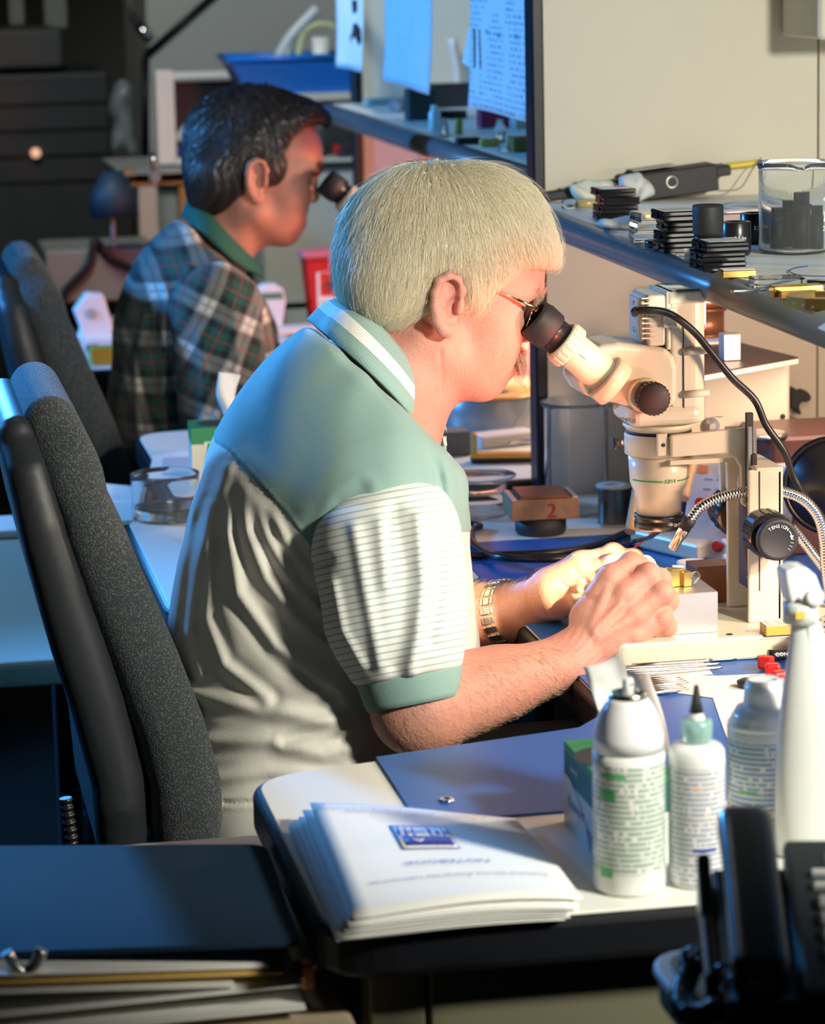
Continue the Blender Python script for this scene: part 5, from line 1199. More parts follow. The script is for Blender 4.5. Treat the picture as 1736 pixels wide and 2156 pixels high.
m = MB(); c = PY(52, 2038, 2.25); m.tube([c+np.array([-.014, 0, .014]), c+np.array([-.008, 0, .002]), c+np.array([0, 0, -.004]), c+np.array([.008, 0, .002]), c+np.array([.014, 0, .014])], .0055, 10, 4); m.build('ring_clip', M_steel, bd)
m = MB(); c = PY(640, 2052, 2.262); m.box(c, (.012, .02, .022), rotz(.3), .002); m.box(c+np.array([.007, 0, .008]), (.006, .016, .006), None, .001); m.build('corner_clip', M_copper, bd)
# ---------------------------------------------------------------- wood-topped side table and telephone
zs = .765
cA = PZ(1345, 1998, zs); m = MB(); sd = thing('phone_table', 'dark wood-grain side table with white edge under the telephone', 'table', (cA[0], cA[1], 0))
pp = roundpoly([(cA[0], .9), (1.5, .9), (1.5, cA[1]), (cA[0], cA[1])], [.01, .01, .03, .05])
m.prism(offpoly(pp, -.004), zs-.028, zs-.008); m.build('table_frame', M_blackm, sd); m = MB(); m.prism(pp, zs-.009, zs-.001); m.build('edge_band', simple('pale_edge_band', (.62, .66, .66), .4), sd, bev=.003)
M_wood = NT('dark_wood_grain'); _s = M_wood.sep(); _n = M_wood.noise(9, 5); _w = M_wood.math('SINE', M_wood.math('ADD', M_wood.math('MULTIPLY', _s[0], 260), M_wood.math('MULTIPLY', _n, 26)))
M_wood.set(col=M_wood.mix(M_wood.math('MULTIPLY', _w, .5, clamp=True), (.10, .06, .038), (.055, .032, .02)), rough=.45); M_wood = M_wood.m
m = MB(); m.prism(offpoly(pp, -.012), zs-.002, zs+.0002); m.build('table_top', M_wood, sd)
for x, y in ((cA[0]+.05, 1.0), (1.42, 1.0), (cA[0]+.06, cA[1]-.07), (1.42, cA[1]-.07)): m = MB(); m.box((x, y, (zs-.028)/2), (.04, .04, zs-.028), bev=.003); m.build('leg', M_blackm, sd)
ph = thing('telephone', 'black desk telephone with handset on the wood-topped side table', 'telephone', (.75, 1.93, zs))
pz = lambda u, v, y: PY(u, v, y)
# sloping body: profile in y-z extruded along x
x0 = PY(1640, 1750, 2.02)[0]-.012; 
ys0, ys1 = 1.86, 2.03; zf, zr = zs+.028, zs+.084
def slope(y): return zf+(zr-zf)*(y-ys0)/(ys1-ys0)
m = MB(); m.extr([(x0-.045, ys0, zs+.0005), (x0-.045, ys1, zs+.0005), (x0-.045, ys1, zr-.022), (x0-.045, ys0, zf-.008)], (.30, 0, 0)); m.build('base', M_black, ph, bev=.004)
m = MB(); m.extr([(x0+.007, ys0, zs+.004), (x0+.007, ys1, zs+.004), (x0+.007, ys1, zr), (x0+.007, ys0, zf)], (.24, 0, 0)); m.build('key_housing', simple('grey_black_plastic', (.035, .042, .045), .42), ph, bev=.005)
sl = math.atan2(zr-zf, ys1-ys0)
m = MB(); m.box((x0+.11, ys1-.026, slope(ys1-.026)+.0006), (.15, .012, .0012), rotx(sl)); m.build('display', simple('grey_window', (.10, .12, .12), .2), ph)
for i in range(2):
    for j in range(3): m = MB(); m.box((x0+.040+.040*j, ys1-.046-.0145*i, slope(ys1-.046-.0145*i)+.003), (.032, .0045, .006), rotx(sl), .001); m.build('line_key', M_white, ph)
for i in range(4):
    for j in range(4): m = MB(); m.box((x0+.034+.024*j, ys1-.080-.018*i, slope(ys1-.080-.018*i)+.0035), (.017, .0125, .007), rotx(sl), .0018); m.build('key', simple('pale_key', (.55, .58, .58), .4) if i+j == 0 else bpy.data.materials['pale_key'], ph)
# handset: curved bar with ear and mouth ends
hx = x0-.020; path = [(ys0-.004, slope(ys0)+.008), (ys0+.015, slope(ys0+.015)+.012), (ys0+.085, slope(ys0+.085)+.016), (ys0+.15, slope(ys0+.15)+.015), (ys1+.006, slope(ys1)+.010)]
C_ = curve([(hx, y, z) for y, z in path], 6); wd = np.interp(np.linspace(0, 1, len(C_)), [0, .15, .5, .85, 1], [.0185, .0205, .0195, .0205, .0195]); hh_ = np.interp(np.linspace(0, 1, len(C_)), [0, .08, .5, .92, 1], [.011, .014, .012, .015, .009])
G_ = []
for i, p in enumerate(C_): G_.append([p+np.array([wd[i]*math.copysign(abs(math.cos(a))**.5, math.cos(a)), 0, hh_[i]*math.copysign(abs(math.sin(a))**.6, math.sin(a))]) for a in np.linspace(0, 2*math.pi, 25)])
m = MB(); m.sheet(G_); n0 = len(m.v); m.add(list(G_[0][:-1]), [list(range(24))]); m.add(list(G_[-1][:-1]), [list(range(24))]); m.build('handset', M_black, ph, 'black handset')
for yy in (ys0+.022, ys1-.022): m = MB(); m.lathe((hx, yy, slope(yy)-.006), (0, 0, 1), [(0, .016), (.014, .018)], 24); m.build('handset_cup', M_black, ph)
m = MB(); hx2 = hx-.036; m.extr([(hx2, ys0+.02, zs+.012), (hx2, ys1-.01, zs+.03), (hx2, ys1-.02, slope(ys1)-.004), (hx2, ys0+.10, slope(ys0+.1)-.012), (hx2, ys0+.03, zs+.030)], (.010, 0, 0)); m.build('cradle_side', M_black, ph, bev=.003)
# coiled cord
def coil(pts, R_c, r_w, turns, name, mat, parent):
    C = curve(pts, 30); L = np.linspace(0, 1, len(C)); T = np.gradient(C, axis=0); T /= np.linalg.norm(T, axis=1)[:, None]; n = int(turns*14); P_o = []
    for i in range(n):
        s_ = i/(n-1)*(len(C)-1); k = min(int(s_), len(C)-2); f_ = s_-k; p = C[k]*(1-f_)+C[k+1]*f_; t_ = T[k]; e1 = np.cross(t_, (0, 0, 1)); e1 /= np.linalg.norm(e1); e2 = np.cross(e1, t_); a = 2*math.pi*i/14
        P_o.append(p+(e1*math.cos(a)+e2*math.sin(a))*R_c)
    m = MB(); m.tube(P_o, r_w, 7, 1); return m.build(name, mat, parent)
za = zs+.010
PHC = np.array([hx, .5*(ys0+ys1), 0])
coil([(hx-.004, ys0-.018, slope(ys0)+.004), PZ(1500, 2010, za+.012), PZ(1486, 2050, za), PZ(1500, 2090, za), PZ(1530, 2125, za), PZ(1570, 2130, za), PZ(1590, 2115, za), PZ(1610, 2090, za), PZ(1640, 2060, za)], .0068, .0019, 40, 'coiled_cord', M_black, ph)

sub(can, {'nozzle_hole': 'nozzle'}); sub(kb, {'lettering': 'carton', 'small_print': 'carton', 'wave_print': 'carton'}); sub(nb, {'lettering': 'cover', 'logo_frame': 'cover', 'logo_field': 'cover', 'logo_block': 'cover'})
sub(ph, {'key': 'key_housing', 'line_key': 'key_housing', 'display': 'key_housing', 'handset_cup': 'handset'})
# turn the whole telephone towards the camera side of the table
_t = PZ(1584, 1872, zs+.073); _R = rotz(math.radians(-13)); _l = _R@(np.array(ph.location)-PHC)+np.array([_t[0], _t[1], 0]); _l[2] = ph.location[2]
PHD = 1; ph.location = _l; ph.rotation_euler = (0, 0, math.radians(-13))
# ---------------------------------------------------------------- things on the microscope base and the mat
Zm = .7427
def T1(m, name, label, cat, mat, loc=None, group=None, bev=0):
    """a thing that is one mesh"""
    o = m.build(name, mat, None, None, bev); setp(o, label, cat, group); return o
ab = thing('aluminium_block', 'machined aluminium block under the lens by the fingertips', 'block', tuple(PZ(1450, 1332, zb)))
p1_, p2_ = PZ(1511, 1331, zb), PZ(1481, 1205, zb+.044)
bx1 = p1_[0]; by0_ = p1_[1]; bd_ = .098
m = MB(); m.box((bx1-.052, by0_+bd_/2, zb+.0222), (.104, bd_, .0440)); m.build('block', M_alu, ab, bev=.0007, seg=1)
gp = thing('gold_component', 'small gold-plated microwave package with wires on the aluminium block', 'component', (bx1-.03, by0_+.04, zb+.0445))
c = PZ(1432, 1232, zb+.0445); m = MB(); m.box(c+np.array([-.012, .0, .009]), (.030, .018, .018), rotz(.25), .0008); m.build('package', M_gold, gp)
m = MB(); m.box(c+np.array([.004, -.004, .008]), (.010, .012, .016), rotz(.25), .0006); m.build('package_end', M_gold, gp)
for q in ((.0, .002, .0185, .012, .002, .003), ): m = MB(); m.cyl(c+np.array([-.008, .003, .0205]), c+np.array([.004, .001, .0195]), .0013, n=10); m.build('white_lead', M_white, gp)
for k_ in range(3): m = MB(); a = c+np.array([.009, -.006+.004*k_, .013-.003*k_]); m.tube([a, a+np.array([.007, 0, .002]), a+np.array([.010, -.003, -.003]), a+np.array([.004, -.005, -.006])], .0007, 6, 5); m.build('bonding_lead', M_steel, gp)
m = MB(); m.box((PZ(1530, 1292, zb)[0], by0_+.155, zb+.021), (.04, .04, .042), rotz(.06)); T1(m, 'copper_block', 'brown copper block beside the microscope column behind the aluminium block', 'block', M_copper, bev=.001)
c = PZ(1660, 1334, zb); m = MB(); yc_ = c[1]+.006
gc = thing('component_carrier', 'yellow-sided tray with white squares at the foot of the microscope column', 'tray', tuple(c)); m.box((c[0]-.004, yc_, zb+.0055), (.045, .024, .010)); m.build('tray', simple('amber_plastic', (.75, .42, .08), .4), gc)
m = MB(); m.box((c[0]-.004, yc_, zb+.0108), (.044, .023, .0006)); m.build('top_sheet', M_paper, gc)
for i in range(4):
    for j in range(3): m = MB(); m.box((c[0]-.020+i*.0105, yc_-.0075+j*.0075, zb+.0113), (.0055, .0038, .0004)); m.build('pocket', simple('beige_pocket', (.62, .45, .30), .6) if i+j == 0 else bpy.data.materials['beige_pocket'], gc)
c = PZ(1452, 1222, Zm); wj = thing('plastic_dish', 'small white round plastic dish behind the aluminium block', 'dish', tuple(c)); m = MB()
wz = Zm+.050; 
ct_ = PY(1457, 1182, 3.30); cb_ = np.array([ct_[0], ct_[1], Zm]); hgt = ct_[2]-Zm
m.lathe(cb_, (0, 0, 1), [(0, .014), (hgt-.020, .014), (hgt-.018, .0165), (hgt, .0185), (hgt, .0165), (hgt-.012, .0150), (hgt-.012, .0001)], 32); m.build('dish', M_white, wj)
# tweezers, needles and papers in front of the base
pp_ = thing('paper_sheet', 'bright white paper sheet on the blue mat in front of the microscope base', 'paper', tuple(PZ(1560, 1440, Zm)))
P4 = [PZ(1370, 1452, Zm), PZ(1500, 1470, Zm), PZ(1545, 1600, Zm), PZ(1760, 1560, Zm), PZ(1760, 1412, Zm), PZ(1510, 1424, Zm), PZ(1360, 1418, Zm)]
m = MB(); m.prism([(p[0], p[1]) for p in P4], Zm+.0001, Zm+.0006); m.build('sheet', M_paper, pp_)
pw = thing('paper_sheet', 'crumpled small paper under the tweezers on the blue mat', 'paper', tuple(PZ(1440, 1405, Zm))); m = MB()
P4 = [PZ(1350, 1425, Zm), PZ(1500, 1422, Zm), PZ(1478, 1394, Zm), PZ(1350, 1402, Zm)]; m.prism([(p[0], p[1]) for p in P4], Zm+.0008, Zm+.0014); m.build('sheet', M_paper, pw)
tz = [((1300, 1412), (1515, 1397), .0034), ((1310, 1420), (1520, 1405), .0032), ((1330, 1402), (1550, 1387), .0026)]
LB = ['steel tweezers in the middle of the row before the microscope base', 'front pair of steel tweezers before the microscope base', 'long thin steel probe nearest the microscope base']
for (a_, b_, r_), lb in zip(tz, LB):
    A, B_ = PZ(*a_, Zm+.004), PZ(*b_, Zm+.003); t = thing('tweezers' if 'probe' not in lb else 'steel_probe', lb, 'tweezers' if 'probe' not in lb else 'probe', tuple(A)); d = (B_-A); L = np.linalg.norm(d); d /= L; s_ = np.array([-d[1], d[0], 0])
    if 'probe' in lb: m = MB(); m.tube([A, A+d*L*.7, A+d*L*.72, B_], lambda q: .0028 if q < .72 else .0009, 10, 3); m.build('shaft', M_steel, t)
    else:
        for g in (-1, 1):
            m = MB(); C_ = [A+s_*0, A+d*L*.3+s_*g*.0045, A+d*L*.65+s_*g*.004, B_+s_*g*.0008]; W_ = curve(C_, 6)
            m.sheet([[p+np.array([0, 0, -.0030*(1-i/len(W_)*.8)]), p+np.array([0, 0, .0030*(1-i/len(W_)*.8)])] for i, p in enumerate(W_)], .0009); m.build('prong', M_steel, t)
for i in range(9):
    v0 = 1426+i*3.6; A, B_ = PZ(1340, v0+6, Zm+.003), PZ(1432+6*((i*5) % 4), v0, Zm+.003); d = (B_-A)/np.linalg.norm(B_-A); L = np.linalg.norm(B_-A)
    o = None; m = MB(); m.lathe(A, d, [(0, .0024), (L*.62, .0024), (L*.64, .0019), (L*.82, .0019), (L*.84, .0012), (L, .0006)], 12); o = m.build('needle_file', M_steel); setp(o, 'knurled steel handle lying in the row of fine tools on the white paper', 'tool', 'row of fine knurled tools on the white paper')
# red-handled cutters
rc = thing('cutters', 'red and black hand tool on the blue mat at the right', 'tool', tuple(PZ(1640, 1400, Zm)))
A = PZ(1612, 1395, Zm+.008); B_ = PZ(1652, 1440, Zm+.008); m = MB()
for q in (0, .35, .7): p = A+(B_-A)*q; m.box(p, (.016, .013, .014), rotz(-.6+q))
m.build('red_grip', M_red, rc, bev=.003); m = MB(); m.tube([PZ(1616, 1380, Zm+.008), PZ(1680, 1378, Zm+.008), PZ(1760, 1386, Zm+.008)], .006, 10, 5); m.build('black_grip', M_black, rc)
text('CONTACT', .006, PZ(1660, 1377, Zm+.0145), (1, 0, 0), (0, .6, .8), M_whiteink, rc)
m = MB(); m.tube([PZ(1640, 1450, Zm+.006), PZ(1690, 1500, Zm+.006)], .004, 8, 1); m.build('jaw', M_steel, rc)
m = MB(); a = PZ(1575, 1440, Zm+.004); m.lathe(a, (0, 0, 1), [(-.002, .011), (.003, .012), (.005, .008)], 20); T1(m, 'round_plug', 'round black cap on the white paper behind the duster can', 'cap', M_blackm)
# perforated metal piece and wire tangle at the right border
m = MB(); c = PZ(1745, 1330, zb+.012); pf = thing('perforated_plate', 'perforated grey metal plate at the right border behind the spray bottle', 'plate', tuple(c)); m.box(c, (.05, .035, .02), rotz(.5)@roty(-.3), .001); m.build('plate', M_gray, pf)
for i in range(4):
    for j in range(4): m = MB(); q = c+rotz(.5)@roty(-.3)@np.array([-.018+i*.010, -.012+j*.008, .0102]); m.lathe(q, rotz(.5)@roty(-.3)@np.array([0, 0, 1]), [(0, .0018), (.0004, .0018)], 8); m.build('hole', M_blackink, pf)
wh = thing('cup', 'small white cup with wire ends at the right border', 'cup', tuple(PZ(1750, 1400, Zm))); m = MB(); c = PZ(1752, 1380, Zm); m.lathe(c, (0, 0, 1), [(0, .014), (.022, .017), (.022, .0155), (.004, .013), (.004, .0001)], 24); m.build('cup', M_white, wh)
for i in range(4): m = MB(); a = c+np.array([-.008+.003*i, 0, .020]); m.tube([a, a+np.array([.002, .004, .012]), a+np.array([.010, .0, .009+.002*i])], .0006, 6, 5); m.build('wire', M_steel, wh)
# small cardboard block on the near paper, wires and cords
lw_ = thing('lead_wires', 'thin orange and grey wires looped on the blue mat beyond the far wrist', 'wire', tuple(PZ(1150, 1210, Zm)))
m = MB(); m.tube([PZ(1195, 1196, Zm+.002), PZ(1150, 1200, Zm+.002), PZ(1120, 1212, Zm+.002), PZ(1112, 1228, Zm+.002), PZ(1130, 1240, Zm+.002)], .0013, 8, 8); m.build('orange_wire', simple('orange_insulation', (.75, .16, .05), .4), lw_)
m = MB(); m.tube([PZ(1195, 1190, Zm+.004), PZ(1140, 1196, Zm+.004), PZ(1118, 1206, Zm+.003), PZ(1120, 1226, Zm+.002), PZ(1142, 1238, Zm+.002)], .0013, 8, 8); m.build('grey_wire', simple('grey_insulation', (.12, .14, .15), .3), lw_)
bc = thing('mains_cable', 'thick black cord looped across the far end of the near blue mat', 'cable', tuple(PZ(1100, 1160, Zm)))
m = MB(); m.tube([PZ(950, 1170, Zm+.005), PZ(1060, 1168, Zm+.005), PZ(1180, 1162, Zm+.005), PZ(1260, 1146, Zm+.005), PZ(1330, 1118, Zm+.005), PZ(1420, 1100, Zm+.005)], .0048, 10, 8); m.build('cord', M_black, bc)
m = MB(); m.tube([PZ(940, 1106, .7455), PZ(985, 1104, .7455), PZ(1010, 1108, .7455), PZ(992, 1118, .746), PZ(995, 1142, Zm+.006), PZ(1015, 1160, Zm+.006), PZ(1060, 1174, Zm+.012), PZ(1180, 1176, Zm+.012), PZ(1290, 1160, Zm+.006), PZ(1340, 1130, Zm+.005), PZ(1430, 1120, Zm+.005)], .0048, 10, 8); m.build('cord', M_black, bc)
pr_ = thing('test_lead', 'black and red test lead rising behind the far hand', 'cable', tuple(PZ(1400, 1150, Zm)))
m = MB(); m.tube([PZ(1300, 1150, Zm+.01), PY(1330, 1141, 3.36), PY(1370, 1130, 3.40), PY(1400, 1110, 3.45), PY(1440, 1090, 3.5)], .0026, 8, 8); m.build('black_lead', M_black, pr_)
m = MB(); m.tube([PY(1325, 1160, 3.36), PY(1350, 1142, 3.40), PY(1375, 1120, 3.45)], .0012, 6, 6); m.build('red_lead', M_red, pr_)
for k_, (P4, lb) in enumerate([([(960, 1222), (978, 1185), (1008, 1218), (990, 1222)], 'upper white paper corner showing beyond the shirt on the blue mat'), ([(950, 1262), (975, 1212), (1004, 1250), (960, 1262)], 'lower white paper corner showing beyond the shirt on the blue mat')]):
    m = MB(); m.prism([(PZ(u, v, Zm)[0], PZ(u, v, Zm)[1]) for u, v in P4], Zm+.0003+.0006*k_, Zm+.0008+.0006*k_); T1(m, 'paper_sheet', lb, 'paper', M_paper)
# ---------------------------------------------------------------- far end of the near desk
Zl = .7402
mb_ = thing('magnetic_holder', 'square brown block marked 2 on a round black foot beside the wire spool', 'block', tuple(PZ(1138, 1128, Zl)))
c = PZ(1138, 1122, Zl); m = MB(); m.lathe(c, (0, 0, 1), [(0, .030), (.004, .033), (.022, .033)], 32); m.build('foot', M_blackm, mb_)
R_ = rotz(-.06); m = MB(); m.box(c+np.array([.002, .008, .036]), (.088, .078, .026), R_, .001); m.build('block', simple('brown_composite', (.32, .17, .08), .6, 0, .3, 500, .35, 120), mb_)
m = MB(); m.box(c+np.array([.002, .010, .0515]), (.062, .07, .005), R_, .001); m.build('top_plate', M_copper, mb_)
for g in (-1, 1): m = MB(); m.box(c+np.array([.002+g*.040, .008, .0495]), (.006, .07, .003), R_); m.build('side_rail', M_alu, mb_)
text('2', .026, c+np.array([.008, -.0325, .034]), (1, -.06, 0), (0, 0, 1), simple('dark_red_print', (.30, .02, .015), .6), mb_)
def glassbeaker(name, label, c, r, h, mat=M_glass, th=.0016, cat='beaker', flare=.004, spout=True, n=48, group=None):
    t = thing(name, label, cat, tuple(c), group); rows = []
    prof_ = [(.0005, .0), (r*.9, .0), (r, .004), (r, h-.008), (r+flare, h), (r+flare-th*.6, h+th*.5), (r-th, h-.008), (r-th, .006), (r*.88, .003), (.0005, .003)]
    for rr, z in prof_:
        row = []
        for a in np.linspace(0, 2*math.pi, n+1):
            k_ = 1.0; 
            if spout and z > h-.002: k_ = 1+.16*math.exp(-((a-spout_a)/.16)**2)
            row.append(np.array(c)+np.array([math.cos(a)*rr*k_, math.sin(a)*rr*k_, z-(.004*math.exp(-((a-spout_a)/.16)**2) if spout and z > h-.002 else 0)]))
        rows.append(row)
    m = MB(); m.sheet(rows); o = m.build('glass_wall', mat, t)
    b_ = bmesh.new(); b_.from_mesh(o.data); bmesh.ops.remove_doubles(b_, verts=b_.verts, dist=1e-5); bmesh.ops.recalc_face_normals(b_, faces=b_.faces); b_.to_mesh(o.data); b_.free(); return t
spout_a = 5.6
bt = glassbeaker('tall_beaker', 'tall empty glass beaker against the near cream partition', PZ(1214, 1078, Zl), .0425, .150)
ws = thing('wire_spool', 'spool of thin solder wire between the tall beaker and microscope', 'spool', tuple(PZ(1294, 1100, Zl))); c = PZ(1294, 1104, Zl)
m = MB(); m.lathe(c, (0, 0, 1), [(0, .024), (.003, .024)], 32); m.build('flange', M_gray, ws)
pr__ = [(.003, .0215)]+[(.003+.0012*i, .0215+(.0006 if i % 2 else 0)) for i in range(1, 38)]+[(.05, .021)]
m = MB(); m.lathe(c, (0, 0, 1), pr__, 36); m.build('wound_wire', simple('dark_solder', (.16, .17, .17), .3, .9), ws)
m = MB(); m.lathe(c, (0, 0, 1), [(.050, .0245), (.053, .0245), (.053, .006), (.0505, .005)], 32); m.build('flange', M_gray, ws)
for k_, (u, v, r, h_, lb) in enumerate([(1000, 1082, .048, .020, 'glass petri dish on the near desk beside the brown block')]):
    glassbeaker('petri_dish', lb, PZ(u, v, Zl), r, h_, cat='dish', spout=False, flare=.0)
gs = thing('dish_stand', 'round glass plate on a low clear stand beside the shirt', 'stand', tuple(PZ(1000, 1040, Zl)))
c = PZ(1005, 1066, Zl); m = MB(); m.lathe(c, (0, 0, 1), [(.021, .040), (.040, .041), (.040, .038), (.021, .037)], 36, cap=False, closed=True); m.build('ring', M_glass, gs); m = MB(); m.lathe(c, (0, 0, 1), [(.041, .052), (.0435, .053), (.0435, .0505), (.042, .050), (.042, .0001)], 40, cap=False); m.lathe(c, (0, 0, 1), [(.041, .052), (.041, .0001)], 40, cap=False); m.build('plate', M_glass, gs)
# behind the near microscope, under the shelf
yb_ = 3.62
ib = thing('instrument_box', 'cream metal instrument box with a screw at its corner, under the shelf behind the microscope', 'box', tuple(PY(1560, 900, yb_)))
ib['label'] = 'cream metal instrument box under the shelf behind the microscope'
A = PY(1470, 800, yb_); B_ = PY(1663, 897, yb_+.03); m = MB(); bt_z = PY(1663, 760, yb_)[2]; bb_z = PY(1663, 897, yb_)[2]
BX0, BX1 = A[0]+.004, PY(1663, 800, yb_)[0]
m.box(((BX0+BX1)/2, yb_+.10, (bt_z+bb_z)/2), (BX1-BX0, .20, bt_z-bb_z), rotz(0), .004); m.build('case', M_cream, ib); m = MB(); m.lathe(PY(1647, 877, yb_-.001), (0, -1, 0), [(0, .0035), (.002, .003)], 12); m.build('screw', M_blackm, ib)
m = MB(); m.box(((BX0+BX1)/2, yb_+.10, (Zl+bb_z)/2), (BX1-BX0+.06, .22, bb_z-Zl-.001), None, .002); T1(m, 'stacked_case', 'dark brown case under the cream instrument box behind the microscope', 'box', simple('brown_case', (.09, .04, .03), .4))
bs_ = thing('brown_board', 'dark brown board with pale edge lying on the cream instrument box', 'board', tuple(PY(1560, 760, yb_)))
zt__ = bt_z+.0005
corn = [PZ(1468, 790, zt__+.008), PZ(1680, 752, zt__+.008), PZ(1560, 722, zt__+.008), PZ(1455, 712, zt__+.008)]
pl_ = [(p[0], p[1]) for p in corn]; m = MB(); m.prism(pl_, zt__, zt__+.006); m.build('pale_edge', M_panel, bs_); m = MB(); m.prism(pl_, zt__+.0061, zt__+.008); m.build('top_face', simple('dark_brown_laminate', (.05, .025, .02), .45), bs_)
c = PZ(1541, 760, zt__+.008); m = MB(); m.box(c+np.array([0, .012, .017]), (.022, .024, .033), None, .001); T1(m, 'aluminium_cube', 'small pinkish aluminium cube standing on the brown board', 'block', M_alu)
m = MB(); m.box(PZ(1490, 722, zt__+.010)+np.array([0, .02, 0]), (.07, .05, .003)); T1(m, 'paper_sheet', 'white papers on the brown board under the copper spool', 'paper', M_paper)
sp = thing('copper_spool', 'dark copper wire spool under the shelf beside the microscope column', 'spool', tuple(PZ(1500, 705, zt__+.012))); c = PZ(1496, 712, zt__+.0117)+np.array([0, .03, 0])
m = MB(); m.lathe(c, (0, 0, 1), [(0, .030), (.004, .030), (.004, .026), (.034, .026), (.034, .030), (.038, .030)], 36); m.build('spool', M_copper, sp); m = MB(); m.lathe(c, (0, 0, 1), [(.0385, .028), (.055, .028), (.055, .001)], 32); m.build('copper_drum', simple('copper_sheet', (.55, .22, .12), .35, .8), sp)
m = MB(); a = PY(1474, 660, 3.55); m.box(a, (.012, .008, .04), None, .002); t = thing('tag', 'white tag with red tip hanging beside the microscope column', 'tag', tuple(a)); m.build('tag_body', M_white, t); m = MB(); m.box(a+np.array([0, -.001, -.016]), (.010, .009, .008), None, .002); m.build('red_tip', M_red, t)
# bench power supply panel, leaning amber tool, brown amplifier at the right
psu = thing('power_supply', 'white-fronted bench power supply with red and black knobs behind the microscope arm', 'instrument', tuple(PZ(1480, 1120, Zl)))
psu['label'] = 'white-fronted power supply with red and black knobs behind the microscope'
a0, a1, a2, a3 = PY(1405, 1128, 3.47), PY(1548, 1180, 3.36), PY(1548, 1020, 3.36), PY(1470, 985, 3.47)
a0[2] = max(a0[2], Zl); 
fr_ = MB(); q0 = PY(1450, 1130, 3.50); dx = np.array([.10, -.085, 0]); dxn = dx/np.linalg.norm(dx); upv = np.array([.028, .024, .118])
o0 = np.array([PY(1425, 1120, 3.50)[0], 3.50, Zl+.0005]); fr_.extr([o0, o0+dx, o0+dx+upv, o0+upv], (.02, .025, 0)); fr_.build('front_panel', simple('pale_panel', (.62, .64, .70), .4), psu, bev=.002)
fr_ = MB(); fr_.extr([o0+np.array([.022, .027, 0]), o0+dx+np.array([.022, .027, 0]), o0+dx+upv+np.array([.022, .027, .004]), o0+upv+np.array([.022, .027, .004])], (.04, .05, 0)); fr_.build('case', simple('maroon_brown_case', (.14, .05, .04), .4), psu, bev=.003)
nrm = np.cross(dx, upv); nrm /= np.linalg.norm(nrm); nrm = nrm if nrm[1] < 0 else -nrm
for s_, t_, col in ((.16, .56, M_red), (.30, .55, M_black), (.50, .50, M_black), (.40, .14, M_red), (.62, .12, M_black)):
    p = o0+dx*s_+upv*t_; m = MB(); m.lathe(p, nrm, [(0, .007), (.009, .006), (.010, .0055)], 18); m.build('knob', col, psu)
for i in range(7): p = o0+dx*(.15+.12*(i % 4))+upv*(.70+.1*(i//4))+nrm*.0004; m = MB(); m.extr([p, p+dxn*.010, p+dxn*.010+upv*.012, p+upv*.012], nrm*.0003); m.build('panel_mark', M_greyink, psu)
m = MB(); p = o0+upv*.86+dx*.06+nrm*.0004; m.extr([p, p+dxn*.014, p+dxn*.014+upv*.08, p+upv*.08], nrm*.0003); m.build('orange_label', simple('orange_label', (.8, .25, .08), .5), psu)
tl = thing('leaning_frame', 'amber wooden frame leaning behind the objective barrel', 'frame', tuple(PZ(1330, 1128, Zl)))
for A, B_, r_ in ((PY(1326, 1120, 3.44), PY(1350, 985, 3.50), .007), (PY(1440, 1050, 3.47), PY(1462, 960, 3.52), .006)): A[2] = max(A[2], Zm+.008); m = MB(); m.tube([A, (A+B_)/2, B_], r_, 10, 4); m.build('leg', simple('amber_wood', (.55, .36, .18), .45), tl)
m = MB(); m.tube([PY(1350, 985, 3.50), PY(1420, 960, 3.52), PY(1462, 960, 3.52)], .006, 10, 4); m.build('crossbar', bpy.data.materials['amber_wood'], tl)
wt_ = thing('cream_base', 'cream enamel foot with wooden knob behind the hands', 'stand', tuple(PZ(1440, 1180, Zm)))
c = PZ(1395, 1150, Zm); c2_ = PZ(1470, 1185, Zm); m = MB(); m.prism([(c[0]-.04, c[1]+.01), (c2_[0], c2_[1]), (c2_[0]+.05, c2_[1]+.06), (c[0]+.03, c[1]+.08)], Zm+.0003, Zm+.022); m.build('foot', M_cream, wt_, bev=.004)
c = PZ(1452, 1150, Zm)+np.array([.02, .02, 0]); m = MB(); m.box(c+np.array([-.005, 0, .046]), (.022, .014, .034), None, .002); m.build('post', M_cream, wt_); m = MB(); m.box(c+np.array([-.006, -.012, .068]), (.034, .02, .014), None, .003); m.build('wood_block', simple('pale_wood', (.60, .42, .24), .5), wt_); m = MB(); m.cyl(c+np.array([.013, -.012, .068]), c+np.array([.036, -.012, .066]), .006, n=14); m.build('knob', M_black, wt_)
st = thing('swab_stick', 'cotton-wrapped stick standing behind the microscope column', 'swab', tuple(PZ(1520, 1220, Zm))); A = PZ(1522, 1212, Zm); B_ = PY(1534, 1130, A[1]); m = MB(); m.tube([A, B_], .0010, 6, 1); m.build('stick', M_alu, st)
m = MB(); 
for i in range(7): m.lathe(B_+np.array([.003*math.sin(i*2.2), .003*math.cos(i*3), .006-.006*i]), (.2, .1, 1), [(-.004, .002), (-.002, .0055), (.002, .0055), (.004, .002)], 8)
m.build('cotton', M_white, st)
am = thing('amplifier_case', 'dark maroon equipment case at the right under the shelf', 'case', tuple(PZ(1650, 1010, Zl)))
A = PY(1545, 930, 3.42); m = MB(); m.box((A[0]+.17, 3.532, Zl+.075), (.22, .14, .149), None, .004); m.build('case', simple('maroon_case', (.10, .03, .02), .35), am); m = MB(); m.lathe(A+np.array([.055, .06, Zl+.150-A[2]]), (0, 0, 1), [(0, .030), (.004, .030), (.005, .026)], 28); m.build('round_lid', M_steel, am)
fn = thing('lamp_hood', 'large round black lamp hood at the right border', 'lamp', tuple(PY(1736, 1020, 3.3)))
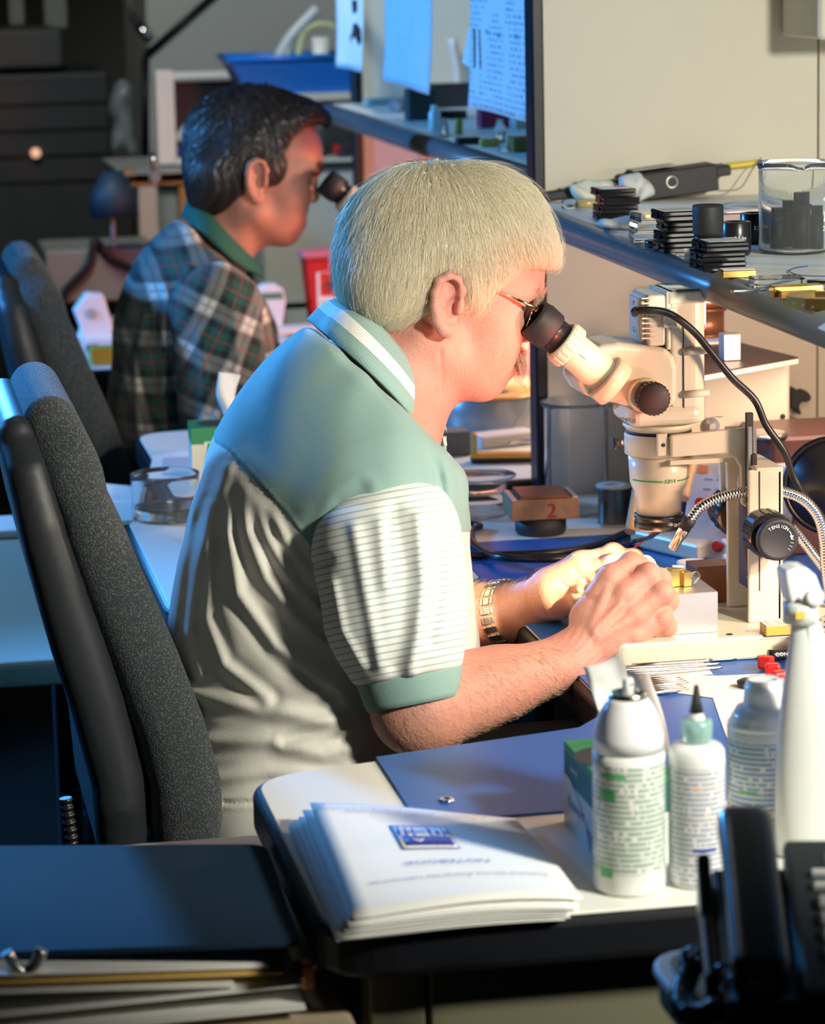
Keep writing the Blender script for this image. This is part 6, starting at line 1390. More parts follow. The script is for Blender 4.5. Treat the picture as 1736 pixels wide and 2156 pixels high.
c = PY(1752, 1020, 3.30); m = MB(); m.lathe(c, (-.35, -1, .1), [(0, .0001), (0, .052), (.004, .056), (.010, .058), (.016, .052), (.030, .040), (.045, .020), (.05, .0001)], 44, cap=False); m.build('hood', M_black, fn); m = MB(); m.lathe(c+np.array([-.005, -.0135, .001]), (-.35, -1, .1), [(0, .055), (.003, .058), (.003, .052), (0, .052)], 44, cap=False, closed=True); m.build('rim', M_black, fn)
m = MB(); m.tube([c+np.array([0, .03, 0]), c+np.array([.04, .06, .01]), (1.35, 3.5, .9), (1.4, 3.55, Zl+.01)], .008, 10, 5); m.build('arm', M_black, fn)
ck = thing('wall_clamp', 'dark iron clamp on the partition beside the cream instrument box', 'clamp', tuple(PY(1690, 850, 3.93)))
m = MB(); m.extr([PY(u, v, 3.925) for u, v in ((1664, 822), (1672, 816), (1682, 826), (1696, 822), (1707, 832), (1708, 842), (1698, 848), (1688, 846), (1682, 856), (1688, 872), (1680, 874), (1672, 860), (1664, 858))], (0, .024, 0)); m.build('clamp_body', M_blackm, ck, bev=.002)
# things on the left end of the near desk
gb_ = glassbeaker('crystallizing_dish', 'low wide glass dish of clear liquid on the desk corner behind the white-haired man', PZ(350, 1092, Zl), .0455, .062, spout=False, flare=.001, cat='dish')
gb_['label'] = 'low wide glass dish of clear liquid behind the white-haired man'
c = PZ(350, 1092, Zl); m = MB(); m.lathe(c, (0, 0, 1), [(.0045, .0425), (.018, .0425)], 40); m.build('liquid', glass('clear_liquid', (.96, .98, .97), 0, 1.33), gb_)
# ---------------------------------------------------------------- things on the near shelf
Z1 = zs1+.0005
def G1(u, v): return PZ(u, v, Z1)
M_gloss = simple('gloss_black', (.010, .010, .012), .12)
GRP = 'black component boxes stacked on the near shelf'
def bbox(p, w, d, h, rz, label, tag=None, z=Z1):
    """p: near-left bottom corner"""
    t = thing('component_box', label, 'box', (p[0], p[1], z), GRP); R = rotz(rz); c = np.array([p[0], p[1], z])+R@np.array([w/2, d/2, h/2])
    m = MB(); m.box(c-np.array([0, 0, h*.26]), (w, d, h*.47), R, .001); m.build('tray', M_gloss, t); m = MB(); m.box(c+np.array([0, 0, h*.22]), (w, d, h*.50), R, .0014); m.build('lid', M_gloss, t)
    m = MB(); m.box(c+R@np.array([-w/2-.0004, 0, -h*.03]), (.0016, d*.22, h*.5), R); m.build('latch', M_gloss, t)
    if tag is not None: m = MB(); m.box(c+np.array([0, 0, h*.472]), (w*.74, d*.62, .0004), R); m.build('paper_label', tag, t)
    return t
M_tag = simple('beige_tag', (.52, .50, .40), .7)
hb = .0128
for (u, v, w, n, tags, nm, hb) in ((1255, 468, .046, 4, {3: M_paper}, 'rear', .0103), (1387, 534, .050, 4, {3: M_tag}, 'middle', .0118), (1466, 574, .048, 3, {2: M_tag}, 'front', .0106)):
    p = G1(u+14, v)
    for k_ in range(n):
        pos = {0: 'bottom', n-1: 'topmost'}.get(k_, ['', 'second from bottom', 'third from bottom'][k_] if k_ < 3 else '')
        jx, jy = .0022*math.sin(k_*2.4+n), .002*math.cos(k_*1.9)
        bbox(p+np.array([jx, jy, 0]), w, .052, hb-.0003, .02*math.sin(k_*3+u), 'black box %s in the %s black box stack on the near shelf' % (pos, nm), tags.get(k_), Z1+k_*hb)
rt = G1(1265, 468); m = MB(); q = rt+np.array([.033, .034, 0]); m.box((q[0], q[1], Z1+4*.0103+.0006), (.012, .014, .0004)); o = T1(m, 'red_sticker', 'red sticker on the topmost box of the rear black stack', 'sticker', M_red)
# lens barrel standing on the front stack of boxes
c = G1(1497, 548); z0 = Z1; lb_ = thing('eyepiece', 'black rubber-cupped eyepiece standing between the middle and front box stacks', 'eyepiece', tuple(c)); kk = depth(c)/FPX/.985
c = G1(1490, 551); m = MB(); m.lathe(c, (0, 0, 1), [(0, .0145), (.026, .0150), (.028, .0160)], 30); m.build('barrel', M_black, lb_); m = MB(); m.lathe(c, (0, 0, 1), [(.028, .0150), (.033, .0168), (.058, .0170), (.062, .0165), (.062, .0145), (.050, .013)], 36); m.build('rubber_cup', M_blackm, lb_)
# clear boxes
cbx = thing('clear_box_stack', 'stack of glinting clear plastic boxes between the rear and middle black stacks', 'box', tuple(G1(1345, 510)))
for k_ in range(3):
    p = G1(1340, 512)+np.array([.022+.002*k_, .02, .006+.0115*k_]); m = MB(); m.box(p, (.046, .040, .0108), rotz(.1*k_-.1), .001); 
    o = m.build('clear_box', M_acryl); setp(o, ['bottom', 'middle', 'top'][k_]+' clear plastic box of the small stack left of the middle black boxes', 'box', 'clear boxes on the near shelf')
bpy.data.objects.remove(cbx)
m = MB(); p = G1(1362, 520)+np.array([.01, .0, 0]); m.lathe(p, (0, 0, 1), [(0, .0125), (.007, .0125), (.008, .011)], 24); T1(m, 'lens_cover', 'small round black cap at the shelf edge before the clear boxes', 'cap', M_black)
m = MB(); p = G1(1600, 612); m.box(p+np.array([.022, .016, .006]), (.052, .036, .011), rotz(-.12), .0015); cbo = m.build('clear_case', M_acryl); setp(cbo, 'flat clear plastic case at the shelf edge with a steel tool leaning on it', 'box')
m = MB(); p = G1(1525, 587); m.box(p+np.array([.016, .008, .0045]), (.036, .020, .008), rotz(-.05), .0008); t = thing('gold_tile', 'small gold block with white top before the front black stack', 'block', tuple(p)); m.build('block', M_brass, t); m = MB(); m.box(p+np.array([.016, .008, .0088]), (.034, .018, .0006), rotz(-.05)); m.build('white_top', M_paper, t)
m = MB(); p = G1(1440, 550); m.extr([p+np.array([0, 0, .0003]), p+np.array([.014, -.012, .0003]), p+np.array([.014, -.012, .014]), p+np.array([0, 0, .014])], (.001, .001, 0)); T1(m, 'paper_tab', 'upright white paper tab between the middle and front black stacks', 'paper', M_paper)
m = MB(); p = G1(1395, 527); m.prism([(p[0]-.020, p[1]+.012), (p[0]+.02, p[1]-.020), (p[0]+.05, p[1]-.015), (p[0]+.03, p[1]+.02)], Z1, Z1+.0008); T1(m, 'blue_card', 'dark blue card under the middle black box stack', 'card', M_blue_print)
twz = thing('steel_spatula', 'thin steel spatula overhanging the shelf edge by the clear case', 'tool', tuple(G1(1600, 618))); m = MB(); m.tube([G1(1538, 622)+np.array([0, 0, .004]), G1(1590, 618)+np.array([0, 0, .004]), G1(1640, 606)+np.array([0, 0, .006]), G1(1685, 600)+np.array([0, 0, .008])], lambda q: .0013 if q < .9 else .0007, 8, 6); m.build('shaft', M_steel, twz)
gp2 = thing('gold_fixture', 'gold stepped fixture behind the brass ring on the shelf', 'component', tuple(G1(1660, 620)))
p = G1(1640, 630); m = MB(); m.box(p+np.array([.022, .016, .006]), (.050, .018, .011), rotz(.0), .0006); m.build('upper_step', M_gold, gp2); m = MB(); m.box(p+np.array([.022, .001, .0045]), (.044, .011, .008), None, .0006); m.build('lower_step', M_gold, gp2)
m = MB(); p = G1(1712, 648); br = thing('brass_ring', 'octagonal brass ring with side holes at the right end of the shelf', 'ring', tuple(p)); m.lathe(p+np.array([.012, .010, 0]), (0, 0, 1), [(0, .036), (.011, .036), (.011, .024), (.004, .022), (.004, .0001), (0, .0001)], 8, cap=False, smooth=False); m.build('ring_body', M_brass, br)
for i in range(3): m = MB(); q = G1(1668+i*20, 651+i*4)+np.array([0, -.002, .006]); m.lathe(q, (0, -1, 0), [(0, .0014), (.0008, .0014)], 10); m.build('hole', M_blackink, br)
m = MB(); q = G1(1706, 618)+np.array([0, .012, .008]); m.cyl(q, q+np.array([.10, -.012, 0]), .0045, n=16); T1(m, 'steel_rod', 'polished steel rod lying behind the brass ring', 'rod', M_steel)
m = MB(); m.tube([G1(1700, 562)+np.array([0, 0, .001]), G1(1672, 566)+np.array([0, 0, .001]), G1(1662, 574)+np.array([0, 0, .001]), G1(1690, 582)+np.array([0, 0, .001]), G1(1760, 584)+np.array([0, 0, .001])], .0005, 6, 8); T1(m, 'blue_wire', 'fine dark blue wire looped on the shelf in front of the big beaker', 'wire', M_blue_print)
m = MB(); q = G1(1734, 690)+np.array([.006, 0, 0]); m.box(q+np.array([.002, .005, .001]), (.016, .03, .0015), roty(-.5)); T1(m, 'tape_strip', 'pale tape strip on the shelf edge at the right border', 'tape', M_white)
# big beaker with lens barrels
spout_a = 4.55
bb = glassbeaker('large_beaker', 'large clear glass beaker with spout and white scale marks on the shelf', G1(1672, 530), .040, .100, flare=.003, th=.0018)
c = G1(1672, 530)
for i, (tx, zz) in enumerate((('400', .072), ('300', .056), ('200', .040))): text(tx, .008, c+np.array([.026, -.0315, zz-.012]), (.8, .6, 0), (0, 0, 1), M_whiteink, bb)
m = MB(); 
for i in range(6): m.box(c+np.array([.029, -.0290, .022+.008*i]), (.006, .0006, .0006), rotz(.7))
m.build('scale_marks', M_whiteink, bb)
m = MB(); m.lathe(c+np.array([.034, -.0225, .052]), (.83, -.55, 0), [(0, .010), (.0006, .010)], 20); m.build('white_patch', M_whiteink, bb)
for i, (dx_, dy_, r_, h_, lb) in enumerate([(.010, .006, .0105, .062, 'black lens barrel leaning at the centre of the large beaker'), (-.016, .012, .0085, .045, 'short black lens barrel at the left inside the large beaker'), (.022, -.012, .0075, .048, 'black marked lens barrel at the right front inside the large beaker'), (.0, .028-.006, .0085, .052, 'black lens barrel at the back inside the large beaker')]):
    p = c+np.array([dx_, dy_, .004]); t = thing('lens_barrel', lb, 'lens barrel', tuple(p), 'lens barrels standing in the large beaker'); m = MB(); m.lathe(p, (0, 0, 1), [(0, r_), (h_*.7, r_), (h_*.72, r_*.85), (h_, r_*.85)], 24); m.build('barrel', M_black, t)
    m = MB(); m.lathe(p, (0, 0, 1), [(h_*.70, r_*1.06), (h_*.78, r_*1.06)], 24); m.build('ring', M_blackm, t)
for i, (u, v, r_, h_, lb) in enumerate([(1560, 540, .0165, .036, 'wide black objective lens standing left of the large beaker'), (1600, 515, .0175, .034, 'black objective lens behind the wide one left of the large beaker')]):
    p = G1(u, v)+np.array([0, .02, 0]); t = thing('objective_lens', lb, 'lens', tuple(p), 'objective lenses beside the large beaker'); m = MB(); m.lathe(p, (0, 0, 1), [(0, r_*.9), (.003, r_), (h_, r_), (h_+.001, r_*.95), (h_+.001, r_*.7), (h_-.004, r_*.65)], 32); m.build('barrel', M_black, t); m = MB(); m.lathe(p, (0, 0, 1), [(h_-.004, r_*.64), (h_-.003, .0001)], 24, cap=False); m.build('glass', M_lens, t)
    text('2.5 6x', .0055, p+np.array([0, -r_-.0003, h_*.55]), (1, 0, 0), (0, 0, 1), M_whiteink, t)
bbox(G1(1545, 492)+np.array([0, .05, 0]), .07, .05, .020, .05, 'wide flat black box with clear lid behind the objective lenses', M_gray)
for i, (u, v, r_, lb) in enumerate([(1600, 450, .045, 'clear plastic dish lid lying behind the boxes on the near shelf'), (1560, 475, .038, 'frosted clear dish in front of the clear lid on the near shelf')]):
    glassbeaker('petri_dish', lb, G1(u, v)+np.array([0, .02, .0]), r_, .010, M_acryl, cat='dish', spout=False, flare=.002)
# black power bricks, tissue wads, yellow plug at the back
yk = 3.86
pb = thing('power_brick', 'large black power unit with grey label lying against the partition', 'power unit', tuple(G1(1380, 420)))
p = G1(1330, 424); R = rotz(.0)@roty(-.10); m = MB(); m.box(p+np.array([.055, .028, .022]), (.13, .06, .036), R, .002); m.build('case', M_blackm, pb); m = MB(); m.box(p+np.array([.035, .03, .0425]), (.06, .035, .001), R); m.build('grey_label', M_gray, pb); m = MB(); m.box(p+np.array([.125, .028, .035]), (.03, .045, .014), R, .002); m.build('connector_end', M_blackm, pb)
m = MB(); m.lathe(p+np.array([.055, -.0022, .024]), (0, -1, 0), [(0, .0085), (.001, .0085), (.001, .0065), (0, .0065)], 24, cap=False, closed=True); m.build('ring_mark', M_steel, pb)
m = MB(); m.tube([p+np.array([.14, .028, .040]), p+np.array([.165, .028, .042]), p+np.array([.185, .026, .044])], .0042, 8, 3); m.build('yellow_plug', simple('yellow_plastic', (.70, .55, .04), .4), pb)
m = MB(); m.tube([p+np.array([.185, .026, .044]), p+np.array([.186, .02, .050]), p+np.array([.170, .01, .035]), p+np.array([.150, .0, .012]), p+np.array([.12, -.002, .010])], .0008, 6, 6); m.build('thin_wire', M_copper, pb)
pb2 = thing('power_brick', 'long flat black power unit at the post end of the near shelf', 'power unit', tuple(G1(1200, 440))); p = G1(1168, 430); m = MB(); m.box(p+np.array([.058, .045, .016]), (.13, .045, .012), roty(-.13), .002); m.build('case', M_blackm, pb2)
m = MB(); m.box(p+np.array([.06, .045, .0235]), (.09, .03, .001), roty(-.13)); m.build('grey_label', M_gray, pb2)
def wad(c, s, label, seed, mat=None):
    r = np.random.default_rng(seed); ph_ = r.uniform(0, 6, 6)
    f = lambda P: (np.linalg.norm((P-c)/np.array(s), axis=-1)-1)*min(s)*.9+.10*min(s)*(np.sin(P[..., 0]*150+ph_[0]+3*np.sin(P[..., 1]*90))+np.sin(P[..., 2]*210+ph_[1]+2*np.sin(P[..., 0]*120)))
    V, F = mesh_sdf([fnp(f, 0)], .0016, c-np.array(s)*1.4, c+np.array(s)*1.4, proj=False); V[:, 2] = np.maximum(V[:, 2], Z1+.0002)
    o = link('tissue_wad', mesh_np('wad', V, F), mat or M_paper); return setp(o, label, 'tissue')
wad(G1(1222, 428)+np.array([.02, .012, .014]), (.036, .02, .016), 'crumpled pale tissue before the long black power unit', 1, simple('yellowish_tissue', (.68, .68, .54), .8))
wad(G1(1335, 425)+np.array([.0, -.006, .018]), (.022, .02, .022), 'tall crumpled tissue between the rear stack and large power unit', 2, simple('grey_tissue', (.58, .60, .58), .8))
wad(G1(1300, 482)+np.array([.008, .004, .006]), (.03, .02, .008), 'low tissue lying before the rear black box stack', 3, bpy.data.materials['grey_tissue'])
m = MB(); p = G1(1185, 442); tb = thing('glass_vial', 'small glass tube with metal end at the post end of the shelf', 'vial', tuple(p)); m.cyl(p+np.array([0, .0, .007]), p+np.array([.018, .004, .007]), .0065, n=18); m.build('glass_end', M_glass, tb); m = MB(); m.cyl(p+np.array([.018, .004, .0065]), p+np.array([.060, .012, .0065]), .006, n=16); m.build('amber_body', simple('amber_glass', (.45, .36, .15), .2), tb)
for i, (u, v, lb) in enumerate([(1390, 458, 'thin gold strip behind the middle black box stack'), (1640, 508, 'thin gold strip seen through the large beaker')]): m = MB(); m.box(G1(u, v)+np.array([.01, .02, .002]), (.06, .010, .003)); T1(m, 'gold_strip', lb, 'strip', M_brass)
m = MB(); m.box((PY(1686, 30, 3.86)[0]+.10, 3.865, PY(1700, 80, 3.86)[2]+.06), (.20, .16, .12), None, .004); T1(m, 'overhead_cabinet', 'grey overhead cabinet corner at the top right', 'cabinet', M_panel)
"""lens""" if False else None
# ---------------------------------------------------------------- hanging sheets, far shelf and far desk
def sheetprint(name, dens, seed):
    t = NT(name); s_ = t.sep(); pit = .009; row = t.math('FLOOR', t.math('MULTIPLY', s_[2], 1/pit)); fr = t.math('FRACT', t.math('MULTIPLY', s_[2], 1/pit)); c = t.node('ShaderNodeCombineXYZ'); t.ln(t.math('MULTIPLY', s_[1], 160), c.inputs[0]); t.ln(t.math('MULTIPLY', row, 5.3+seed), c.inputs[1])
    m = t.math('MULTIPLY', t.math('GREATER_THAN', t.noise(1, 2, c.outputs[0]), 1-dens), t.math('LESS_THAN', fr, .5)); m = t.math('MULTIPLY', m, t.math('GREATER_THAN', t.noise(14+seed, 1), .42))
    t.set(col=t.mix(m, (.80, .82, .82), (.40, .44, .52)), rough=.8); return t.m
def hang(pts, Yn, label, mat, x=.885):
    t = thing('hanging_sheet', label, 'paper', tuple(PX(*pts[0], x)), 'paper sheets hanging from the shelf above'); A, B_, C_, D_ = [PX(u, v, x) for u, v in pts]   # bottom-left, bottom-right, top-right, top-left
    G = [[(A*(1-s_)+B_*s_)*(1-q)+(D_*(1-s_)+C_*s_)*q+np.array([.004*math.sin(5*s_+3*q)*(1-q), 0, 0]) for s_ in np.linspace(0, 1, 13)] for q in np.linspace(0, 1, 13)]
    m = MB(); m.sheet(G, .0006); m.build('sheet', mat, t); return t
xh = .905
s_a = hang([(984, 226), (1114, 257), (1124, -40), (990, -40)], 0, 'largest printed sheet hanging beside the black partition post', sheetprint('printed_sheet', .50, 0), xh)
s_b = hang([(805, 170), (908, 200), (908, -40), (810, -40)], 0, 'middle printed sheet hanging in front of the far shelf', sheetprint('faint_sheet', .40, 1.7), xh)
s_c = hang([(705, 142), (765, 152), (762, -40), (706, -40)], 0, 'left hanging sheet with black tool picture', M_paper, xh)
m = MB(); q = lambda u, v: PX(u, v, xh-.002); m.extr([q(u, v) for u, v in ((743, 50), (750, 48), (758, 60), (760, 88), (752, 102), (742, 98), (736, 80), (741, 68))], (-.0004, 0, 0)); m.extr([q(u, v) for u, v in ((740, 0), (750, 0), (750, 24), (742, 28))], (-.0004, 0, 0)); m.build('black_picture', M_blackink, s_c)
m = MB(); m.extr([PX(u, v, xh-.006) for u, v in ((997, 60), (1001, 60), (1001, 143), (997, 143))], (-.0006, 0, 0)); m.build('gold_strip', M_brass, s_a); m = MB(); m.extr([PX(u, v, xh+.004) for u, v in ((972, 132), (990, 142), (994, 60), (986, 60))], (.0006, 0, 0)); m.build('small_note', M_paper, s_a)
for u, v in ((1048, 74), (1085, 77), (1024, 67)): m = MB(); m.lathe(PX(u, v, xh-.004), (-1, 0, 0), [(0, .004), (.0004, .004)], 10); m.build('ink_dot', M_blue_print, s_a)
hr = thing('hanging_rail', 'black rail above the far shelf from which the paper sheets hang', 'rail', (.905, 5.0, 1.5)); zr_ = PX(1120, -40, xh)[2]; zr2 = max(zr_, PX(706, -40, xh)[2])
m = MB(); m.box((xh, 4.92, zr2+.01), (.012, 1.90, .02)); m.build('rail', M_edge, hr)
Z2s = zs2+.0005
def F1(u, v): return PZ(u, v, Z2s)
def put(name, label, cat, mat, c, d, R=None, bev=.002, grp=None): m = MB(); m.box(np.array(c)+np.array([0, 0, d[2]/2]), d, R, bev); o = m.build(name, mat); return setp(o, label, cat, grp)
put('grey_box', 'dark grey upright box on the far shelf left of the black disc', 'box', simple('charcoal_box', (.06, .06, .055), .6), F1(884, 252), (.05, .04, .055))
put('dark_box', 'long dark box behind the black disc on the far shelf', 'box', M_blackm, F1(960, 225), (.10, .04, .045)); put('red_box', 'dark red box under the largest hanging sheet', 'box', simple('crimson', (.35, .02, .08), .5), F1(1040, 268), (.055, .03, .050)); put('grey_case', 'low grey case beside the red box on the far shelf', 'case', M_gray, F1(1090, 270)+np.array([.02, 0, 0]), (.06, .04, .05))
put('white_card', 'white upright card with blue mark at the far end of the far shelf', 'card', M_paper, F1(800, 212), (.06, .004, .05)); put('blue_mark', 'small blue bottle by the white card on the far shelf', 'bottle', M_blue_print, F1(796, 214), (.012, .008, .03)); put('gray_tray', 'long pale grey tray at the far end of the far shelf', 'tray', M_gray, F1(840, 218), (.13, .06, .012)); put('black_bar', 'small black bar at the front of the far shelf', 'bar', M_blackm, F1(985, 303), (.038, .02, .010)); put('yellow_part', 'small yellow part right of the black bar on the far shelf', 'part', simple('yellow_brass', (.5, .42, .08), .5), F1(1030, 308), (.03, .015, .012))
put('brown_basket', 'brown amber tray at the post end of the far shelf', 'tray', simple('amber_brown', (.30, .16, .02), .5), F1(1108, 318), (.05, .04, .022)); put('yellow_vial_box', 'small olive yellow carton behind the black bar', 'carton', bpy.data.materials['yellow_brass'], F1(966, 282), (.012, .012, .025))
m = MB(); m.lathe(F1(950, 248), (0, 0, 1), [(0, .028), (.012, .028), (.013, .024)], 28); T1(m, 'black_disc', 'round black disc in the middle of the far shelf', 'disc', M_blackm)
for i, (u, v, r_, h_, lb) in enumerate([(915, 275, .010, .042, 'slim white bottle before the black disc on the far shelf'), (935, 288, .007, .03, 'small clear vial beside the slim white bottle'), (1052, 300, .009, .035, 'clear vial with blue glint below the largest sheet'), (1068, 318, .014, .012, 'small clear dish at the front edge of the far shelf')]):
    m = MB(); m.lathe(F1(u, v), (0, 0, 1), [(0, r_), (h_*.7, r_), (h_*.82, r_*.6), (h_, r_*.6)], 20); T1(m, 'vial', lb, 'vial', M_white if i == 0 else M_acryl)
hk = thing('wooden_brush', 'brown wooden handled tools standing on the far shelf between the sheets', 'tool', tuple(F1(945, 200)))
for k_, (u0, v0, u1, v1, r_, mt_) in enumerate([(940, 195, 925, 70, .011, simple('brown_handle', (.30, .15, .05), .5)), (968, 205, 952, 80, .009, simple('pale_tube', (.55, .48, .42), .4)), (980, 200, 976, 90, .006, M_copper), (925, 195, 915, 90, .007, M_gray)]):
    p = F1(u0, v0+8); B_ = PY(u1, v1, p[1]); o = None; m = MB(); m.tube([p+np.array([0, 0, r_*.2]), (p+B_)/2+np.array([.004, 0, 0]), B_], r_, 10, 4); o = m.build('handle_tool', mt_); setp(o, ['brown wooden handle standing between the hanging sheets', 'pale bent tube standing between the hanging sheets', 'thin copper rod beside the largest hanging sheet', 'grey rod left of the wooden handle on the far shelf'][k_], 'tool', 'tools standing on the far shelf')
bpy.data.objects.remove(hk)
m = MB(); A, B_ = F1(830, 238), F1(905, 195); m.tube([A+np.array([0, 0, .012]), (A+B_)/2+np.array([0, 0, .012]), B_+np.array([0, 0, .012])], .011, 10, 4); T1(m, 'pale_tube', 'pale lilac tube lying along the far shelf', 'tube', simple('lilac_tube', (.42, .38, .42), .5))
m = MB(); m.box(PY(905, 327, PB2-.008)+np.array([.02, 0, .0]), (.075, .012, .028), roty(.25)); T1(m, 'under_shelf_lamp', 'small orange-lit lamp housing under the far shelf', 'lamp', simple('lamp_housing', (.8, .5, .3), .5))
# far desk
Zf = z2+.0004
def D2(u, v): return PZ(u, v, Zf)
tB = boxmat('green_cream_carton', z2, [(0, (.66, .66, .52)), (.060, (.02, .24, .07))])
p = D2(406, 1026); bg = carton('tissue_box', p, (.066, .075, .082), -.05, 0, 'green and cream tissue box with one tissue up on the far desk', tB, M_green,
       [TG([PY(490, 925, p[1]+.03), PY(470, 870, p[1]+.03), PY(455, 830, p[1]+.03), PY(460, 782, p[1]+.03)], [PY(472, 930, p[1]+.03), PY(492, 880, p[1]+.03), PY(496, 830, p[1]+.03), PY(505, 790, p[1]+.03)], wave=.006)], 0)
pc = np.array([p[0], p[1], p[2]])+rotz(-.05)@np.array([.036, -.0007, .046]); m = MB(); m.box(pc, (.036, .0004, .034), rotz(-.05)); m.build('picture_ground', M_white, bg)
m = MB(); e1_ = rotz(-.05)@np.array([1, 0, 0]); m.extr([pc+np.array([0, -.0005, 0])+e1_*a+np.array([0, 0, b_]) for a, b_ in ((-.018, -.017), (-.014, .015), (.004, .017), (-.002, .010), (-.008, .006), (-.004, -.004), (.0, -.008), (-.004, -.017))], (0, -.0003, 0)); m.extr([pc+np.array([0, -.0005, 0])+e1_*a+np.array([0, 0, b_]) for a, b_ in ((.014, -.016), (.018, -.016), (.018, .016), (.010, .014), (.014, .004))], (0, -.0003, 0)); m.build('picture_print', M_greenink, bg)
m = MB(); 
for i in range(3): m.box(pc+np.array([0, 0, -.024-.006*i]), (.034-.006*i, .0004, .0012), rotz(-.05))
m.build('small_print', M_greyink, bg)
for k_, (P4, lb, zz) in enumerate([([(310, 1014), (322, 960), (400, 950), (430, 1008)], 'white sheet on the far desk corner before the green tissue box', 0), ([(342, 1000), (346, 966), (398, 964), (396, 1008)], 'small grey note on the white sheet beside the green tissue box', .0012)]):
    m = MB(); m.prism([(D2(u, v)[0], D2(u, v)[1]) for u, v in P4], Zf+zz, Zf+zz+.0008); T1(m, 'paper_sheet', lb, 'paper', M_paper if k_ == 0 else simple('grey_note', (.55, .57, .62), .8))
# magazine stack by the low table behind the near chair
mg = thing('magazine', 'open magazine with black cover on the low table behind the near chair', 'magazine', tuple(PZ(220, 1060, .70)))
zz = .735; P4 = [PZ(170, 1104, zz), PZ(282, 1100, zz), PZ(300, 1030, zz), PZ(195, 1020, zz)]; m = MB(); m.prism([(q[0], q[1]) for q in P4], .6605, zz-.003); m.build('black_binder', M_blackm, mg)
for k_ in range(4): m = MB(); m.prism([(q[0]+.004*math.sin(k_*2), q[1]+.003*k_) for q in P4], zz-.0028+.0012*k_, zz-.0018+.0012*k_); m.build('page', M_paper, mg)
m = MB(); q = PZ(285, 1165, .70); m.lathe(q, (0, 0, 1), [(-.0395, .016), (.008, .016)], 20); T1(m, 'yellow_roll', 'yellow tape roll on the low table behind the near chair', 'tape', simple('yellow_tape', (.65, .60, .02), .5))
# sharps container, wipes tub, solder spool
sh_ = thing('sharps_container', 'red sharps container with biohazard label on the far desk', 'container', tuple(D2(690, 690)))
p = D2(650, 682); w_ = PY(745, 600, p[1])[0]-PY(645, 600, p[1])[0]; h_ = PY(650, 545, p[1])[2]-p[2]
m = MB(); m.extr([p+np.array([.008, 0, 0]), p+np.array([w_-.008, 0, 0]), p+np.array([w_, 0, h_]), p+np.array([-.004, 0, h_])], (0, .07, 0)); m.build('body', M_red, sh_, bev=.004); m = MB(); m.box(p+np.array([w_/2-.002, .035, h_+.007]), (w_+.014, .085, .014), None, .004); m.build('lid', simple('pink_lid', (.62, .15, .18), .5), sh_)
m = MB(); m.box(p+np.array([w_/2, -.0008, h_*.42]), (w_*.62, .0008, h_*.74)); m.build('label', M_white, sh_); m = MB(); m.box(p+np.array([w_/2, -.0015, h_*.60]), (w_*.50, .0008, h_*.36)); m.build('red_square', simple('bright_red', (.65, .03, .01), .5), sh_)
c = p+np.array([w_/2, -.0022, h_*.60]); m = MB()
for a in (math.pi/2, math.pi*7/6, math.pi*11/6): m.lathe(c-np.array([math.cos(a), 0, math.sin(a)])*.009*-1, (0, -1, 0), [(0, .0085), (.0005, .0085), (.0005, .0052), (0, .0052)], 22, cap=False, closed=True)
m.lathe(c, (0, -1, 0), [(.0006, .006), (.001, .006), (.001, .004), (.0006, .004)], 20, cap=False, closed=True); m.build('biohazard_sign', M_blackink, sh_)
text('INFECTIOUS', .0085, p+np.array([w_/2, -.0015, h_*.32]), (1, 0, 0), (0, 0, 1), M_greyink, sh_); text('WASTE', .0085, p+np.array([w_/2, -.0015, h_*.22]), (1, 0, 0), (0, 0, 1), M_greyink, sh_)
tub = thing('wipes_tub', 'white tub with green band beside the plaid-shirted man', 'tub', tuple(D2(570, 688))); p = D2(572, 688); m = MB()
hh2 = PY(572, 600, p[1])[2]-p[2]; m.extr([p+np.array([dx_, 0, dz]) for dx_, dz in ((-.022, 0), (.022, 0), (.030, hh2*.6), (.026, hh2*.88), (.012, hh2), (-.012, hh2), (-.026, hh2*.88), (-.030, hh2*.6))], (0, .045, 0)); m.build('tub_body', M_white, tub, bev=.003); m = MB(); m.box(p+np.array([0, -.0006, hh2*.74]), (.046, .001, .013)); m.build('green_band', simple('dull_green', (.10, .25, .16), .5), tub)
for k_, (u, v, w_, d_, h_, mt_, lb) in enumerate([(610, 700, .09, .05, .012, M_white, 'white flat tray between the tub and sharps container'), (632, 716, .05, .03, .010, simple('orange_part', (.7, .28, .05), .5), 'small orange part near the sharps container'), (600, 724, .07, .02, .008, M_white, 'white strip before the orange part on the far desk')]): put('bench_item', lb, 'tray', mt_, D2(u, v), (w_, d_, h_)).name = 'small_tray'
# big solder reel, paper cup, yellow clip board etc between the shirt and the post
rl = thing('wire_reel', 'big grey wire reel with orange top on the far desk behind the shirt', 'reel', tuple(D2(1036, 925))); p = D2(1036, 905); kk = depth(p)/FPX/.985
m = MB(); m.lathe(p, (0, 0, 1), [(0, 98*kk), (.004, 101*kk), (74*kk, 101*kk), (76*kk, 99*kk)], 48); m.build('drum', simple('grey_reel_metal', (.36, .37, .37), .32, .35, 0, 200, .1, 3), rl); m = MB(); m.lathe(p, (0, 0, 1), [(77*kk, 102*kk), (80*kk, 102*kk), (80*kk, 36*kk), (76*kk, 34*kk)], 48, cap=False); m.build('top_flange', simple('orange_board', (.75, .40, .12), .5), rl); m = MB(); m.lathe(p, (0, 0, 1), [(76.5*kk, 36*kk), (76.5*kk, .0001)], 30, cap=False); m.build('core', M_blackm, rl)
m = MB(); m.tube([PY(1090, 800, p[1]-.01), PY(1110, 830, p[1]-.085), PY(1090, 880, p[1]-.09), PY(1060, 920, p[1]-.09)], .0006, 6, 6); m.build('loose_end', M_copper, rl)
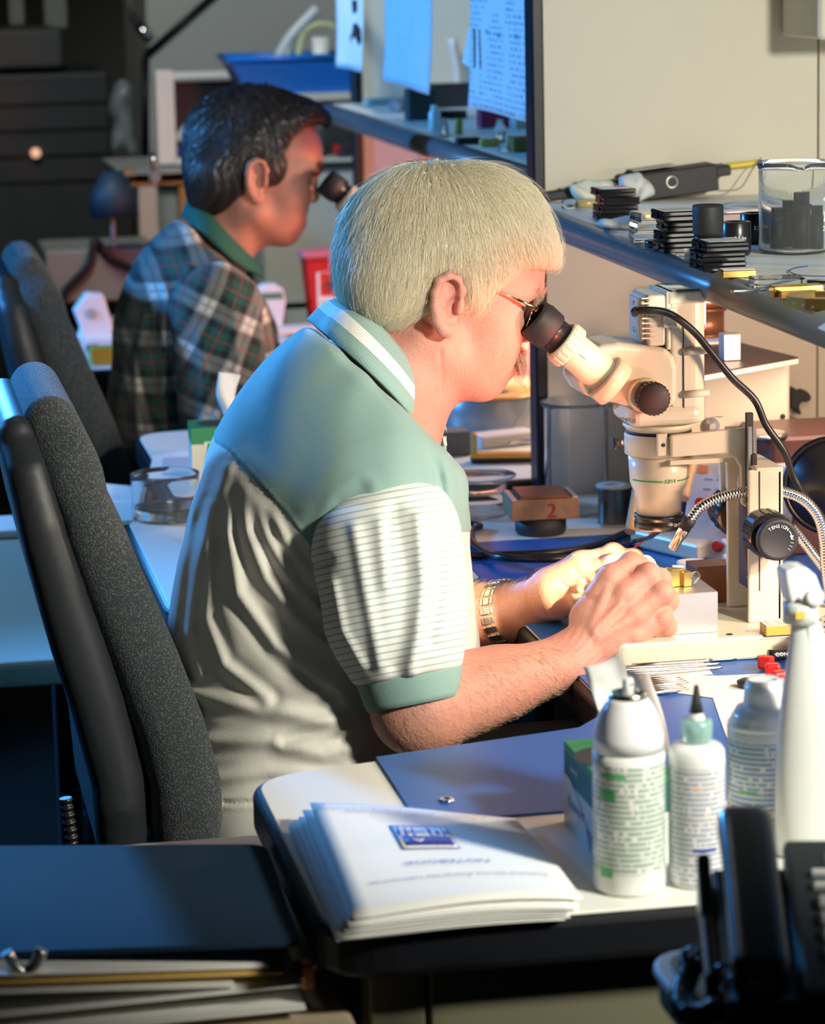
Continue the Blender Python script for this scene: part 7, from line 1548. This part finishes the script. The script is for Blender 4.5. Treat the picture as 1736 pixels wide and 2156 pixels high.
m = MB(); q = D2(1090, 825)+np.array([.01, .04, 0]); m.lathe(q, (0, 0, 1), [(0, .040), (.075, .046), (.085, .052), (.093, .052), (.093, .045), (.088, .040), (.088, .0001)], 36); T1(m, 'white_bucket', 'pale lilac bucket behind the big wire reel', 'bucket', simple('lilac_bucket', (.62, .56, .60), .5))
m = MB(); m.box(D2(925, 870)+np.array([.0, .05, .05]), (.05, .05, .006), None, .002); m.box(D2(925, 870)+np.array([.0, .05, .024]), (.046, .046, .046)); T1(m, 'orange_topped_case', 'dark case with orange top between collar and big wire reel', 'case', simple('orange_top', (.70, .30, .10), .5))
yl = thing('yellow_bracket', 'folded amber metal bracket on the far desk edge behind the petri dish', 'bracket', tuple(D2(1050, 990))); A = D2(1000, 975); m = MB(); m.box(A+np.array([.055, -.005, .010]), (.12, .028, .006), rotz(-.12)@roty(.02), .001); m.build('base_plate', simple('amber_metal', (.62, .36, .06), .35, .6), yl); m = MB(); m.box(A+np.array([.0, .004, .026]), (.006, .028, .034), rotz(-.12), .001); m.build('upright', bpy.data.materials['amber_metal'], yl); m = MB(); m.box(A+np.array([.05, .0, .0035]), (.11, .03, .006), rotz(-.12)); m.build('black_pad', M_blackm, yl)
for k_, (u, v, lb) in enumerate([(1060, 935, 'crumpled pale cloth lying before the big wire reel'), (950, 955, 'dark grey case lying before the big wire reel')]): put('loose_cloth', lb, 'cloth' if k_ == 0 else 'case', simple('pale_cloth%d' % k_, (.60, .54, .50) if k_ == 0 else (.14, .14, .13), .8), D2(u, v), (.10 if k_ == 0 else .05, .05, .018 if k_ == 0 else .035), rotz(.3 if k_ == 0 else 0)).name = 'crumpled_cloth' if k_ == 0 else 'grey_case'
m = MB(); m.tube([D2(1070, 950)+np.array([0, 0, .012]), D2(1100, 948)+np.array([0, 0, .014]), D2(1135, 952)+np.array([0, 0, .012])], .0028, 8, 5); T1(m, 'steel_pen', 'shiny pen lying near the black post', 'pen', M_steel)
# left end of the far desk: dispenser, yellow sponge, papers
td_ = thing('tape_dispenser', 'pale angular dispenser on the far desk left of the plaid shirt', 'dispenser', tuple(D2(190, 700))); p = D2(165, 716); m = MB()
m.extr([p+np.array([dx_, 0, dz]) for dx_, dz in ((0, 0), (.068, 0), (.068, .02), (.052, .085), (.020, .088), (-.006, .055), (.006, .02))], (0, .05, 0)); m.build('body', M_white, td_, bev=.004); m = MB(); m.lathe(p+np.array([.026, -.001, .050]), (0, -1, 0), [(0, .010), (.002, .010), (.002, .006)], 20); m.build('round_mark', M_gray, td_)
put('yellow_sponge', 'amber yellow sponge on the far desk before the dispenser', 'sponge', simple('yellow_sponge', (.45, .34, .03), .8), D2(222, 765), (.055, .05, .030)); put('grey_case', 'grey case with green print right of the pale dispenser', 'case', M_gray, D2(232, 706), (.045, .05, .035)); put('paper_stack', 'white paper stack behind the yellow sponge', 'paper', M_paper, D2(220, 715), (.08, .05, .006))
m = MB(); m.lathe(D2(195, 740), (0, 0, 1), [(0, .012), (.012, .012), (.012, .010), (.002, .009), (.002, .0001)], 20); T1(m, 'clear_cup', 'tiny clear cup before the dispenser', 'cup', M_acryl)
# ---------------------------------------------------------------- beyond the far partition
Yg = 7.1
gw = thing('grey_hood', 'tall grey hood panel with slanted black-edged corner in the background', 'hood', tuple(PY(500, 345, Yg)))
g_ = [(306, 350), (306, 118), (452, -12), (800, -12), (800, 350)]
m = MB(); m.extr([PY(u, v, Yg) for u, v in g_], (0, .05, 0)); m.build('panel', simple('hood_grey', (.40, .41, .39), .6, var=.12, vscale=3), gw)
for (a, b_) in (((306, 350), (306, 118)), ((306, 118), (460, -18))):
    m = MB(); A, B_ = PY(*a, Yg-.004), PY(*b_, Yg-.004); m.tube([A, B_], .009, 8, 1); m.build('black_edge', M_edge, gw)
A = PY(306, 350, Yg); m = MB(); m.box((A[0]+.30, Yg+.4, A[2]/2+.2), (.55, .6, A[2]+.4)); m.build('hood_body', M_gray, gw)
mn = thing('monitor', 'white framed monitor showing a pale cone on black behind the dark-haired man', 'monitor', tuple(PY(430, 345, 6.55))); ym = 6.55
def quad(us, vs, y, dy, name, mat, parent, bev=0): A, B_ = PY(us[0], vs[1], y), PY(us[1], vs[0], y); m = MB(); m.box(((A[0]+B_[0])/2, y+dy/2, (A[2]+B_[2])/2), (abs(B_[0]-A[0]), dy, abs(B_[2]-A[2]))); return m.build(name, mat, parent, bev=bev)
quad((334, 366), (148, 348), ym, .05, 'bezel', M_white, mn, .003); quad((366, 540), (148, 168), ym, .05, 'bezel', M_white, mn, .003); quad((366, 540), (328, 348), ym, .05, 'bezel', M_white, mn, .003); quad((540, 560), (148, 348), ym, .05, 'bezel', M_white, mn, .003)
quad((366, 540), (168, 328), ym+.02, .03, 'screen', M_black, mn); m = MB(); m.extr([PY(u, v, ym+.018) for u, v in ((370, 296), (370, 282), (420, 225), (455, 222), (500, 296))], (0, -.002, 0)); m.build('cone_picture', simple('pale_picture', (.62, .60, .56), .6), mn); m = MB(); m.extr([PY(u, v, ym+.018) for u, v in ((415, 232), (455, 228), (455, 210), (422, 212))], (0, -.002, 0)); m.build('brown_picture', M_copper, mn); quad((370, 430), (306, 326), ym+.018, .002, 'blue_picture', M_blue_print, mn)
quad((380, 520), (170, 340), ym+.06, .25, 'monitor_back', M_gray, mn)
wtb = thing('wooden_cart', 'wooden cart under the monitor in the background', 'cart', tuple(PY(330, 380, 6.4))); A = PY(262, 352, 6.4); Z_t = PZ(1, 1, .7)[2]
quad((255, 560), (358, 366), 6.40, .5, 'top', simple('cart_top', (.35, .36, .35), .5), wtb); quad((268, 560), (374, 392), 6.42, .45, 'shelf_rail', simple('ochre_wood', (.34, .20, .07), .5), wtb)
for u0, u1 in ((262, 286), (300, 330), (385, 410)): quad((u0, u1), (392 if u0 > 262 else 356, 620 if u0 > 262 else 376), 6.42, .05, 'leg', bpy.data.materials['ochre_wood'] if u0 != 300 else M_gray, wtb)
m = MB(); A = PY(325, 372, 6.35); m.tube([A+np.array([0, 0, .05]), A], .006, 8, 1); m.lathe(A, (0, -1, 0), [(0, .012), (.01, .012)], 16); m.build('chrome_knob', M_chrome, wtb)
yt = 6.18; zsh = PY(650, 196, yt)[2]
fs = thing('back_shelf', 'white-edged shelf carrying the blue tray', 'shelf', tuple(PY(660, 200, yt))); A, B_ = PY(560, 197, yt), PY(764, 197, yt); m = MB(); m.box(((A[0]+B_[0])/2, yt+.105, zsh-.008), (B_[0]-A[0], .21, .015)); m.build('board', M_panel, fs); quad((560, 764), (205, 332), yt+.19, .02, 'back_board', M_gray, fs); quad((560, 566), (203, 332), yt+.02, .18, 'side_board', M_gray, fs); quad((560, 766), (332, 346), yt+.0, .21, 'lower_board', M_panel, fs); quad((560, 766), (346, 640), yt+.02, .18, 'lower_cabinet', M_panel, fs); m = MB(); q = PY(660, 640, yt+.1); m.box((q[0], q[1], q[2]/2), (.14, .14, q[2])); m.build('pedestal', M_panel, fs)
bt_ = thing('blue_tray', 'bright blue plastic tray on the back shelf', 'tray', tuple(PY(640, 190, yt))); A, B_ = PY(527, 190, yt), PY(760, 190, yt); C_, D_ = PY(486, 126, yt-.0), PY(766, 126, yt); zb0 = zsh+.0005; zt0 = C_[2]; d_ = .19
xb0, xb1, xt0, xt1 = A[0], B_[0], C_[0], D_[0]; v_ = [(xb0, yt+.02, zb0), (xb1, yt+.02, zb0), (xb1, yt+d_-.02, zb0), (xb0, yt+d_-.02, zb0), (xt0, yt, zt0), (xt1, yt, zt0), (xt1, yt+d_, zt0), (xt0, yt+d_, zt0)]
M_blue = simple('bright_blue_plastic', (.01, .17, .62), .35); m = MB(); m.add(v_, [(0, 1, 2, 3), (0, 1, 5, 4), (1, 2, 6, 5), (2, 3, 7, 6), (3, 0, 4, 7)]); o = m.build('basin', M_blue, bt_); s__ = o.modifiers.new('solid', 'SOLIDIFY'); s__.thickness = .004; s__.offset = 1
for a, b_ in ((4, 5), (5, 6), (6, 7), (7, 4)): m = MB(); m.tube([v_[a], v_[b_]], .007, 8, 1); m.build('rim', M_blue, bt_)
for (pts, r_, mt_, lb, nm) in (([(555, 122), (600, 95), (625, 62), (668, 18)], .012, simple('pale_blue_plastic', (.62, .66, .72), .4), 'pale plastic tongs sticking up out of the blue tray', 'plastic_tongs'), ([(618, 120), (635, 80), (660, 55), (690, 52), (705, 60)], .007, simple('pale_yellow_tube', (.62, .60, .36), .4), 'pale yellow tube loop in the blue tray', 'tube_loop'), ([(590, 120), (606, 100), (615, 75)], .009, bpy.data.materials['pale_blue_plastic'], 'second pale tong arm in the blue tray', 'plastic_tong_arm')):
    P_ = [PY(u, v, yt+.10) for u, v in pts]; P_[0][2] = zb0+.012; m = MB(); m.tube(P_, r_, 10, 5); T1(m, nm, lb, 'tool', mt_)
m = MB(); q = PY(675, 118, yt+.1); q[2] = zb0; m.lathe(q, (0, 0, 1), [(0, .016), (PY(675, 78, yt+.1)[2]-zb0, .018)], 24); T1(m, 'white_cup', 'white cup standing in the blue tray', 'cup', M_white)
m = MB(); q = PY(675, 118, yt+.06); m.box((q[0]-.01, q[1], zt0-.012), (.16, .10, .014), None, .005); m.box((q[0]-.01, q[1], (zt0+zb0)/2-.01), (.12, .07, zt0-zb0-.025)); T1(m, 'green_cloth', 'mint green cloth in the blue tray', 'cloth', simple('mint', (.15, .55, .42), .8))
m = MB(); m.tube([PY(478, 222, 6.3), PY(505, 203, 6.3), PY(560, 200, 6.3)], .010, 8, 5); T1(m, 'green_hose', 'dark green hose under the blue tray', 'hose', simple('hose_green', (.01, .16, .08), .5))
db = thing('black_camera', 'black device with red end and green light on the back shelf', 'device', tuple(PY(735, 335, yt))); quad((716, 762), (302, 332), yt+.02, .06, 'body', M_blackm, db, .003); quad((704, 716), (306, 322), yt+.03, .03, 'red_end', M_red, db, .003); m = MB(); m.lathe(PY(750, 297, yt+.03), (0, -1, .4), [(0, .006), (.003, .006)], 12); m.build('green_light', NT('green_led').set(col=(.2, .6, .05), emi=(.25, .8, .05), ems=.8).m, db)
m = MB(); m.lathe(PY(672, 330, yt+.05), (0, 0, 1), [(0, .010), (.05, .010), (.055, .006), (.07, .006)], 16); T1(m, 'glass_bottle', 'glinting small bottle above the forehead of the dark-haired man', 'bottle', M_acryl)
# dark left background: equipment rack, hanging bag, cabinet, cable loops
rk = thing('equipment_rack', 'dark equipment rack in the left background', 'rack', tuple(PY(100, 560, 7.2)))
quad((-60, 230), (150, 620), 7.2, .5, 'cabinet', simple('rack_black', (.02, .022, .022), .6), rk, .01); quad((-60, 130), (60, 148), 7.2, .4, 'top_unit', simple('rack_grey', (.05, .05, .045), .7), rk, .01)
for i in range(4): quad((-60, 225), (175+i*55, 222+i*55), 7.19, .01, 'unit_front', simple('unit_dark', (.03, .032, .032), .45) if i == 0 else bpy.data.materials['unit_dark'], rk)
m = MB(); m.lathe(PY(75, 322, 7.17), (0, -1, 0), [(0, .012), (.006, .012), (.010, .007)], 14); m.build('lamp_glint', NT('glint_glow').set(col=(.9, .5, .3), emi=(1, .55, .35), ems=.7).m, rk)  # glowing stud stands in for the glint of a warm lamp's reflection
bg_ = thing('plastic_bag', 'crumpled clear grey bag hanging in the left background', 'bag', tuple(PY(255, 240, 6.9))); c = PY(255, 245, 6.9); r_g = np.array([.028, .03, .10])
f = lambda P: (np.linalg.norm((P-c)/r_g, axis=-1)-1)*.03+.006*(np.sin(P[..., 0]*90+2*np.sin(P[..., 2]*40))+np.sin(P[..., 2]*60+3*np.sin(P[..., 0]*50))); V, F = mesh_sdf([fnp(f, 0)], .007, c-r_g*1.5, c+r_g*1.5, proj=False); link('bag', mesh_np('bag', V, F), simple('grey_bag', (.18, .21, .22), .35), bg_)
cl = thing('chrome_clamp', 'shiny chrome clamp beside the slanted hood edge', 'clamp', tuple(PY(305, 65, 6.6))); m = MB(); m.cyl(PY(290, 52, 7.08), PY(320, 86, 7.08), .014, n=14); m.build('barrel', M_chrome, cl); m = MB(); m.box(PY(284, 40, 7.08), (.03, .02, .02), roty(.8), .004); m.build('black_grip', M_blackm, cl)
quad_o = quad((100, 330), (520, 640), 6.1, .25, 'low_cabinet', simple('cabinet_grey', (.20, .21, .20), .6), None, .005); setp(quad_o, 'low grey cabinet behind the far office chair', 'cabinet')
for P_, lb in (([(200, 500), (185, 560), (140, 610), (125, 640)], 'left black cable draped over the low grey cabinet'), ([(205, 510), (235, 545), (275, 565), (300, 560)], 'right black cable loop over the low grey cabinet')): m = MB(); m.tube([PY(u, v, 6.093) for u, v in P_], .008, 8, 6); T1(m, 'black_cable', lb, 'cable', M_black)
ls = thing('lamp_stand', 'thin grey stand with dark blue shade in the left background', 'stand', tuple(PY(240, 520, 6.3))); m = MB(); m.tube([PY(240, 520, 6.05), PY(236, 455, 6.05)], .005, 8, 1); m.build('pole', M_gray, ls); m = MB(); m.lathe(PY(240, 455, 6.05), (0, 0, 1), [(0, .05), (.05, .045), (.09, .02)], 20); m.build('shade', simple('dark_blue_shade', (.01, .03, .05), .6), ls)
put('paper_stack', 'white paper pile on the low table at the left border', 'paper', M_paper, PZ(-30, 900, .6605), (.18, .16, .05)); put('paper_stack', 'bluish paper pile at the left border beyond the far chair', 'paper', M_paper, PZ(-25, 1120, .6605), (.16, .12, .012))
for i in range(5):
    o = quad((-120+0*i, 240), (-60, 20+0*i), 7.9, .02, 'tmp', M_gray, None); bpy.data.objects.remove(o)
cu_ = thing('hanging_coats', 'pale cloths hanging at the top left in the dark background', 'cloth', tuple(PY(100, 60, 7.6)))
for u0, u1, v1 in ((20, 50, 55), (95, 140, 62), (270, 285, 22), (318, 332, 26)): quad((u0, u1), (-20, v1), 7.6, .03, 'cloth', simple('dim_cloth', (.20, .20, .17), .9) if u0 == 20 else bpy.data.materials['dim_cloth'], cu_, .008)

sub(sh_, {'lettering': 'label', 'red_square': 'label', 'biohazard_sign': 'label'}); sub(bg, {'picture_ground': 'carton', 'picture_print': 'carton', 'small_print': 'carton'})
